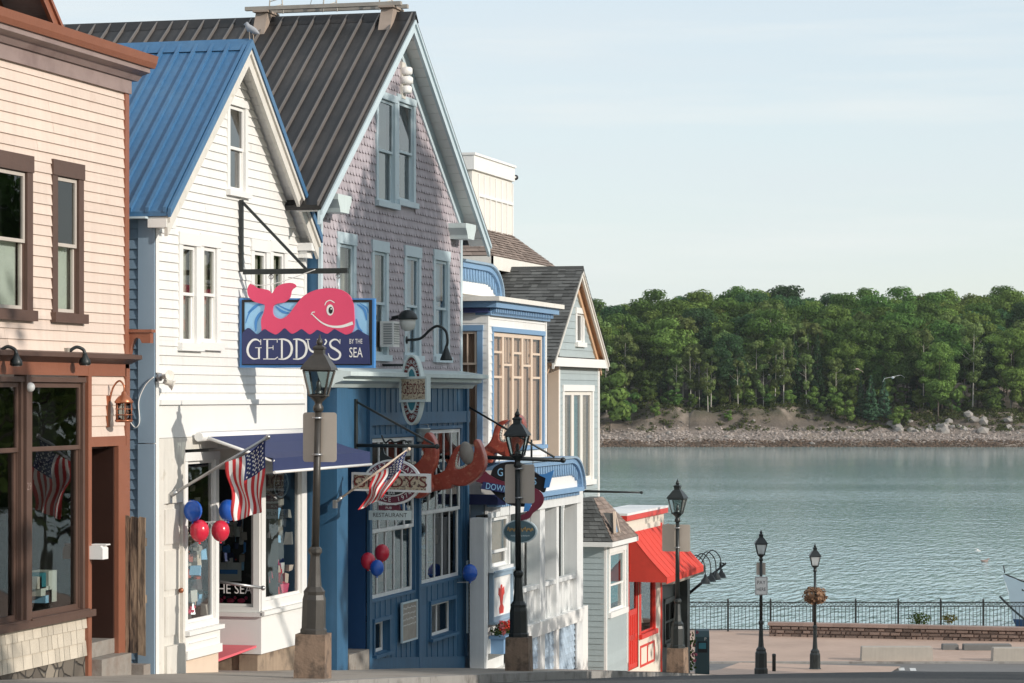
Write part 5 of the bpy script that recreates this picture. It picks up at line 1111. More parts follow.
for i, (u, lab) in enumerate(((672, 'first black gooseneck lamp over the dark shop, nearest the red awning'), (678, 'second black gooseneck lamp over the dark shop from the red awning'), (683.5, 'third black gooseneck lamp over the dark shop from the red awning'), (689, 'last black gooseneck lamp over the dark shop, nearest the bay'))):
    y = fy(u, DJ); gooseneck('sign_lamp', lab, tuple(FJ.P(y, .3, zj + .12)), (1, 0, 0), M['iron'], .4, .55, .14, 'gooseneck lamps over the dark shop', .42)
t = thing('boom_pole', 'dark pole slanting up over the water beside the gooseneck lamps', 'pole', (-13, 69, zj)); m = MB().use(M['iron']); Y = 69.3; m.tube([(px(676, Y), Y, hz(604, px(676, Y), Y)), (px(726, Y), Y, hz(563, px(726, Y), Y))], [.045, .028], 8); m.build('shaft', t)
m = MB().use(M['iron']); p = Vector((px(720, Y), Y, hz(568, px(720, Y), Y))); m.tube([p, p + Vector((.0, 0, .14)), p + Vector((.1, 0, .12))], .02, 6); m.build('hook', t)
# ================================================================== signs over the sidewalk
def plane(Y):                                 # a cross-street sign plane: pixel -> (x, z)
    return lambda u, v: (px(u, Y), hz(v, px(u, Y), Y))
def zoom(Y, u0, v0, sc):                      # sketch coordinates of an enlarged region -> (x, z)
    q = plane(Y); return lambda x, y: q(u0 + x / sc, v0 + y / sc)
# --- whale sign and its bracket
YW = 34.45; FW = uphill(YW); W = zoom(YW, 235, 275, 6.828); pw = plane(YW)
t = thing('sign_bracket', 'black iron triangle bracket on the white clapboards carrying the pink whale sign', 'bracket', (-DC, YW, hz(270, -12.5, YW)))
x0, z0 = -DC + .03, pw(237, 272)[1]; x1 = pw(348, 272)[0]; zt2 = pw(237, 200)[1]
m = MB().use(M['iron']); m.box(FW, x0 - .01, x0 + .04, -.025, .025, z0 - .0, zt2); m.build('upright', t)
m = MB().use(M['iron']); m.box(FW, x0 + .045, x1, -.03, .03, z0 - .035, z0 + .035); m.build('arm', t)
m = MB().use(M['iron']); m.beam((x0 + .03, YW, zt2 - .03), (pw(306, 270)[0], YW, z0 + .03), .035, .035); m.build('brace', t)
for u in (271, 338):
    m = MB().use(M['steel']); x, zz = pw(u, 283); m.tube([(x, YW, z0 - .03), (x, YW, zz - .25)], .008, 6); m.tube([(x + .03 * math.cos(i * .52), YW, z0 - .07 + .03 * math.sin(i * .52)) for i in range(13)], .008, 5, False); m.build('hanger', t)
m = MB().use(M['trimwhite']); m.tube(smoothpts([(*[W(115, 60)[0], YW - .06, W(115, 60)[1]],), (W(180, 72)[0], YW - .06, W(180, 72)[1]), (W(300, 55)[0], YW - .06, W(300, 55)[1]), (W(430, 10)[0], YW - .04, W(430, 10)[1]), (pw(316, 272)[0], YW - .03, z0 + .02)], 6), .006, 5); m.build('cord', t)
S = thing('shop_sign', 'navy and sky blue hanging sign with a smiling pink whale above white lettering', 'sign', (pw(308, 330)[0], YW, pw(308, 330)[1]))
def outline(fn, pts, n=5, closed=True): return [fn(*p) for p in smoothpts(pts, n, closed)]
m = MB().use(M['signblue']); m.prism(FW, [W(38, 632), W(955, 635), W(958, 160), W(38, 158)], -.04, .035); m.build('board', S)
m = MB().use(M['black'])
for q in (((55, 170), (72, 170), (72, 615), (55, 615)), ((922, 170), (942, 170), (942, 615), (922, 615)), ((72, 170), (922, 170), (922, 186), (72, 186)), ((72, 598), (922, 598), (922, 615), (72, 615))): m.prism(FW, [W(*p) for p in q[::-1]], .035, .05)
m.build('border', S)
m = MB().use(M['signsky']); m.face([FW.P(W(*p)[0], .0385, W(*p)[1]) for p in ((72, 598), (922, 598), (922, 186), (72, 186))])
m.use(M['signblue'])
for pts, wd in (([(95, 260), (150, 210), (225, 195)], .03), ([(80, 330), (105, 260), (160, 215)], .02), ([(150, 385), (150, 320), (175, 270), (200, 250)], .045), ([(285, 215), (330, 250), (380, 262)], .035), ([(300, 205), (360, 235), (400, 245)], .02), ([(840, 200), (890, 240), (905, 310)], .035), ([(860, 195), (905, 225), (915, 260)], .02), ([(835, 300), (850, 360), (875, 385)], .03)):
    p = smoothpts([W(*q) for q in pts], 6); n = len(p); ribbon(m, FW, p, [wd * (.25 + .75 * math.sin(math.pi * (i + .3) / n)) for i in range(n)], .0415)
m.build('painted_sky', S)
wh = [(120, 58), (95, 95), (102, 145), (140, 182), (195, 198), (214, 210), (205, 260), (190, 300), (190, 350), (205, 400), (300, 415), (500, 415), (700, 415), (790, 402), (816, 372), (824, 330), (822, 260), (816, 195), (790, 140), (742, 106), (680, 91), (605, 94), (535, 113), (472, 150), (420, 212), (376, 270), (330, 299), (288, 290), (268, 262), (272, 214), (302, 196), (352, 186), (385, 152), (398, 104), (427, 78), (400, 56), (342, 60), (292, 84), (263, 126), (240, 106), (200, 96), (158, 88)]
m = MB().use(M['whalepink']); m.prism(FW, outline(W, wh, 4)[::-1], .0355, .062); m.build('whale', S)
m = MB().use(M['signwhite']); p = smoothpts([W(*q) for q in ((535, 265), (560, 290), (610, 330), (670, 352), (740, 352), (815, 328))], 6); n = len(p); ribbon(m, FW, p, [.012 + .034 * (i / n) ** 1.5 for i in range(n)], .0655)
ribbon(m, FW, smoothpts([W(*q) for q in ((530, 272), (540, 256), (556, 254))], 5), .014, .0655); ribbon(m, FW, smoothpts([W(*q) for q in ((624, 208), (634, 186), (660, 174), (690, 190))], 5), .013, .0655)
ex, ez = W(660, 240); m.face([FW.P(ex + .052 * math.cos(a), .0655, ez + .075 * math.sin(a)) for a in [i * math.pi / 10 for i in range(20)]])
m.use(M['black']); ex, ez = W(664, 242); m.face([FW.P(ex + .03 * math.cos(a), .0672, ez + .046 * math.sin(a)) for a in [i * math.pi / 10 for i in range(20)]])
m.use(M['signwhite']); ex, ez = W(668, 232); m.face([FW.P(ex + .009 * math.cos(a), .069, ez + .012 * math.sin(a)) for a in [i * math.pi / 5 for i in range(10)]]); m.build('whale_face', S)
wv = [(60, 400), (75, 382), (100, 362), (128, 380), (160, 406), (190, 385), (215, 370), (245, 388), (290, 407), (325, 385), (350, 364), (375, 385), (402, 402), (440, 385), (465, 370), (492, 388), (522, 406), (552, 390), (572, 375), (602, 388), (640, 402), (668, 385), (690, 370), (725, 388), (772, 408), (820, 392), (850, 373), (885, 395), (922, 415)]
pts = [W(*p) for p in smoothpts(wv, 4)]; m = MB().use(M['signnavy']); m.prism(FW, [W(60, 608), W(932, 608)] + pts[::-1], .036, .068); wvo = m.build('wave', S)
m = MB().use(M['signwhite'])
def stroke(pts, w0=.018, w1=None, sm=6):
    p = smoothpts([W(*q) for q in pts], sm) if sm else [W(*q) for q in pts]; n = len(p); ribbon(m, FW, p, w0 if w1 is None else [w0 + (w1 - w0) * math.sin(math.pi * i / (n - 1)) for i in range(n)], .0705)
def vbar(x, y0, y1, w=.026): stroke([(x, y0), (x, y1)], w, None, 0)
stroke([(188, 462), (165, 443), (135, 445), (108, 475), (98, 515), (110, 552), (140, 573), (175, 568)], .010, .034); stroke([(188, 440), (188, 478)], .010, None, 0); vbar(176, 498, 574); stroke([(150, 497), (194, 497)], .010, None, 0)
vbar(232, 440, 574); stroke([(205, 440), (300, 440)], .011, None, 0); stroke([(232, 500), (272, 496)], .010, None, 0); stroke([(205, 574), (285, 574), (305, 560)], .012, None, 0); stroke([(300, 436), (300, 462)], .010, None, 0); stroke([(272, 482), (272, 512)], .010, None, 0)
for x in (322, 422):
    vbar(x + 10, 442, 574); stroke([(x - 14, 440), (x + 25, 440), (x + 62, 458), (x + 78, 500), (x + 66, 548), (x + 30, 573), (x - 14, 574)], .011, .034)
stroke([(508, 440), (518, 500), (545, 525), (575, 515), (588, 480)], .012, .028); vbar(589, 440, 560); stroke([(572, 440), (606, 440)], .010, None, 0); stroke([(494, 440), (524, 440)], .010, None, 0); stroke([(589, 555), (578, 576), (556, 578)], .014)
stroke([(626, 440), (636, 455), (622, 478)], .020)
stroke([(728, 470), (712, 446), (685, 442), (662, 462), (668, 490), (700, 510), (728, 535), (722, 566), (690, 578), (660, 562), (648, 535)], .010, .032); stroke([(728, 438), (728, 472)], .010, None, 0)
text(m, FW, 'BY THE', W(836, 455)[0], W(836, 455)[1], .092, .0705, .62); text(m, FW, 'SEA', W(836, 533)[0], W(836, 533)[1], .19, .0705, .62)
m.build('lettering', wvo)

# --- flags on poles
def flag_cloth(name, parent, corner, hd, L, drop, seed, sway, twist=0.0):
    rr = random.Random(seed); nh, nf = 26, 44; hd = Vector(hd); side = Vector((hd.y, -hd.x, 0)); side = side.normalized() if side.length > 1e-3 else Vector((1, 0, 0))
    G_ = {}
    for i in range(nh + 1):
        for j in range(nf + 1):
            h, f = i / nh, j / nf
            p = Vector(corner) + hd * (L * h * (1 - .32 * f)) + Vector((0, 0, -1)) * drop * f * (1 - .10 * h) + Vector(sway) * f ** 1.3
            p += side * (.055 * f ** .6 * math.sin(h * 13 + f * 2.2 + seed) + .03 * math.sin(f * 8 + h * 5 + seed * 2)) + hd * (.02 * math.sin(f * 9 + h * 6))
            p += Vector((0, 0, 1)) * (-.05 * math.sin(math.pi * h) * (1 - f))
            G_[i, j] = p
    m = MB(); m.smooth = True; vs = [G_[i, j] for i in range(nh + 1) for j in range(nf + 1)]
    m.use(M['flagred']).use(M['flagwhite']).use(M['flagblue']); i0 = 0; m.v = [tuple(p) for p in vs]
    for i in range(nh):
        st = int(i / nh * 13)
        for j in range(nf):
            can = (i / nh < 7 / 13) and (j / nf < .40)
            m.f.append((i * (nf + 1) + j, i * (nf + 1) + j + 1, (i + 1) * (nf + 1) + j + 1, (i + 1) * (nf + 1) + j)); m.mi.append(2 if can else (0 if st % 2 == 0 else 1)); m.sm.append(True)
    o = m.build(name, parent); so = o.modifiers.new('thick', 'SOLIDIFY'); so.thickness = .004
    m = MB().use(M['flagwhite'])
    for a in range(9):
        for b in range(11):
            if (a + b) % 2: continue
            h, f = (a + .8) / 9.6 * 7 / 13, (b + .8) / 11.6 * .40; i, j = int(h * nh), int(f * nf); p = G_[i, j].lerp(G_[min(i + 1, nh), min(j + 1, nf)], .5); e1 = (G_[min(i + 1, nh), j] - G_[i, j]).normalized(); e2 = (G_[i, min(j + 1, nf)] - G_[i, j]).normalized(); nn = e1.cross(e2).normalized()
            for sg in (-1, 1): m.face([p + nn * .006 * sg + (e1 * math.cos(q * math.pi / 5 + .3) + e2 * math.sin(q * math.pi / 5 + .3)) * (.016 if q % 2 else .008) for q in range(10)])
    m.build('stars', o)
def flagpole(name_lab, base, tip, L, drop, seed, sway, mt, r=.018, flab=None, twist=0, group=None):
    base, tip = Vector(base), Vector(tip); t = thing('flagpole', name_lab, 'flagpole', tuple(base))
    m = MB().use(mt); m.tube([base, tip], r, 10); m.ball(tip, r * 1.7, 10, 8); m.build('pole', t)
    m = MB().use(M['steel']); d = (tip - base).normalized(); m.tube([base - d * .02, base + d * .12], r * 1.6, 10); m.box(street(-base.x), base.y - .04, base.y + .04, -.03, .02, base.z - .09, base.z + .03); m.build('socket', t)
    fl = thing('flag', flab, 'flag', tuple(tip)); flag_cloth('cloth', fl, tip - d * .03, -d, L, drop, seed, sway)
    m = MB().use(M['steel'])
    for k in (.03, L): m.tube([tip - d * k + Vector((0, .0, 0)) + Vector((math.sin(q) * r * 1.5, 0, math.cos(q) * r * 1.5)) for q in [i * .63 for i in range(11)]], .004, 4, False)
    m.build('ring', fl)
Yf = 31.9; b_ = Vector((-DC + .03, Yf, hz(496, -DC, Yf))); xt = px(268, Yf); t_ = Vector((xt, Yf, hz(437, xt, Yf)))
flagpole('steel flagpole slanting out from the white shop beside its narrow door', b_, t_, .62, .92, 3, (-.02, -.05, 0), M['steel'], .019, 'drooping stars and stripes flag lit by the sun in front of the white shop bay')
Yf = 37.45; xb_ = -DS + .04; b_ = Vector((xb_, Yf, hz(502, xb_, Yf))); xt = px(409, Yf); t_ = Vector((xt, Yf, hz(449, xt, Yf)))
flagpole('pale wooden flagpole slanting out from the blue storefront doorway', b_, t_, .66, .74, 8, (-.34, -.04, .06), M['tanclap'], .016, 'crumpled stars and stripes flag hanging across the oval restaurant sign')

# --- oval projecting sign, sideways on the mauve and blue front
YO = 40.2; FO = uphill(YO); po = plane(YO); Zo = zoom(YO, 390, 350, 8.53)
S = thing('shop_sign', 'tall pale framed oval sign with a fish scale name plate projecting over the pale cornice', 'sign', (*[po(412, 390)[0], YO, po(412, 390)[1]],))
def ell(fn, cx, cy, rx, ry, n=40): return [fn(cx + rx * math.cos(2 * math.pi * i / n), cy - ry * math.sin(2 * math.pi * i / n)) for i in range(n)]
def ering(m, F, fn, cx, cy, rx, ry, r2x, r2y, d0, d1, n=40):
    a = ell(fn, cx, cy, rx, ry, n); b = ell(fn, cx, cy, r2x, r2y, n); k = [F.P(x, d1, z) for x, z in a] + [F.P(x, d1, z) for x, z in b] + [F.P(x, d0, z) for x, z in a] + [F.P(x, d0, z) for x, z in b]
    for i in range(n):
        j = (i + 1) % n; m.face([k[i], k[j], k[n + j], k[n + i]]); m.face([k[2 * n + i], k[2 * n + j], k[j], k[i]]); m.face([k[n + i], k[n + j], k[3 * n + j], k[3 * n + i]])
m = MB().use(M['palecornice']); m.prism(FO, ell(Zo, 185, 340, 92, 300), -.16, .02); m.build('board', S)
m = MB().use(M['oxblood']); m.prism(FO, ell(Zo, 188, 340, 76, 278), .0205, .026); m.build('ring', S)
m = MB().use(M['palecornice']); ering(m, FO, Zo, 190, 340, 52, 200, 42, 178, .02, .045); ering(m, FO, Zo, 186, 340, 92, 300, 80, 284, .0, .05); m.build('rim', S)
m = MB().use(M['teal']); m.prism(FO, ell(Zo, 190, 340, 42, 176), .0265, .034); m.build('center', S)
m = MB().use(M['palecornice']); cx, cz = Zo(188, 340); rx, rz_ = abs(Zo(252, 340)[0] - cx), abs(Zo(188, 102)[1] - cz)
arctext(m, FO, 'RESTAURANT', cx, cz, rx, .085, .03, math.radians(150), math.radians(30), .8, rz_); arctext(m, FO, 'BAR HARBOR', cx, cz, rx, .085, .03, math.radians(205), math.radians(335), .8, rz_, True); m.build('lettering', S)
m = MB().use(M['palecornice']); A_ = [Zo(88, 448), Zo(322, 442), Zo(322, 224), Zo(88, 228)]; m.prism(FO, A_, -.16, .06); pl = m.build('name_plate', S)
m = MB().use(M['tanplate']); m.prism(FO, [Zo(108, 424), Zo(308, 420), Zo(308, 246), Zo(108, 250)], .06, .064)
m.use(M['palecornice']); 
for q in (((88, 448), (322, 442), (322, 424), (88, 430)), ((88, 246), (322, 242), (322, 224), (88, 228))): m.prism(FO, [Zo(*p) for p in q], .0605, .078)
m.use(M['oxblood']); cx, cz = Zo(208, 336); text(m, FO, "GEDDY'S", cx, cz, .24, .066, .37); m.build('lettering', pl)
m = MB().use(M['iron']); m.tube([(-DD, YO + .08, po(400, 365)[1]), (po(405, 365)[0], YO + .08, po(400, 365)[1])], .02, 8); m.build('hanger', S)

# --- ring sign with its bracket
YG = 38.5; FGs = uphill(YG); Zg = zoom(YG, 345, 425, 6.83); pg = plane(YG)
t = thing('sign_bracket', 'black iron bracket on the blue storefront carrying the round restaurant sign', 'bracket', (-DS, YG, pg(355, 445)[1]))
zb = pg(390, 445.5)[1]; xe = pg(437, 446)[0]; m = MB().use(M['iron']); m.tube([(-DS + .02, YG, zb), (xe, YG, zb - .01)], .027, 8); m.ball((xe, YG, zb - .01), .04, 8, 6); m.build('arm', t)
m = MB().use(M['iron']); m.beam((-DS + .03, YG, pg(356, 402)[1]), (xe - .05, YG, zb + .02), .035, .03); m.build('brace', t)
m = MB().use(M['iron']); m.box(street(DS), YG - .05, YG + .05, .0, .03, zb - .1, pg(356, 399)[1]); m.build('wall_plate', t)
sc = MB().use(M['iron']); c = Zg(290, 190)
sc.tube([FGs.P(*q) for q in [(a, 0, b) for a, b in smoothpts([Zg(250, 70), Zg(275, 120), Zg(310, 100), Zg(340, 120), Zg(400, 105), Zg(440, 125)], 5)]], .014, 6); sc.prism(FGs, outline(Zg, [(238, 215), (250, 180), (262, 160), (275, 200), (330, 230), (370, 240), (300, 250), (250, 250)], 4), -.02, .02); sc.build('scrollwork', t)
S = thing('shop_sign', 'round white and maroon restaurant sign with a long fish scale name bar', 'sign', (*[Zg(325, 390)[0], YG, Zg(325, 390)[1]],))
m = MB().use(M['signwhite']); m.prism(FGs, ell(Zg, 325, 390, 196, 156), -.045, .03); m.build('board', S)
m = MB().use(M['maroon']); m.prism(FGs, ell(Zg, 325, 390, 180, 142), .0305, .036); m.build('ring', S)
m = MB().use(M['signwhite']); m.prism(FGs, ell(Zg, 325, 390, 128, 98), .0365, .044); m.use(M['darkgreen']); m.prism(FGs, ell(Zg, 325, 390, 118, 90), .0445, .050); m.build('center', S)
m = MB().use(M['signwhite']); cx, cz = Zg(325, 390); rx, rz_ = abs(Zg(325 + 154, 390)[0] - cx), abs(Zg(325, 390 + 120)[1] - cz)
arctext(m, FGs, 'MEET & EAT', cx, cz, rx, .095, .039, math.radians(152), math.radians(28), .95, rz_); arctext(m, FGs, 'SINCE 1974', cx, cz, rx, .095, .039, math.radians(212), math.radians(328), .95, rz_, True); text(m, FGs, 'BAR', Zg(325, 466)[0], Zg(325, 466)[1], .06, .052); m.build('lettering', S)
m = MB().use(M['signwhite']); m.prism(FGs, [Zg(55, 447), Zg(580, 462), Zg(580, 334), Zg(55, 322)], -.07, .075); pl = m.build('name_plate', S)
m = MB().use(M['tanplate']); m.prism(FGs, [Zg(72, 432), Zg(562, 445), Zg(562, 350), Zg(72, 338)], .0755, .080); m.use(M['oxblood']); cx, cz = Zg(318, 391); text(m, FGs, "GEDDY'S", cx, cz, .24, .083, 1.22); m.use(M['oxblood']); m.build('lettering', pl)
t = thing('shop_sign', 'small pale RESTAURANT board hanging beneath the round maroon sign', 'sign', (*[Zg(310, 615)[0], YG, Zg(310, 615)[1]],))
m = MB().use(M['palecornice']); m.prism(FGs, [Zg(165, 648), Zg(452, 650), Zg(452, 586), Zg(165, 584)], -.02, .02); m.build('board', t); m = MB().use(M['black']); text(m, FGs, 'RESTAURANT', *Zg(309, 616), .088, .0225, .98); m.build('lettering', t)
m = MB().use(M['maroon']); m.prism(FGs, [Zg(230, 582), Zg(375, 582), Zg(375, 548), Zg(230, 548)], -.015, .012); m.use(M['signwhite']); text(m, FGs, 'PUB', *Zg(300, 566), .05, .0145, 1.1); m.build('name_strip', t)
for x in (190, 430): m = MB().use(M['steel']); m.tube([FGs.P(Zg(x, 590)[0], 0, Zg(x, 590)[1]), FGs.P(Zg(x, 500)[0], 0, Zg(x, 500)[1])], .006, 5); m.build('chain', t)

# --- giant lobster claws reaching out from the corner of the blue storefront
def inflate(name, parent, F, pts, thick, m, vox=.013, it=5):
    mb = MB().use(m); mb.prism(F, pts, -thick, thick); o = mb.build(name, parent)
    md = o.modifiers.new('r', 'REMESH'); md.mode = 'VOXEL'; md.voxel_size = vox; md.use_smooth_shade = True
    sm = o.modifiers.new('s', 'SMOOTH'); sm.factor = .5; sm.iterations = it
    dg = bpy.context.evaluated_depsgraph_get(); dg.update(); me = bpy.data.meshes.new_from_object(o.evaluated_get(dg)); o.modifiers.clear(); old = o.data; o.data = me; bpy.data.meshes.remove(old)
    me.materials.clear(); me.materials.append(m); me.polygons.foreach_set('use_smooth', [True] * len(me.polygons)); me.update(); return o
def ccw(p):
    a = sum(p[i][0] * p[(i + 1) % len(p)][1] - p[(i + 1) % len(p)][0] * p[i][1] for i in range(len(p))); return p if a > 0 else p[::-1]
def claw(lab, Y, fn, pts, teeth, ridge=None, thick=.115):
    F = uphill(Y); p = ccw(outline(fn, pts, 4)); cx = sum(a for a, _ in p) / len(p); cz = sum(b for _, b in p) / len(p)
    t = thing('lobster_claw', lab, 'sculpture', (cx, Y, cz), 'red lobster claws on the restaurant corner'); inflate('claw', t, F, p, thick, M['lobster'])
    m = MB().use(M['claw_teeth'])
    for line in teeth:
        q = smoothpts([fn(*a) for a in line], 5)
        for a, b in q[::2]: m.ball(F.P(a, thick * .75, b), .024, 8, 6)
    m.build('teeth', t)
    m = MB().use(M['oxblood'])                # painted shell ridge along the outer edge and joint bands on the arm
    q = [fn(*a) for a in smoothpts(ridge, 6)] if ridge else []
    if len(q) > 2: m.tube([F.P(a, thick * .80, b) for a, b in q], .016, 6); m.build('shell_ridge', t)
    return t
Zc4 = lambda Y: zoom(Y, 425, 405, 7.19)
z1 = Zc4(42.2)
claw('big brick red lobster claw gripping a grey oyster beside the round sign', 42.2, z1, [(-70, 575), (-30, 548), (0, 528), (60, 505), (100, 495), (150, 468), (172, 425), (200, 355), (240, 298), (278, 284), (262, 320), (240, 370), (226, 440), (245, 462), (285, 452), (335, 410), (362, 350), (366, 300), (358, 265), (378, 245), (402, 270), (428, 340), (440, 400), (428, 465), (375, 532), (300, 578), (240, 580), (205, 572), (188, 600), (120, 612), (40, 625), (-10, 640), (-70, 640)], [[(272, 296), (246, 350), (236, 400), (238, 440), (260, 452), (300, 436), (330, 400)]], [(60, 512), (88, 545), (128, 575), (176, 590)])
F = uphill(42.12); c = z1(312, 345); m = MB().use(M['plankgrey']); rotm = Matrix.Rotation(math.radians(-12), 3, 'Y')
m.lathe(F.P(c[0], .02, c[1]), [(max(.002, .15 * math.sin(math.pi * k / 12)), -.19 * math.cos(math.pi * k / 12)) for k in range(13)], 16, True, 0, rotm @ Matrix.Diagonal(Vector((.8, .55, 1))))
o = m.build('oyster', None, tuple(F.P(c[0], .02, c[1]))); tag(o, 'grey sculpted oyster pinched in the middle red lobster claw', 'sculpture')
z2 = Zc4(45.05)
claw('red lobster claw raised behind the second street lamp in front of white clapboards', 45.05, z2, [(428, 318), (468, 275), (490, 235), (505, 180), (525, 138), (562, 112), (612, 108), (580, 138), (556, 170), (545, 210), (548, 250), (570, 268), (610, 255), (640, 210), (648, 150), (645, 95), (672, 66), (708, 95), (722, 150), (712, 230), (680, 310), (640, 365), (600, 385), (560, 362), (515, 345), (505, 385), (488, 416), (440, 412), (452, 365)], [[(575, 148), (556, 185), (552, 230), (566, 256), (600, 246)]])
z0c = zoom(41.6, 345, 425, 6.83)
claw('red lobster claw rising behind the right end of the round restaurant sign', 41.6, z0c, [(400, 215), (405, 165), (425, 140), (455, 135), (462, 175), (452, 235), (470, 275), (500, 262), (535, 220), (552, 170), (545, 115), (556, 66), (578, 50), (604, 75), (626, 120), (634, 200), (624, 275), (600, 325), (585, 380), (600, 430), (560, 480), (500, 500), (430, 450), (420, 330)], [[(450, 170), (446, 230), (462, 262), (490, 256)]], None, .11)
t = thing('bait_bucket', 'small pale blue bucket held up beside the red claw behind the bracket', 'bucket', (*[z0c(510, 70)[0], 41.75, z0c(510, 70)[1]],)); m = MB().use(M['palecornice']); c = z0c(512, 115); m.lathe((c[0], 41.75, c[1]), [(.10, 0), (.105, .02), (.12, .2), (.125, .2), (.125, .215), (.115, .215), (.11, .15)], 16); m.build('bucket_body', t); m = MB().use(M['steel']); m.tube([(c[0] - .12, 41.75, c[1] + .19), (c[0] - .08, 41.75, c[1] + .28), (c[0] + .08, 41.75, c[1] + .28), (c[0] + .12, 41.75, c[1] + .19)], .006, 5); m.build('handle', t)

# --- black and maroon lobster sign on the third bracket
YL = 44.75; FL = uphill(YL); Zl = zoom(YL, 475, 450, 6.21); pl_ = plane(YL)
t = thing('sign_bracket', 'long black bracket reaching from the blue corner past the second street lamp', 'bracket', (-DS, YL, pl_(500, 460)[1]))
zb = pl_(520, 457)[1]; xe = pl_(563, 460)[0]; m = MB().use(M['iron']); m.tube([(-DS, YL, zb), (xe, YL, zb - .05)], .035, 8); m.ball((xe, YL, zb - .05), .05, 8, 6); m.build('arm', t)
m = MB().use(M['iron']); m.tube([(-DS - .0, YL, pl_(467, 406)[1]), (xe - .15, YL, zb + .0)], .018, 8); m.build('brace', t)
m = MB().use(M['iron']); xv = pl_(531.5, 445)[0]; m.tube([(xv, YL, zb), (xv, YL, zb + .3)], .018, 6); m.build('upright', t)
S = thing('shop_sign', 'black winged sign with a maroon lobster tail and blue fins behind the lamp', 'sign', (*[Zl(260, 230)[0], YL, Zl(260, 230)[1]],))
m = MB().use(M['black']); m.prism(FL, ccw(outline(Zl, [(95, 165), (115, 115), (165, 82), (240, 72), (320, 95), (385, 145), (442, 172), (432, 262), (395, 250), (380, 300), (345, 345), (290, 352), (220, 340), (160, 305), (100, 250), (60, 200)], 4)), -.04, .03); m.build('board', S)
m = MB().use(M['maroon']); m.prism(FL, ccw(outline(Zl, [(-15, 185), (20, 160), (52, 122), (90, 150), (150, 185), (230, 205), (300, 215), (370, 235), (415, 262), (432, 305), (412, 352), (365, 390), (345, 420), (315, 432), (280, 436), (288, 405), (318, 390), (352, 350), (368, 315), (350, 292), (260, 275), (150, 250), (60, 215), (30, 200)], 4)), .031, .052); m.build('lobster_tail', S)
m = MB().use(M['signnavy']); m.prism(FL, ccw([Zl(*p) for p in ((40, 240), (58, 196), (375, 252), (372, 296))]), .0525, .064); bn = m.build('banner', S)
m = MB().use(M['signsky']); a0 = math.atan2(Zl(375, 270)[1] - Zl(50, 215)[1], Zl(375, 270)[0] - Zl(50, 215)[0]); text(m, FL, 'DOWNEASTER', *Zl(215, 247), .15, .0665, .82, a0); m.build('lettering', bn)
m = MB().use(M['signblue']); m.prism(FL, ccw([Zl(*p) for p in ((396, 152), (440, 148), (494, 124), (478, 180), (464, 232), (432, 236), (442, 174))]), .031, .046); m.build('fin', S); m = MB().use(M['signblue']); m.prism(FL, ccw([Zl(*p) for p in ((318, 322), (368, 290), (352, 350), (338, 378), (306, 384))]), .0525, .066); m.build('fin', S)
m = MB().use(M['signsky']); text(m, FL, 'G', *Zl(160, 140), .19, .034, .8); text(m, FL, 'S', *Zl(375, 195), .17, .034, .8); text(m, FL, 'COOL', *Zl(222, 308), .085, .054, 1.0, a0 * .8); m.build('lettering', S)
for x in (150, 360): m = MB().use(M['steel']); m.tube([FL.P(Zl(x, 100)[0], 0, Zl(x, 105)[1]), FL.P(Zl(x, 40)[0], 0, zb)], .008, 5); m.build('chain', S)
S = thing('shop_sign', 'oval teal grey sign with gold script hanging lowest beside the second lamp', 'sign', (*[Zl(280, 505)[0], YL + .02, Zl(280, 505)[1]],))
M['ovalteal'] = mat('ovalteal', (.075, .135, .165), .45, .1); M['gold'] = mat('gold', (.45, .30, .12), .4, .1)
m = MB().use(M['paletrim']); m.prism(FL, ccw(ell(Zl, 280, 505, 106, 74)), -.03, .02); m.build('rim', S); m = MB().use(M['ovalteal']); m.prism(FL, ccw(ell(Zl, 280, 505, 98, 67)), .0205, .027); m.build('board', S)
m = MB().use(M['gold'])
for i in range(6): x = 205 + i * 26; ribbon(m, FL, smoothpts([Zl(x, 500), Zl(x + 6, 478 + 8 * (i % 2)), Zl(x + 14, 505), Zl(x + 22, 485), Zl(x + 28, 500)], 4), .014, .0295)
m.use(M['paletrim'])
for i in range(8): x = 225 + i * 15; ribbon(m, FL, [Zl(x, 535), Zl(x + 4, 528), Zl(x + 8, 536), Zl(x + 12, 530)], .008, .0295)
m.build('script', S)
for x in (215, 345): m = MB().use(M['steel']); m.tube([FL.P(Zl(x, 455)[0], 0, Zl(x, 455)[1]), FL.P(Zl(x, 345)[0], 0, Zl(x, 345)[1])], .006, 5); m.build('chain', S)

# --- balloons
def balloon(u, v, Y, x, r, col, lab, group, tie):
    z = hz(v, x, Y); t = thing('balloon', lab, 'balloon', (x, Y, z), group)
    m = MB().use(M['balloon' + col]); m.lathe((x, Y, z), [(max(.002, r * math.sin(math.pi * k / 14) * (1 - .10 * (1 - k / 14))), -r * 1.12 * math.cos(math.pi * k / 14)) for k in range(15)], 20); m.lathe((x, Y, z - r * 1.12 - .02), [(.022, 0), (.012, .02), (.006, .03)], 8); m.build('skin', t)
    m = MB().use(M['trimwhite']); m.tube(smoothpts([(x, Y, z - r * 1.14), ((x + tie[0]) / 2 + .02, (Y + tie[1]) / 2, (z - r * 1.1 + tie[2]) / 2), tie], 5), .004, 4); m.build('string', t)
def bxy(u, D): y = fy(u, D); return -D, y
G1 = 'balloons at the white shop entrance'; G2 = 'balloons on the blue storefront'
tie = (-DC + .06, 33.2, hz(522, -DC, 33.2))
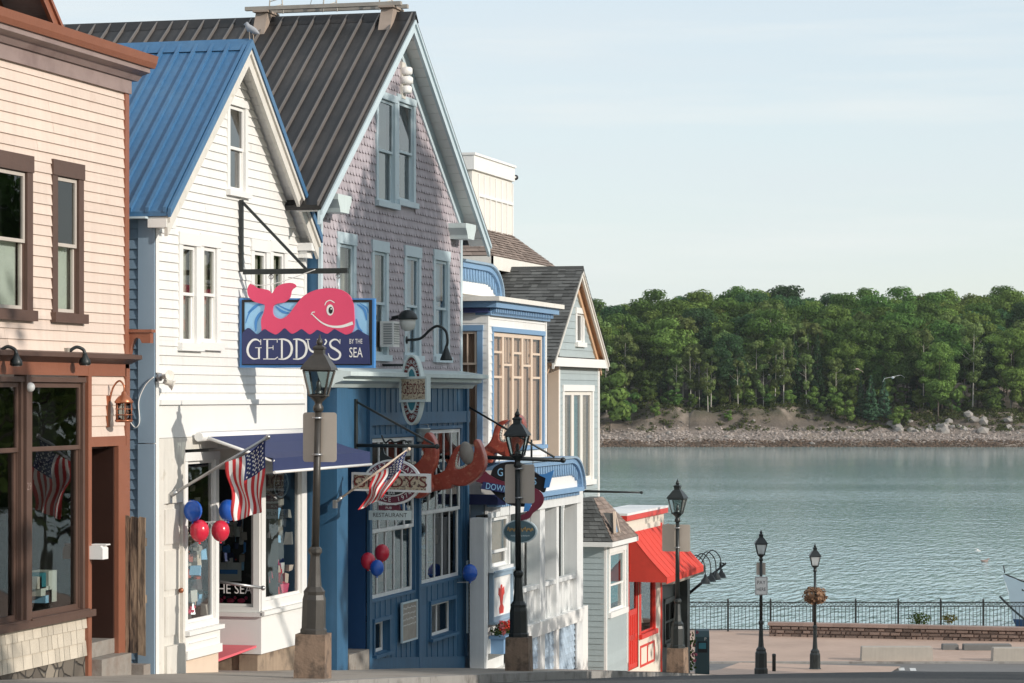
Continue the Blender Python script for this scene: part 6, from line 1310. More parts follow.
for (u, v, D, r, c, lab) in ((193, 511, 12.62, .125, 'blue', 'blue balloon on the left before the first shop window'), (199.5, 531, 12.55, .13, 'red', 'red balloon on the left before the first shop window'), (228, 510.5, 12.58, .13, 'blue', 'blue balloon right of the window post, under the flag'), (220.5, 531, 12.50, .125, 'red', 'red balloon right of the window post, under the blue one')): x, y = bxy(u, D); balloon(u, v, y, x, r, c, lab, G1, tie)
tie2 = (-DS + .05, fy(374, DS), hz(575, -DS, fy(374, DS)))
for (u, v, D, r, c, lab) in ((368, 561, 12.26, .115, 'red', 'dull red balloon at the left of the cluster on the blue storefront'), (382, 553, 12.22, .12, 'red', 'dull red balloon at the top of the cluster on the blue storefront'), (377, 568, 12.1, .11, 'blue', 'blue balloon at the bottom of the cluster on the blue storefront'), (470, 573, 12.2, .135, 'blue', 'single blue balloon tied at the right corner of the blue storefront')):
    x, y = bxy(u, D); balloon(u, v, y, x, r, c, lab, G2, tie2 if u < 400 else (-DS + .05, y - .1, hz(582, -DS, y)))

# ================================================================== street lamps
def lamp_proto(ped, iron, name='street_lamp'):
    t = thing(name, 'x', 'street lamp', (0, 0, 0)); z = 0
    if ped:
        M['pedestal'] = mat('pedestal', (.25, .175, .125), .85, .16, 5, bump=.35, bscale=25, col2=(.10, .075, .058), c2=(.46, .62), c2scale=4, streak=.12); m = MB().use(M['pedestal']); F = uphill(0); q = .20
        m.hexa([(-q, -q, -.3), (q, -q, -.3), (q, q, -.3), (-q, q, -.3)], [(-q * .93, -q * .93, .55), (q * .93, -q * .93, .55), (q * .93, q * .93, .55), (-q * .93, q * .93, .55)]); m.build('pedestal', t); z = .55
        prof = [(.165, 0), (.165, .05), (.15, .07), (.145, .42), (.13, .48), (.135, .52), (.09, .58), (.075, .72), (.06, .95), (.065, .97), (.085, 1.0), (.085, 1.04), (.06, 1.07)]
    else: prof = [(.21, -.1), (.21, .08), (.185, .12), (.18, .55), (.15, .62), (.155, .66), (.09, .74), (.07, 1.0), (.06, 1.38), (.08, 1.42), (.08, 1.48), (.055, 1.52)]
    m = MB().use(M[iron]); m.lathe((0, 0, z), prof, 8, False, math.pi / 8); m.build('base', t); zz = z + prof[-1][1]
    m = MB().use(M[iron]); m.tube([(0, 0, zz - .02), (0, 0, 3.33)], [.05, .042], 12); m.lathe((0, 0, 3.28), [(.05, 0), (.065, .02), (.065, .06), (.045, .09), (.05, .12), (.1, .17), (.11, .20), (.09, .22)], 14); m.build('pole', t)
    lt = MB().use(M[iron]); r0, r1, zb, zt = .115, .19, 3.49, 3.79
    for k in range(4):
        a = math.pi / 4 + k * math.pi / 2; lt.beam((r0 * math.cos(a) * 1.2, r0 * math.sin(a) * 1.2, zb), (r1 * math.cos(a) * 1.2, r1 * math.sin(a) * 1.2, zt), .02, .02)
    lt.lathe((0, 0, zb - .03), [(.13, 0), (.16, .015), (.16, .03)], 4, False, math.pi / 4); lt.lathe((0, 0, zt - .015), [(.225, 0), (.235, .02)], 4, False, math.pi / 4); l = lt.build('lantern', t)
    m = MB().use(M[iron]); m.lathe((0, 0, zt + .004), [(.275, 0), (.265, .03), (.13, .17), (.085, .20), (.085, .25), (.10, .26), (.10, .28), (.04, .31)], 4, False, math.pi / 4); m.lathe((0, 0, zt + .31), [(.03, 0), (.045, .03), (.03, .07), (.012, .09), (.008, .13)], 10); m.build('lantern_roof', l)
    m = MB().use(M['lampglass'] if not ped else GLL); m.hexa([(-r0 * .8, -r0 * .8, zb), (r0 * .8, -r0 * .8, zb), (r0 * .8, r0 * .8, zb), (-r0 * .8, r0 * .8, zb)], [(-r1 * .82, -r1 * .82, zt - .016), (r1 * .82, -r1 * .82, zt - .016), (r1 * .82, r1 * .82, zt - .016), (-r1 * .82, r1 * .82, zt - .016)]); m.build('lantern_glass', l)
    m = MB().use(M['steel']); m.lathe((0, 0, zb - .01), [(.05, 0), (.05, .06), (.03, .07), (.028, .16), (.01, .19)], 10); m.build('bulb_holder', l)
    return t
def frosted():
    m = bpy.data.materials.new('lampglass'); m.use_nodes = True; nt = m.node_tree; L = nt.links; nt.nodes.remove(nt.nodes['Principled BSDF']); t = nd(nt, 'ShaderNodeBsdfTransparent'); d = nd(nt, 'ShaderNodeBsdfTranslucent'); d.inputs['Color'].default_value = (.85, .87, .86, 1); d2 = nd(nt, 'ShaderNodeBsdfDiffuse'); d2.inputs['Color'].default_value = (.8, .82, .82, 1)
    a = nd(nt, 'ShaderNodeMixShader'); a.inputs[0].default_value = .5; L.new(d.outputs[0], a.inputs[1]); L.new(d2.outputs[0], a.inputs[2]); b = nd(nt, 'ShaderNodeMixShader'); b.inputs[0].default_value = .6; L.new(t.outputs[0], b.inputs[1]); L.new(a.outputs[0], b.inputs[2]); L.new(b.outputs[0], nt.nodes['Material Output'].inputs['Surface']); return m
M['lampglass'] = frosted()
def place_lamp(o, loc, rz, sc, lab, lean=(0, 0)):
    o.location = loc; o.rotation_euler = (lean[0], lean[1], rz); o.scale = (sc, sc, sc); o['label'] = lab; o['group'] = 'street lamps down the hill'
La = lamp_proto(True, 'bronzepaint'); Lb = lamp_proto(True, 'iron'); Lc = dup(Lb); Ld = lamp_proto(False, 'iron'); Le = dup(Ld)
def lampat(u, D): y = fy(u, D); return Vector((-D, y, zs(y)))
l1, l2, l3 = lampat(312.5, 10.75), lampat(519, 10.7), lampat(677.5, 11.15); l4, l5 = view(761, 79.5), view(815, 88)
l4.z = hz(671.5, l4.x, l4.y); l5.z = hz(671, l5.x, l5.y)
place_lamp(La, l1, math.radians(6), 1.0, 'bronze street lamp on a granite block in front of the white shop awning', (0, math.radians(1.25)))
place_lamp(Lb, l2, math.radians(4), .985, 'dark street lamp on a granite block beside the red lobster claw', (0, math.radians(-.4)))
place_lamp(Lc, l3, math.radians(-5), .985, 'dark street lamp on a granite block in front of the red awning')
place_lamp(Ld, l4, math.radians(14), .99, 'slim dark street lamp bearing the PAY HERE sign, against the water')
place_lamp(Le, l5, math.radians(14), .985, 'dark street lamp farthest down the hill, ringed by a hanging flower basket')
def panel_sign(loc, lean, x0, x1, z0, z1, lab, front=False):
    t = thing('road_sign', lab, 'sign', tuple(loc)); m = MB().use(M['signback']); F = uphill(loc.y + .075 if not front else loc.y - .09); a, b, c, d = loc.x + x0, loc.x + x1, loc.z + z0, loc.z + z1; r = .035
    pts = []
    for cx, cy, q in ((b - r, d - r, 0), (a + r, d - r, 90), (a + r, c + r, 180), (b - r, c + r, 270)):
        pts += [(cx + r * math.cos(math.radians(q + k * 30)), cy + r * math.sin(math.radians(q + k * 30))) for k in range(4)]
    m.prism(F, pts, -.004, .004); m.build('plate', t)
    for zz in (c + .08, d - .08): m = MB().use(M['steel']); m.lathe((loc.x, loc.y, zz), [(.062, 0), (.066, .0), (.066, .025), (.062, .025)], 12); m.build('clamp', t)
    return t
dx1 = math.sin(math.radians(1.25))
panel_sign(l1 + Vector((.062, 0, 0)), 0, -.21, .225, 2.66, 3.27, 'blank tan back of a road sign on the bronze lamp')
panel_sign(l2, 0, -.25, .235, 2.66, 3.28, 'blank pinkish back of a road sign on the lamp beside the lobster sign')
panel_sign(l3, 0, -.35, .26, 2.60, 3.18, 'blank grey back of a road sign on the lamp by the red awning')
t = thing('parking_sign', 'small white PAY HERE sign on the slim lamp before the water', 'sign', (l4.x, l4.y - .08, l4.z + 2.4))
F = Fr((l4.x, l4.y, 0), (math.cos(TH), math.sin(TH), 0), (math.sin(TH), -math.cos(TH), 0)); m = MB().use(M['signwhite']); m.box(F, -.18, .19, .055, .065, l4.z + 2.26, l4.z + 2.80); m.build('plate', t); m = MB().use(M['black']); text(m, F, 'PAY', .0, l4.z + 2.62, .15, .0665, .95); text(m, F, 'HERE', .0, l4.z + 2.42, .14, .0665, .85)
for q in ((-.165, .175, l4.z + 2.275, l4.z + 2.285), (-.165, .175, l4.z + 2.775, l4.z + 2.785), (-.165, -.155, l4.z + 2.285, l4.z + 2.775), (.165, .175, l4.z + 2.285, l4.z + 2.775)): m.box(F, q[0], q[1], .065, .068, q[2], q[3])
m.build('lettering', t)
t = thing('parking_sign', 'narrow grey sign edge above the PAY HERE sign on the slim lamp', 'sign', (l4.x, l4.y + .08, l4.z + 3)); m = MB().use(M['signback']); m.box(F, -.13, .14, -.075, -.065, l4.z + 2.84, l4.z + 3.2); m.build('plate', t)
m = MB().use(M['steel']); m.box(F, -.06, .06, -.064, -.045, l4.z + 3.0, l4.z + 3.03); m.build('clamp', t)
c = l5 + Vector((0, 0, 2.52)); t = thing('flower_basket', 'dry brown hanging flower basket round the farthest street lamp', 'basket', tuple(c))
m = MB().use(LEAF['dry']); leaves(m, c + Vector((0, 0, -.05)), .36, 520, .11, sq=(1.12, 1.12, .85), inner=.3); m.build('dry_flowers', t); m = MB().use(M['oldwood']); m.lathe(c + Vector((0, 0, -.26)), [(.08, 0), (.2, .06), (.28, .2), (.27, .2)], 14); m.build('basket_liner', t)

# ================================================================== pay station, flowers, bird
P0 = Vector((px(702, 72), 72, 0)); P0.z = zs(72); t = thing('pay_station', 'dark teal parking pay station with a small screen beside the third lamp', 'pay station', tuple(P0))
F = Fr((P0.x, P0.y, 0), (math.cos(TH), math.sin(TH), 0), (math.sin(TH), -math.cos(TH), 0)); zt = hz(629, P0.x, P0.y); M['payteal'] = mat('payteal', (.035, .075, .085), .45, .1)
sd = Fr((P0.x, P0.y, 0), (-math.sin(TH), math.cos(TH), 0), (math.cos(TH), math.sin(TH), 0))
m = MB().use(M['payteal']); m.prism(sd, [(-.16, P0.z - .2), (.16, P0.z - .2), (.16, zt - .02), (.1, zt), (-.06, zt - .05), (-.16, zt - .2)], -.19, .19); m.build('case', t)
m = MB().use(M['black']); m.box(F, -.13, .13, .161, .168, zt - .62, zt - .32); m.build('screen', t); m = MB().use(M['teal']); m.box(F, -.1, .1, .1685, .174, zt - .52, zt - .36); m.build('display', t); m = MB().use(M['signwhite']); text(m, F, 'P', .08, zt - .26, .12, .163, 1); m.build('lettering', t)
P1 = Vector((px(687, 70), 70, 0)); P1.z = zs(70); t = thing('flowering_shrub', 'low shrub of pink flowers between the third lamp and the pay station', 'plant', tuple(P1))
m = MB().use(LEAF['green'])
for i in range(6): leaves(m, P1 + Vector((R.uniform(-.18, .18), R.uniform(-.2, .2), .3 + i * .14)), .24, 60, .09)
m.build('foliage', t); m = MB().use(LEAF['pink'])
for i in range(22): leaves(m, P1 + Vector((R.uniform(-.22, .3), R.uniform(-.35, .1), R.uniform(.35, 1.15))), .05, 12, .06)
m.build('flowers', t)
# ================================================================== ground, road, sidewalk, waterfront
def brickmat():
    m = bpy.data.materials.new('brick_paving'); m.use_nodes = True; nt = m.node_tree; L = nt.links; b = nt.nodes['Principled BSDF']; b.inputs['Roughness'].default_value = .8
    tc = nt.nodes.new('ShaderNodeTexCoord'); br = nd(nt, 'ShaderNodeTexBrick'); br.inputs['Color1'].default_value = (.48, .345, .27, 1); br.inputs['Color2'].default_value = (.43, .305, .235, 1); br.inputs['Mortar'].default_value = (.40, .27, .20, 1); br.inputs['Scale'].default_value = 2.2; br.inputs['Mortar Size'].default_value = .012
    L.new(tc.outputs['Object'], br.inputs['Vector']); no = nd(nt, 'ShaderNodeTexNoise', Scale=.5, Detail=6.0); L.new(tc.outputs['Object'], no.inputs['Vector']); r = nd(nt, 'ShaderNodeMapRange'); r.inputs['To Min'].default_value = .75; r.inputs['To Max'].default_value = 1.25; L.new(no.outputs['Fac'], r.inputs['Value'])
    v = nd(nt, 'ShaderNodeVectorMath', operation='SCALE'); L.new(br.outputs['Color'], v.inputs[0]); L.new(r.outputs[0], v.inputs['Scale']); L.new(v.outputs[0], b.inputs['Base Color']); return m
M['brick'] = brickmat()
dm('asphalt', (.055, .056, .058), .85, .14, .6, bump=.35, bscale=60, col2=(.085, .083, .08), c2=(.45, .7), c2scale=.35)
dm('concrete', (.34, .305, .265), .85, .10, 1.2, bump=.2, bscale=40, col2=(.22, .19, .165), c2=(.52, .72), c2scale=1.4)
dm('kerbstone', (.30, .285, .265), .8, .14, 2.5, bump=.25, bscale=30, col2=(.14, .125, .11), c2=(.5, .7), c2scale=2.2)
dm('soil', (.12, .10, .07), .9, .2, 2)
dm('roadpaint', (.62, .62, .60), .7, .15, 4)
dm('plazaroad', (.17, .165, .16), .85, .12, .5, bump=.2, bscale=40)
dm('sandstone', (.19, .135, .11), .85, .2, 5, isl=.42, bump=.45, bscale=16)
dm('wallcap', (.30, .215, .18), .8, .12, 3, isl=.12, bump=.2, bscale=20)
dm('slab', (.40, .36, .31), .8, .10, 1.5, bump=.2, bscale=30, streak=.06)
def crown(x, y): f = max(0, min(1, (84 - y) / 10)); return (-.13 + .30 * (1 - ((x + 1) / 9.2) ** 2)) * f - .03 * (1 - f)
def grid(name, xs, ys, zf, m, kind='structure'):
    mb = MB().use(m); mb.smooth = True; n = len(ys)
    mb.v = [(x, y, zf(x, y)) for x in xs for y in ys]
    for i in range(len(xs) - 1):
        for j in range(n - 1): mb.f.append((i * n + j, (i + 1) * n + j, (i + 1) * n + j + 1, i * n + j + 1)); mb.mi.append(0); mb.sm.append(True)
    return tag(mb.build(name), kind=kind)
fr = lambda a, b, n: [a + (b - a) * i / n for i in range(n + 1)]
grid('road', fr(-10.1, 8.5, 32), fr(-15, 88, 140), lambda x, y: zs(y) + crown(x, y), M['asphalt'])
grid('sidewalk', fr(-15.5, -10.25, 8), fr(-15, 46.5, 120), lambda x, y: zs(y), M['concrete'])
grid('sidewalk', fr(-15.5, -10.1, 8), fr(46.5, 90, 60), lambda x, y: zs(y) - .02 * (y > 46.6), M['brick'])
mb = MB().use(M['kerbstone']); y = -15.0
while y < 87.5:
    y1 = min(88, y + R.uniform(1.2, 1.9)); g = .012; e = .012
    a, b = zs(y + g), zs(y1); a, b = (a, b) if y < 46 else (a - .03, b - .03); mb.hexa([(-10.25, y + g, a - .5), (-10.08, y + g, a - .5), (-10.08, y1, b - .5), (-10.25, y1, b - .5)], [(-10.25, y + g, a + .006), (-10.09, y + g, a + .004), (-10.09, y1, b + .004), (-10.25, y1, b + .006)]); y = y1
tag(mb.build('kerb'), kind='structure')
grid('sidewalk', fr(8.7, 13, 4), fr(-15, 88, 60), lambda x, y: zs(y), M['concrete'])
grid('park_lawn', fr(13, 70, 12), fr(-15, 96, 40), lambda x, y: zs(y) + .05 + .03 * (x - 13), mat('lawn', (.06, .10, .03), .9, .2, 2))
# plaza at the bottom of the hill, squared to the water
def vp(c, Z, z): return Vector((c * math.cos(TH) - Z * math.sin(TH), c * math.sin(TH) + Z * math.cos(TH), z))
ZP = EYE - 9.05
def vslab(name, c0, c1, Z0, Z1, z0, z1, m, kind='structure'):
    mb = MB().use(m); mb.hexa([vp(c0, Z0, z0), vp(c1, Z0, z0), vp(c1, Z1, z0), vp(c0, Z1, z0)], [vp(c0, Z0, z1), vp(c1, Z0, z1), vp(c1, Z1, z1), vp(c0, Z1, z1)]); return tag(mb.build(name), kind=kind)
mb = MB().use(M['soil']); n = 40
gl_ = [(c, Z) for c in fr(-32, 70, 20) for Z in fr(-20, 103.2, 60)]
mb.v = []
for c, Z in gl_:
    p = vp(c, Z, 0); mb.v.append((p.x, p.y, zs(p.y) - .55))
nn_ = 61
for i in range(20):
    for j in range(60): mb.f.append((i * nn_ + j, (i + 1) * nn_ + j, (i + 1) * nn_ + j + 1, i * nn_ + j + 1)); mb.mi.append(0); mb.sm.append(True)
tag(mb.build('ground'), kind='structure')
vslab('plaza_road', -2, 60, 84.5, 91.2, ZP - .5, ZP - .01, M['plazaroad'])
vslab('plaza_paving', -12, 60, 91.2, 103.3, ZP - .5, ZP + .05, M['brick'])
vslab('plaza_kerb', -2, 60, 91.05, 91.19, ZP - .5, ZP + .056, M['kerbstone'])
vslab('seawall', -34, 70, 103.31, 104.1, -3, ZP + .04, M['kerbstone'])
mb = MB().use(M['roadpaint'])
for (u0, v0, u1, v1, w) in ((742, 672, 765, 661, .35),):
    a, b = view(u0, 2700 * 9.05 / (v0 - 395)), view(u1, 2700 * 9.05 / (v1 - 395)); d = (b - a).normalized(); s = Vector((-d.y, d.x, 0)) * w / 2; z = ZP - .004
    mb.face([(*(a - s).xy, z), (*(a + s).xy, z), (*(b + s).xy, z), (*(b - s).xy, z)])
for i in range(9): c0 = 10.2 + i * .36; Z0 = 89.6 - i * .12; mb.face([vp(c0, Z0, ZP - .004), vp(c0 + .2, Z0, ZP - .004), vp(c0 + .3, Z0 + .9, ZP - .004), vp(c0 + .1, Z0 + .9, ZP - .004)])
tag(mb.build('road_markings'), kind='structure')

# stone wall
t = thing('stone_wall', 'low reddish stone block wall with a paler cap along the brick plaza', 'wall', tuple(view(900, 100, ZP)))
A_, B_ = view(768.5, 100.8, 0), view(1120, 97.6, 0); d = (B_ - A_); L_ = d.length; d.normalize(); nrm = Vector((d.y, -d.x, 0)); FWl = Fr(A_, d, nrm)
mb = MB().use(M['wallcap']); mb.box(FWl, .02, L_, -.42, -.045, ZP - .2, ZP + .46); mb.use(M['sandstone']); z = ZP + .02; k = 0
while z < ZP + .44:
    h = .135; s = -.3 * R.random()
    while s < L_:
        w = R.uniform(.14, .5); s0 = max(0, s); j = R.uniform(-.03, .035)
        if s + w - s0 > .05: mb.hexa([FWl.P(s0 + .01, .0 - .06, z + .01), FWl.P(s + w - .01, -.06, z + .01), FWl.P(s + w - .01, -.06, z + h - .008), FWl.P(s0 + .01, -.06, z + h - .008)], [FWl.P(s0 + .03, .03 + j, z + .025), FWl.P(s + w - .03, .03 + j, z + .025), FWl.P(s + w - .03, .03 + j, z + h - .025), FWl.P(s0 + .03, .03 + j, z + h - .025)])
        s += w
    z += .14; k += 1
mb.build('stonework', t); mb = MB().use(M['wallcap']); s = -.03
while s < L_: w = R.uniform(.5, .9); mb.box(FWl, s + .006, s + w, -.47, .07, ZP + .45, ZP + .56 + R.uniform(0, .01)); s += w
mb.build('cap', t)
# iron fence
t = thing('fence', 'black iron railing with ringed top rail along the edge of the harbour', 'fence', tuple(view(860, 102.9, ZP)))
ZF = 102.8; zb, zt = ZP + .12, ZP + 1.16; sp = 42.55 * ZF / FPX; c0 = (728 - 512) / FPX * ZF; FV = Fr(vp(0, ZF, 0), (math.cos(TH), math.sin(TH), 0), (math.sin(TH), -math.cos(TH), 0))
mb0 = MB().use(M['iron'])
for k in range(-2, 9):
    c = c0 + k * sp; m = MB().use(M['iron']); m.box(FV, c - .035, c + .035, -.035, .035, ZP - .1, zt + .05); m.lathe(FV.P(c, 0, zt + .05), [(.045, 0), (.03, .02), (.04, .05), (.015, .09)], 8); m.build('post', t)
    if k == 8: continue
    m = MB().use(M['iron']); a, b = c + .036, c + sp - .036
    for zz, h in ((zb, .03), (zt - .16, .028), (zt, .035)): m.box(FV, a, b, -.018, .018, zz - h / 2, zz + h / 2)
    n = 11
    for i in range(n):
        x = a + (b - a) * (i + .5) / n; m.box(FV, x - .010, x + .010, -.010, .010, zb + .015, zt - .174)
        m.tube([FV.P(x + .055 * math.cos(q * math.pi / 5), 0, zt - .08 + .055 * math.sin(q * math.pi / 5)) for q in range(11)], .010, 4, False)
    m.build('panel', t)
# slabs and benches
def slabthing(name, u0, u1, v0, v1, m, lab, cat, group, taper=.03, th=.5):
    Z = 2700 * 9.0 / (v1 - 395); c0, c1 = (u0 - 512) / FPX * Z, (u1 - 512) / FPX * Z; h = (v1 - v0) / FPX * Z; z = ZP + .05; ctr = vp((c0 + c1) / 2, Z + th / 2, z)
    mb = MB().use(m); mb.hexa([vp(c0, Z, z - .1), vp(c1, Z, z - .1), vp(c1, Z + th, z - .1), vp(c0, Z + th, z - .1)], [vp(c0 + taper, Z + taper, z + h - .02), vp(c1 - taper, Z + taper, z + h - .02), vp(c1 - taper, Z + th - taper, z + h - .02), vp(c0 + taper, Z + th - taper, z + h - .02)]); mb.hexa([vp(c0 + taper, Z + taper, z + h - .02), vp(c1 - taper, Z + taper, z + h - .02), vp(c1 - taper, Z + th - taper, z + h - .02), vp(c0 + taper, Z + th - taper, z + h - .02)], [vp(c0 + taper + .02, Z + taper + .02, z + h), vp(c1 - taper - .02, Z + taper + .02, z + h), vp(c1 - taper - .02, Z + th - taper - .02, z + h), vp(c0 + taper + .02, Z + th - taper - .02, z + h)])
    return tag(mb.build(name, None, tuple(ctr)), lab, cat, group)
slabthing('concrete_barrier', 861.5, 933.5, 647, 661, M['slab'], 'long pale concrete barrier block standing whole in front of the stone wall', 'barrier', 'concrete blocks on the plaza')
slabthing('concrete_barrier', 993, 1066, 648, 661.5, M['slab'], 'pale concrete barrier block cut off by the right edge of the view', 'barrier', 'concrete blocks on the plaza')
slabthing('granite_bench', 943, 959, 644.5, 650, M['greyslab'] if 'greyslab' in M else mat('greyslab', (.15, .15, .145), .8, .1), 'short dark grey granite bench between the two pale barriers', 'bench', 'granite benches on the plaza', .01, .45)
slabthing('granite_bench', 964, 1012, 644.5, 650.5, MATS['greyslab'], 'long dark grey granite bench behind the right barrier', 'bench', 'granite benches on the plaza', .01, .45)
p = view(774, 86.5); p.z = hz(673, p.x, p.y); m = MB().use(M['iron']); m.lathe(p, [(.06, -.3), (.06, .52), (.065, .53), (.065, .6), (.04, .62)], 12); tag(m.build('bollard', None, tuple(p)), 'thin dark bollard standing between the two slim street lamps', 'bollard')
for (u, r, lab, n) in ((919.5, .36, 'round dark green bush against the railing above the stone wall', 260), (949, .26, 'smaller yellow green tuft against the railing above the stone wall', 150)):
    c = view(u, 101.9, ZP + .62); t = thing('bush', lab, 'bush', tuple(view(u, 101.9, ZP))); m = MB().use(leafmat('leaf_bush', (.05, .085, .02)) if u < 930 else leafmat('leaf_tuft', (.16, .17, .05))); leaves(m, c, r, n, .09, sq=(1.3, 1.1, .75)); m.build('foliage', t); m = MB().use(M['oldwood']); m.tube([c - Vector((0, 0, .62)), c], .02, 6); m.build('stem', t)

# ================================================================== harbour water
def watermat():
    m = bpy.data.materials.new('water'); m.use_nodes = True; nt = m.node_tree; L = nt.links; b = nt.nodes['Principled BSDF']
    b.inputs['Base Color'].default_value = (.27, .43, .435, 1); b.inputs['Roughness'].default_value = .09; b.inputs['IOR'].default_value = 1.34
    tc = nt.nodes.new('ShaderNodeTexCoord'); mp = nd(nt, 'ShaderNodeMapping'); mp.inputs['Rotation'].default_value = (0, 0, -TH); mp.inputs['Scale'].default_value = (.7, 1, 1); L.new(tc.outputs['Object'], mp.inputs['Vector'])
    n1 = nd(nt, 'ShaderNodeTexNoise', Scale=1.5, Detail=3.0, Roughness=.5, Distortion=.3); m1 = nd(nt, 'ShaderNodeMapping'); m1.inputs['Rotation'].default_value = (0, 0, -TH); m1.inputs['Scale'].default_value = (1.5, .30, 1); L.new(tc.outputs['Object'], m1.inputs['Vector']); L.new(m1.outputs['Vector'], n1.inputs['Vector'])
    n0 = nd(nt, 'ShaderNodeTexNoise', Scale=.26, Detail=2.0, Roughness=.5, Distortion=.3); L.new(mp.outputs['Vector'], n0.inputs['Vector'])
    m2 = nd(nt, 'ShaderNodeMapping'); m2.inputs['Rotation'].default_value = (0, 0, -TH); m2.inputs['Scale'].default_value = (.25, 1, 1); L.new(tc.outputs['Object'], m2.inputs['Vector'])
    n2 = nd(nt, 'ShaderNodeTexNoise', Scale=.03, Detail=3.0); L.new(m2.outputs['Vector'], n2.inputs['Vector'])
    r = nd(nt, 'ShaderNodeMapRange'); r.inputs['From Min'].default_value = .40; r.inputs['From Max'].default_value = .60; r.inputs['To Min'].default_value = .45; r.inputs['To Max'].default_value = 1.0; L.new(n2.outputs['Fac'], r.inputs['Value'])
    sy = nt.nodes.new('ShaderNodeSeparateXYZ'); m4 = nd(nt, 'ShaderNodeMapping'); m4.inputs['Rotation'].default_value = (0, 0, -TH); L.new(tc.outputs['Object'], m4.inputs['Vector']); L.new(m4.outputs['Vector'], sy.inputs[0])
    ma = nd(nt, 'ShaderNodeMath', operation='MULTIPLY_ADD'); L.new(n2.outputs['Fac'], ma.inputs[0]); ma.inputs[1].default_value = 260; L.new(sy.outputs['Y'], ma.inputs[2])
    lee = nd(nt, 'ShaderNodeMapRange'); lee.inputs['From Min'].default_value = 480; lee.inputs['From Max'].default_value = 590; lee.inputs['To Min'].default_value = 1.0; lee.inputs['To Max'].default_value = .05; L.new(ma.outputs[0], lee.inputs['Value'])
    mu = nd(nt, 'ShaderNodeMath', operation='MULTIPLY'); L.new(r.outputs[0], mu.inputs[0]); L.new(lee.outputs[0], mu.inputs[1]); r = mu
    b0 = nd(nt, 'ShaderNodeBump', Distance=.12); L.new(r.outputs[0], b0.inputs['Strength']); L.new(n0.outputs['Fac'], b0.inputs['Height'])
    bp = nd(nt, 'ShaderNodeBump', Distance=.20); L.new(r.outputs[0], bp.inputs['Strength']); L.new(n1.outputs['Fac'], bp.inputs['Height']); L.new(b0.outputs['Normal'], bp.inputs['Normal']); L.new(bp.outputs['Normal'], b.inputs['Normal']); return m
mb = MB().use(watermat()); mb.face([vp(-2400, 40, 0), vp(2400, 40, 0), vp(2400, 2900, 0), vp(-2400, 2900, 0)]); tag(mb.build('water'), kind='structure')

# ================================================================== island across the harbour
NV = noise.noise
def nz(x, y, s, o=0): return NV(Vector((x / s + o, y / s - o, o * .7)))
def fb(x, y, s, o=0): return nz(x, y, s, o) + .5 * nz(x, y, s / 2, o + 3) + .25 * nz(x, y, s / 4, o + 7)
def shoreZ(c): return 571 + 2.5 * fb(c, 0, 40, 1) + (2 if c < 40 else 0)
def smooth(a, b, t): t = max(0, min(1, (t - a) / (b - a))); return t * t * (3 - 2 * t)
def isl(c, Z):
    d = Z - shoreZ(c); bank = 3.2 + 1.2 * fb(c, 9, 22, 4) + 1.8 * smooth(35, 5, abs(c - 45))
    rg = 1.6 * (abs(nz(c, Z, 5.5, 17)) + .6 * abs(nz(c, Z, 2.4, 23))) * smooth(15, 19, d) * smooth(34, 26, d)
    h = rg - 1.5 + 1.5 * smooth(-8, 0, d) + 1.3 * smooth(0, 9, d) + 1.5 * smooth(7, 18, d) + (bank + 1.5 * fb(c, Z, 6, 2)) * smooth(17.5, 26 + 5 * nz(c, 3, 15, 8), d) + 8.5 * smooth(25, 120, d) + (.35 * fb(c, Z, 5, 5) if d > 2 else .12 * fb(c, Z, 3, 5))
    return h
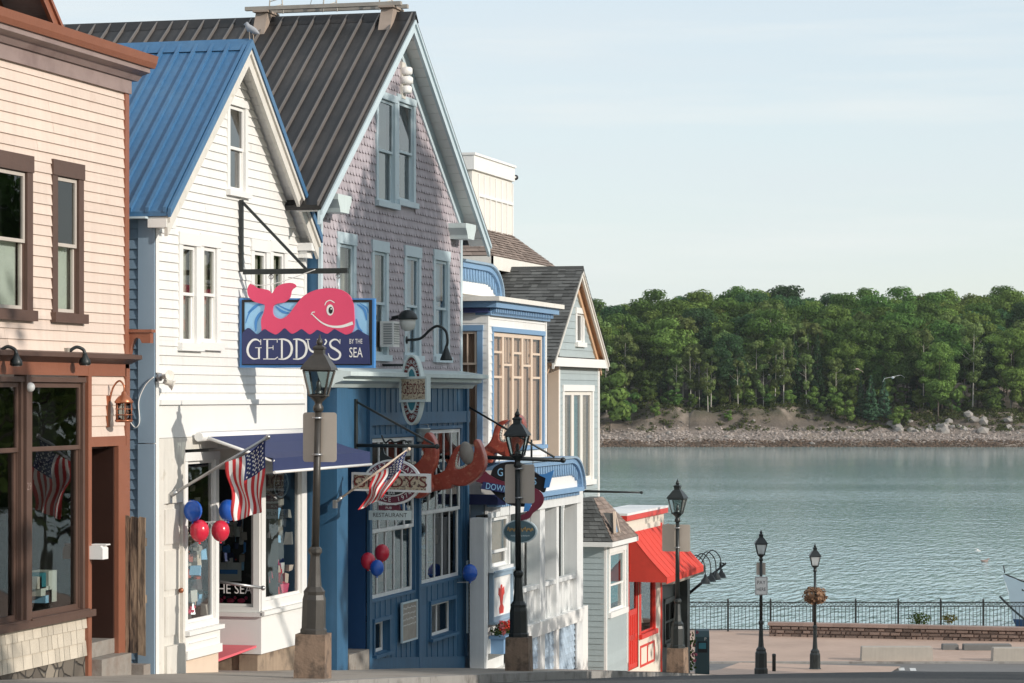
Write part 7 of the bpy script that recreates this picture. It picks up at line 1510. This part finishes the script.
def islmat():
    m = bpy.data.materials.new('island_ground'); m.use_nodes = True; nt = m.node_tree; L = nt.links; b = nt.nodes['Principled BSDF']; b.inputs['Roughness'].default_value = .9
    tc = nt.nodes.new('ShaderNodeTexCoord'); sx = nt.nodes.new('ShaderNodeSeparateXYZ'); L.new(tc.outputs['Object'], sx.inputs[0])
    no = nd(nt, 'ShaderNodeTexNoise', Scale=.22, Detail=8.0, Roughness=.7); L.new(tc.outputs['Object'], no.inputs['Vector'])
    ad = nd(nt, 'ShaderNodeMath', operation='MULTIPLY_ADD'); L.new(no.outputs['Fac'], ad.inputs[0]); ad.inputs[1].default_value = 2.2; L.new(sx.outputs['Z'], ad.inputs[2])
    cr = nt.nodes.new('ShaderNodeValToRGB'); mr = nd(nt, 'ShaderNodeMapRange'); mr.inputs['From Min'].default_value = 0; mr.inputs['From Max'].default_value = 14; L.new(ad.outputs[0], mr.inputs['Value']); L.new(mr.outputs[0], cr.inputs[0])
    e = cr.color_ramp.elements; e[0].position = .05; e[0].color = (.055, .038, .022, 1); e[1].position = 1; e[1].color = (.045, .04, .022, 1)
    for p, c in ((.145, (.10, .065, .04)), (.17, (.25, .205, .175)), (.33, (.27, .22, .185)), (.38, (.13, .105, .085)), (.50, (.15, .12, .09)), (.60, (.085, .075, .048))): q = e.new(p); q.color = (*c, 1)
    n2 = nd(nt, 'ShaderNodeTexNoise', Scale=.9, Detail=8.0, Roughness=.75); L.new(tc.outputs['Object'], n2.inputs['Vector']); r = nd(nt, 'ShaderNodeMapRange'); r.inputs['To Min'].default_value = .45; r.inputs['To Max'].default_value = 1.5; L.new(n2.outputs['Fac'], r.inputs['Value'])
    v = nd(nt, 'ShaderNodeVectorMath', operation='SCALE'); n3 = nd(nt, 'ShaderNodeTexNoise', Scale=.13, Detail=4.0); L.new(tc.outputs['Object'], n3.inputs['Vector']); r3 = nd(nt, 'ShaderNodeMapRange'); r3.inputs['From Min'].default_value = .52; r3.inputs['From Max'].default_value = .62; L.new(n3.outputs['Fac'], r3.inputs['Value']); m3 = nd(nt, 'ShaderNodeMix', data_type='RGBA'); L.new(r3.outputs[0], m3.inputs['Factor']); L.new(cr.outputs[0], m3.inputs['A']); m3.inputs['B'].default_value = (.27, .22, .175, 1); L.new(m3.outputs['Result'], v.inputs[0]); L.new(r.outputs[0], v.inputs['Scale']); L.new(v.outputs[0], b.inputs['Base Color'])
    bp = nd(nt, 'ShaderNodeBump', Strength=.8, Distance=.6); L.new(n2.outputs['Fac'], bp.inputs['Height']); L.new(bp.outputs['Normal'], b.inputs['Normal']); return m
cs = fr(-60, 190, 230); Zs = fr(560, 606, 58) + fr(609, 800, 24); mb = MB().use(islmat()); n = len(Zs)
mb.v = [tuple(vp(c, Z, isl(c, Z))) for c in cs for Z in Zs]
for i in range(len(cs) - 1):
    for j in range(n - 1): mb.f.append((i * n + j, (i + 1) * n + j, (i + 1) * n + j + 1, i * n + j + 1)); mb.mi.append(0); mb.sm.append(True)
tag(mb.build('island'), kind='structure')
# beach stones, boulders
dm('beachstone', (.31, .265, .235), .85, .15, .5, isl=.45); dm('boulder', (.27, .25, .23), .85, .2, .4, isl=.3, bump=.5, bscale=3)
ICO = []
import bmesh
bm = bmesh.new(); bmesh.ops.create_icosphere(bm, subdivisions=1, radius=1); ICO_V = [tuple(v.co) for v in bm.verts]; ICO_F = [tuple(v.index for v in f.verts) for f in bm.faces]; bm.free()
def rock(mb, p, s, rr): 
    sq = (s * rr.uniform(.7, 1.4), s * rr.uniform(.7, 1.3), s * rr.uniform(.5, .9)); a = rr.uniform(0, 6.28); ca, sa = math.cos(a), math.sin(a)
    vs = []
    for x, y, z in ICO_V:
        k = rr.uniform(.75, 1.2); x, y, z = x * sq[0] * k, y * sq[1] * k, z * sq[2] * k; vs.append((p.x + x * ca - y * sa, p.y + x * sa + y * ca, p.z + z))
    mb.poly(vs, ICO_F)
rr = random.Random(5); mb = MB().use(M['beachstone'])
for i in range(4200):
    c = rr.uniform(-2, 125); d = 6 + 13 * rr.random() ** .8; Z = shoreZ(c) + d; s = rr.uniform(.11, .32) * (1.5 if rr.random() < .06 else 1); rock(mb, vp(c, Z, isl(c, Z) + s * .2), s, rr)
tag(mb.build('beach_stones'), kind='stuff')
dm('weedstone', (.10, .066, .045), .85, .2, .5, isl=.5); mb = MB().use(M['weedstone'])
for i in range(3200):
    c = rr.uniform(-2, 125); d = rr.uniform(-.5, 8.5); Z = shoreZ(c) + d; s = rr.uniform(.12, .34); rock(mb, vp(c, Z, isl(c, Z) + s * .15), s, rr)
tag(mb.build('weed_stones'), kind='stuff')
t0 = None
bl = []
for i in range(46):
    c = 83 + 30 * rr.random() ** .9 if i < 34 else rr.uniform(0, 110); d = rr.uniform(15, 23) if i < 34 else rr.uniform(4, 20); Z = shoreZ(c) + d; s = rr.uniform(.5, 1.5) if i < 34 else rr.uniform(.4, .7); mb = MB().use(M['boulder']); p = vp(c, Z, isl(c, Z) + s * .25)
    for q in range(1): rock(mb, p, s, rr)
    tag(mb.build('boulder', None, tuple(p)), 'grey boulder in the heap at the right end of the far beach' if i < 34 else 'lone grey boulder lying on the far pebble beach', 'boulder', 'boulders along the island shore')

# ------------------------------------------------------------------ trees
def leafcloud(name, parent, m, lobes, size, rr, jitter=.5, shell=.35):
    vs = []; fs = []
    for (cx, cy, cz, rx, ry, rz_, n) in lobes:
        for i in range(n):
            z = rr.uniform(-1, 1); a = rr.uniform(0, 6.2832); q = math.sqrt(1 - z * z); v = Vector((q * math.cos(a), q * math.sin(a), z)); r = rr.uniform(shell, 1.05) ** .6
            p = Vector((cx + v.x * rx * r, cy + v.y * ry * r, cz + v.z * rz_ * r))
            nn = (v + Vector((rr.uniform(-1, 1), rr.uniform(-1, 1), rr.uniform(-.5, 1))) * jitter).normalized(); e1 = nn.orthogonal().normalized(); e2 = nn.cross(e1); an = rr.uniform(0, 6.28); e1, e2 = e1 * math.cos(an) + e2 * math.sin(an), e2 * math.cos(an) - e1 * math.sin(an)
            s = size * rr.uniform(.5, 1.35); k = len(vs)
            vs += [tuple(p + e1 * s * .55), tuple(p + e1 * s * .1 + e2 * s * .40), tuple(p - e1 * s * .5 + e2 * s * .12), tuple(p - e1 * s * .05 - e2 * s * .42)]; fs.append((k, k + 1, k + 2, k + 3))
    me = bpy.data.meshes.new(name); me.from_pydata(vs, [], fs); me.materials.append(m); o = bpy.data.objects.new(name, me); C.objects.link(o); o.parent = parent; return o
def trunk(parent, m, h, r, rr, limbs, lean=.03, l0=.35):
    mb = MB().use(m); n = 7; pts = [Vector((lean * h * (k / n) ** 1.5 + rr.uniform(-.02, .02) * h * .15 * (k > 0), rr.uniform(-.02, .02) * h * .15 * (k > 0), -.6 * (k == 0) + h * k / n)) for k in range(n + 1)]
    mb.tube(pts, [r * (1.25 if k == 0 else 1 - .8 * k / n) for k in range(n + 1)], 7)
    for i in range(limbs):
        f = rr.uniform(l0, .9); k = int(f * n); b = pts[k].lerp(pts[min(k + 1, n)], f * n - k); a = rr.uniform(0, 6.28); L = h * (1 - f) * rr.uniform(.4, .7) + h * .06; e = b + Vector((math.cos(a) * L * .8, math.sin(a) * L * .8, L * .6)); mb.tube([b, b.lerp(e, .5) + Vector((0, 0, -L * .05)), e], [r * .4 * (1 - f * .6), r * .25 * (1 - f * .6), r * .08], 5)
    return mb.build('trunk', parent)
LM = {'oak': leafmat('leaf_oak', (.095, .170, .045)), 'maple': leafmat('leaf_maple', (.145, .215, .055)), 'birch': leafmat('leaf_birch', (.16, .22, .075)), 'spruce': leafmat('leaf_spruce', (.052, .105, .055), .3, .15), 'dark': leafmat('leaf_dark', (.055, .115, .048)), 'brown': leafmat('leaf_brown', (.16, .12, .05))}
dm('bark', (.10, .08, .06), .9, .2, 3); dm('birchbark', (.46, .42, .36), .8, .2, 3)
def broad(key, bark, h, w, seed, base=.34, nl=34, per=330, size=.44):
    rr = random.Random(seed); t = thing('broadleaf_tree', 'x', 'tree'); trunk(t, bark, h * .86, h * .010, rr, 7, .03, base)
    L = []; zc = h * (base + 1) / 2; hz_ = h * (1 - base) / 2
    for i in range(nl):
        z = rr.uniform(-.95, .95); a = rr.uniform(0, 6.28); q = math.sqrt(1 - z * z) * (1 if z > 0 else .85); f = rr.uniform(.4, .8); r = w * rr.uniform(.27, .44)
        L.append((math.cos(a) * q * w * f, math.sin(a) * q * w * f, zc + z * hz_ * .8, r, r, r * rr.uniform(.6, .8), int(per * (r / (w * .35)) ** 2)))
    leafcloud('crown', t, LM[key], L, size, rr); return t
def birch(h, seed):
    rr = random.Random(seed); t = thing('birch_tree', 'x', 'tree'); trunk(t, M['birchbark'], h * .9, h * .010, rr, 5, .02, .6); L = []
    for i in range(18): f = rr.uniform(.34, 1); a = rr.uniform(0, 6.28); q = h * .14 * math.sin(math.pi * min(1, (1.08 - f) / .72)) ; r = h * rr.uniform(.04, .075); L.append((math.cos(a) * q, math.sin(a) * q, h * f, r, r, r * .9, 130))
    leafcloud('crown', t, LM['birch'], L, .55, rr); return t
def spruce(h, seed, key='spruce', wd=.20):
    rr = random.Random(seed); t = thing('spruce_tree', 'x', 'tree'); trunk(t, M['bark'], h * .97, h * .013, rr, 0, .0); L = []; n = 24
    for k in range(n):
        f = .10 + .9 * k / n; rad = (h * wd * (1 - f) + .15) * rr.uniform(.75, 1.12)
        for i in range(max(3, int(5 * (1 - f) + 3))): a = rr.uniform(0, 6.28); L.append((math.cos(a) * rad * .6, math.sin(a) * rad * .6, h * f - rad * .12, rad * .45, rad * .45, h * .030, int(22 * (1 - f) + 10)))
    L.append((0, 0, h * .97, .12, .12, h * .04, 20)); leafcloud('crown', t, LM[key], L, .5, rr, .4); return t
protos = {'oak': [broad('oak', M['bark'], 18, 5.2, 1, .2), broad('oak', M['bark'], 20, 5.6, 2, .24), broad('dark', M['bark'], 19, 5.2, 12, .16)], 'maple': [broad('maple', M['bark'], 17, 4.8, 3, .2), broad('maple', M['bark'], 19, 5.2, 4, .22)], 'birch': [birch(18, 5), birch(16, 6), birch(20, 15)], 'spruce': [spruce(15, 7), spruce(12, 8, wd=.24), spruce(17, 9, 'dark', .17)], 'low': [broad('maple', M['bark'], 7, 2.8, 10, .12, 12, 150, .5), broad('oak', M['bark'], 6, 2.6, 11, .1, 11, 150, .5)]}
LAB = {'oak': ('deep green round crowned tree in the dense wood on the island', 'round crowned trees of the island wood'), 'maple': ('light green spreading tree in the dense wood on the island', 'light green trees of the island wood'), 'birch': ('slender pale trunked birch at the front of the island wood', 'birches of the island wood'), 'spruce': ('dark pointed spruce at the front of the island wood', 'spruces of the island wood'), 'low': ('low bushy young tree on the bank above the far beach', 'young trees on the island bank')}
used = set()
rr = random.Random(21)
def plant(kind, c, Z, s=1.0, rz=None, lab=None, grp=None, sq=1.0):
    pr = rr.choice(protos[kind]); o = pr if pr.name not in used else dup(pr); used.add(pr.name)
    o.location = vp(c, Z, isl(c, Z) - .1); o.rotation_euler = (0, 0, rr.uniform(0, 6.28)); o.scale = (s * sq, s * sq, s); o['label'] = lab or LAB[kind][0]; o['group'] = grp or LAB[kind][1]; return o
cu = lambda u, Z: (u - 512) / FPX * Z
row = 0
for Z, st, kinds, s0 in ((600, 4.6, 'birch birch oak spruce maple birch spruce oak', .84), (607, 5.0, 'oak birch maple spruce oak birch', .92), (616, 5.6, 'oak maple oak birch oak', 1.0), (628, 6.2, 'oak maple oak', 1.03), (642, 6.6, 'oak maple oak maple', 1.03), (660, 7.2, 'oak maple maple', 1.03), (682, 8.0, 'oak maple', 1.03), (704, 7.0, 'oak oak maple', .98)):
    c = cu(566, Z) + (row % 2) * st * .5; kk = kinds.split()
    while c < cu(1062, Z):
        cc = c + rr.uniform(-.35, .35) * st; ZZ = Z + rr.uniform(-3.0, 3.0); k = rr.choice(kk); g = .90 + .10 * smooth(612, 668, 512 + cc / ZZ * FPX)
        plant(k, cc, ZZ, s0 * 1.19 * g * rr.uniform(.90, 1.07), None, None, None, rr.uniform(.95, 1.15))
        c += st * rr.uniform(.8, 1.2)
    row += 1
for (u, d, kind, s, lab) in ((610, 17, 'low', 2.1, 'large sunlit yellow green bush beside the grey cottage on the island shore'), (628, 21, 'low', 1.3, None), (597, 20, 'oak', .62, 'broad tree at the left end of the island behind the cottage roof'), (648, 24, 'low', .9, None), (668, 26, 'low', .7, None), (708, 23, 'birch', .55, 'young birch standing alone on the bank below the wood'), (738, 24, 'birch', .58, 'thin young birch right of the lone bank birch'), (728, 20, 'low', .45, None), (752, 25, 'low', .6, None), (871, 22, 'spruce', .86, 'full dark spruce reaching down to the beach left of the golden green maple'), (884, 24, 'spruce', .8, 'slimmer spruce just left of the golden green maple'), (861, 23, 'spruce', .62, 'small spruce reaching down to the beach left of the full one'), (938, 23, 'maple', .95, 'golden green maple leaning out over the boulders at the right'), (952, 25, 'low', 1.3, None), (905, 22, 'low', .7, None), (990, 24, 'low', 1.3, None), (1012, 26, 'maple', 1.0, 'light green maple at the right edge of the island'), (836, 24, 'low', 1.0, None), (846, 20, 'low', .9, None), (853, 25, 'low', 1.2, None), (822, 22, 'low', .7, None), (896, 20, 'low', .8, None), (676, 22, 'low', .7, None), (655, 20, 'low', .6, None), (770, 27, 'low', .8, None), (812, 25, 'low', .8, None), (790, 24, 'low', .6, None), (692, 25, 'low', .5, None)):
    Z = shoreZ(cu(u, 590)) + d; plant(kind, cu(u, Z), Z, s, None, lab)
c = cu(676, 598)
while c < cu(850, 598):
    plant('birch', c, 598 + rr.uniform(-2, 4), rr.uniform(.62, .82), None, 'thin pale trunked birch in the close rank above the bare bank', 'birches ranked above the bare bank'); c += rr.uniform(1.6, 3.4)
c = cu(590, 596)
while c < cu(1040, 596):
    Z = shoreZ(c) + rr.uniform(26, 31)
    if not 47 < c < 57 or rr.random() < .4: plant('low', c + rr.uniform(-1, 1), Z, rr.uniform(.55, 1.25))
    c += rr.uniform(2.2, 4.4)
for k in protos:
    for p in protos[k]:
        if p.name not in used: plant(k, rr.uniform(0, 100), 650)
# low undergrowth on the bank
mb = MB().use(leafmat('leaf_scrub', (.085, .10, .035), .4))
for i in range(1900):
    c = rr.uniform(cu(585, 590), cu(1040, 590)); Z = shoreZ(c) + rr.choice([rr.uniform(17, 26), rr.uniform(22, 30), rr.uniform(25, 32)]); s = rr.uniform(.25, .95)
    if nz(c, Z * .4, 13, 31) < -.12 and rr.random() < .85: continue
    s = s; leaves(mb, vp(c, Z, isl(c, Z) + s * .4), s, int(26 * s + 8), .42, sq=(1.3, 1.3, .7), rr=rr)
tag(mb.build('undergrowth'), kind='stuff')

# ------------------------------------------------------------------ trees of the park across the street
def shade_tree(h, w, seed, base, per, key='oak', size=.34, nl=30):
    rr2 = random.Random(seed); t = thing('park_tree', 'x', 'tree'); trunk(t, M['bark'], h * .85, h * .018, rr2, 12, .02, base); L = []; zc = h * (base + 1) / 2; hh = h * (1 - base) / 2
    for i in range(nl): z = rr2.uniform(-.95, .95); a = rr2.uniform(0, 6.28); q = math.sqrt(1 - z * z); f = rr2.uniform(.3, .8); r = w * rr2.uniform(.24, .40); L.append((math.cos(a) * q * w * f, math.sin(a) * q * w * f, zc + z * hh * .85, r, r, r * .75, per))
    leafcloud('crown', t, LM[key], L, size, rr2); return t
pt = [shade_tree(15.6, 3.9, 31, .22, 420), shade_tree(13, 4.0, 32, .3, 60, 'maple'), shade_tree(5.2, 2.3, 33, .18, 90, 'maple', .26, 16)]
def put(i, x, y, sc, lab, first=[True, True, True], sq=1.0):
    o = pt[i] if first[i] else dup(pt[i]); first[i] = False; o.location = (x, y, zs(y)); o.rotation_euler = (0, 0, rr.uniform(0, 6.28)); o.scale = (sc * sq, sc * sq, sc); o['label'] = lab; o['group'] = 'park trees across the street'
put(0, 5.2, 35.9, 1.0, 'tall dense park tree opposite the mauve restaurant')
put(0, 9.8, 34.4, 1.08, 'second tall dense park tree behind the one opposite the mauve restaurant')
put(1, 5.5, 43.6, .70, 'small thin park tree opposite the white porch')
put(1, 5.4, 19.8, 1.0, 'thin crowned park tree opposite the peach shop')
for y in (34, 38.5, 43, 47.5): put(2, 1.6, y, 1.0, 'small clipped tree at the park kerb across the street')
for (x, y, s) in ((3.0, 58, .80), (3.2, 64.5, .84), (2.8, 71, .84), (3.0, 77.5, .86), (8, 66, 1.0), (9, 73, .95), (16, 62, 1.0), (13, 71, 1.0)): put(0 if (x + y) % 2 < 1 else 1, x, y, s, 'tall park tree on the lawn farther down the hill')

# ================================================================== boat and birds
Zb = 126.0; c0 = (1012 - 512) / FPX * Zb
t = thing('boat', 'white hulled boat with a dark open cockpit behind the railing at the right edge', 'boat', tuple(vp(c0 + 4, Zb, 0)))
dm('hullwhite', (.70, .72, .76), .35, .05, 1); dm('hullblue', (.04, .075, .17), .4, .1); dm('deckdark', (.035, .03, .028), .6, .2)
st = []; n = 14; Lb_ = 9.5
for i in range(n + 1):
    x = i / n; hw_ = 1.5 * (1 - (1 - min(1, x * 1.9)) ** 2.2) + .03; top = 2.52 - 1.35 * min(1, x * 1.5) ** .7; st.append((c0 + .0 + x * Lb_, hw_, top, max(0, .55 * (1 - x * 5))))
def ring(i, f):                               # half section points from gunwale to keel
    c, w, top, rk = st[i]; return [(c - .15 * (i == 0), w, top), (c + rk * .25, w * .96, top * .66), (c + rk * .6, w * .86, .42), (c + rk * 1.0, w * .6, -.1), (c + rk * 1.2, .02, -.6)]
m = MB().use(M['hullwhite']).use(M['hullblue']); m.use(M['hullwhite'])
for i in range(n):
    for sg in (-1, 1):
        a, b = ring(i, 0), ring(i + 1, 0)
        for k in range(4):
            m.use(M['hullblue'] if k >= 2 else M['hullwhite']); m.smooth = True; P_ = lambda q: vp(q[0], Zb + 1.6 + sg * q[1], q[2]); m.face([P_(a[k]), P_(b[k]), P_(b[k + 1]), P_(a[k + 1])])
a = ring(n, 0); m.smooth = False; m.use(M['hullwhite']); m.face([vp(q[0], Zb + 1.6 - q[1], q[2]) for q in a] + [vp(q[0], Zb + 1.6 + q[1], q[2]) for q in a[::-1]]); m.build('hull', t)
m = MB().use(M['deckdark'])
for i in range(1, n):
    a, b = st[i], st[i + 1]; m.face([vp(a[0], Zb + 1.6 - a[1] * .93, a[2] - .45), vp(b[0], Zb + 1.6 - b[1] * .93, b[2] - .45), vp(b[0], Zb + 1.6 + b[1] * .93, b[2] - .45), vp(a[0], Zb + 1.6 + a[1] * .93, a[2] - .45)])
    for sg in (-1, 1): m.face([vp(a[0], Zb + 1.6 + sg * a[1] * .94, a[2] - .01), vp(b[0], Zb + 1.6 + sg * b[1] * .94, b[2] - .01), vp(b[0], Zb + 1.6 + sg * b[1] * .93, b[2] - .46), vp(a[0], Zb + 1.6 + sg * a[1] * .93, a[2] - .46)])
m.build('cockpit', t); m = MB().use(M['deckdark'])
for sg in (-1, 1): m.tube([vp(st[i][0], Zb + 1.6 + sg * st[i][1], st[i][2]) for i in range(n + 1)], .032, 6)
m.build('gunwale', t); m = MB().use(M['iron']); m.tube([vp(c0 - .05, Zb + 1.6, 2.6), vp(c0 - .12, Zb + 1.5, 2.95)], .03, 6); m.tube(smoothpts([tuple(vp(c0 - .35, Zb + 1.2, 1.5)), tuple(vp(c0 + .2, Zb + .6, .9)), tuple(vp(c0 + .9, Zb + .2, .3))], 5), .05, 6); m.build('mooring_line', t)
def gull(p, heading, span_, dih, body, wing, tip, lab, roll=0, flap=0.0):
    t = thing('gull', lab, 'bird', tuple(p)); p = Vector(p); f = Vector((math.cos(heading), math.sin(heading), 0)); s = Vector((-f.y, f.x, 0)); up = Vector((0, 0, 1)); s, up = s * math.cos(roll) + up * math.sin(roll), up * math.cos(roll) - s * math.sin(roll)
    L = span_ * .42; m = MB().use(body); m.tube([p - f * L * .5, p - f * L * .3, p, p + f * L * .25, p + f * L * .4, p + f * L * .47, p + f * L * .56], [.012, L * .09, L * .13, L * .11, L * .075, L * .06, .008], 10); m.face([p - f * L * .3 + s * L * .05, p - f * L * .68 + s * L * .13, p - f * L * .68 - s * L * .13, p - f * L * .3 - s * L * .05]); m.build('body', t)
    for sg in (-1, 1):
        m = MB().use(wing); w = [p + s * sg * L * .06 + up * L * .06, p + s * sg * span_ * .2 + up * (dih * span_ * .2 + .02) + f * .03, p + s * sg * span_ * .36 + up * dih * span_ * .24 - f * .03, p + s * sg * span_ * .5 + up * (dih * span_ * .22 - flap) - f * .14]; ch = [L * .26, L * .26, L * .17, .01]
        for a, b, c, d in zip(w, w[1:], ch, ch[1:]):
            if b is w[3]: m.use(tip)
            m.hexa([a + f * c * .5, b + f * d * .5, b - f * d * .5, a - f * c * .5], [a + f * c * .5 + up * .02, b + f * d * .5 + up * .012, b - f * d * .5 + up * .004, a - f * c * .5 + up * .006])
        m.build('wing', t)
    return t
dm('featherbrown', (.30, .22, .19), .7, .2, 10); dm('featherwhite', (.75, .72, .68), .7, .05); dm('feathergrey', (.35, .36, .38), .7, .1)
q = view(857, 245); gull((q.x, q.y, hz(369, q.x, q.y)), 1.2, 1.5, -.35, M['featherbrown'], M['featherbrown'], M['featherbrown'], 'brown young gull with lowered wings flying in front of the dark wood', .1, .14)
q = view(893, 245); gull((q.x, q.y, hz(377.5, q.x, q.y)), 1.9, 2.1, .12, M['featherwhite'], M['featherwhite'], M['featherwhite'], 'white gull gliding with arched wings in front of the dark wood', -.2, .28)
q = view(978, 170); gull((q.x, q.y, hz(551, q.x, q.y)), .4, .8, .3, M['featherwhite'], M['featherwhite'], M['pinkpaint'] if 0 else M['featherwhite'], 'small white gull skimming low over the water at the right', .2)
q = view(985, 178); t = thing('duck', 'dark duck swimming on the water below the skimming gull', 'bird', (q.x, q.y, 0)); m = MB().use(M['featherbrown']); p = Vector((q.x, q.y, .04)); rx_ = Vector((math.cos(TH), math.sin(TH), 0)); m.tube([p - rx_ * .3 + Vector((0, 0, .08)), p - rx_ * .15, p, p + rx_ * .12 + Vector((0, 0, .02)), p + rx_ * .18 + Vector((0, 0, .12)), p + rx_ * .22 + Vector((0, 0, .16)), p + rx_ * .32 + Vector((0, 0, .15))], [.02, .09, .12, .09, .05, .055, .012], 10); m.build('body', t)
xg = px(256, ycm); p = Vector((xg, ycm - .02, zr + .075)); t = thing('gull', 'grey gull perched on the ridge at the front peak of the blue roof', 'bird', tuple(p)); l = Vector((.75, -.3, .0)).normalized()
p = Vector((px(252, ycm), ycm - .02, zr + .06)); t.location = p
m = MB().use(M['feathergrey']); m.tube([p + l * .14 + Vector((0, 0, .05)), p + l * .06 + Vector((0, 0, .09)), p - l * .03 + Vector((0, 0, .13)), p - l * .07 + Vector((0, 0, .17)), p - l * .085 + Vector((0, 0, .20)), p - l * .135 + Vector((0, 0, .195))], [.009, .04, .052, .036, .03, .006], 10); m.build('body', t)
m = MB().use(M['tanclap'])
for s_ in (-.02, .02): m.tube([p + Vector((s_, s_, .13)), p + Vector((s_, s_, -.02))], .006, 5)
m.build('leg', t)

# ================================================================== light sea haze
def hazemat():
    m = bpy.data.materials.new('haze'); m.use_nodes = True; nt = m.node_tree; nt.nodes.remove(nt.nodes['Principled BSDF']); v = nt.nodes.new('ShaderNodeVolumePrincipled'); v.inputs['Color'].default_value = (.86, .93, .95, 1); v.inputs['Density'].default_value = .00006; v.inputs['Anisotropy'].default_value = .1
    nt.links.new(v.outputs[0], nt.nodes['Material Output'].inputs['Volume']); return m
vslab('haze', -2500, 2500, -90, 3000, -4.5, 62, hazemat(), 'stuff')
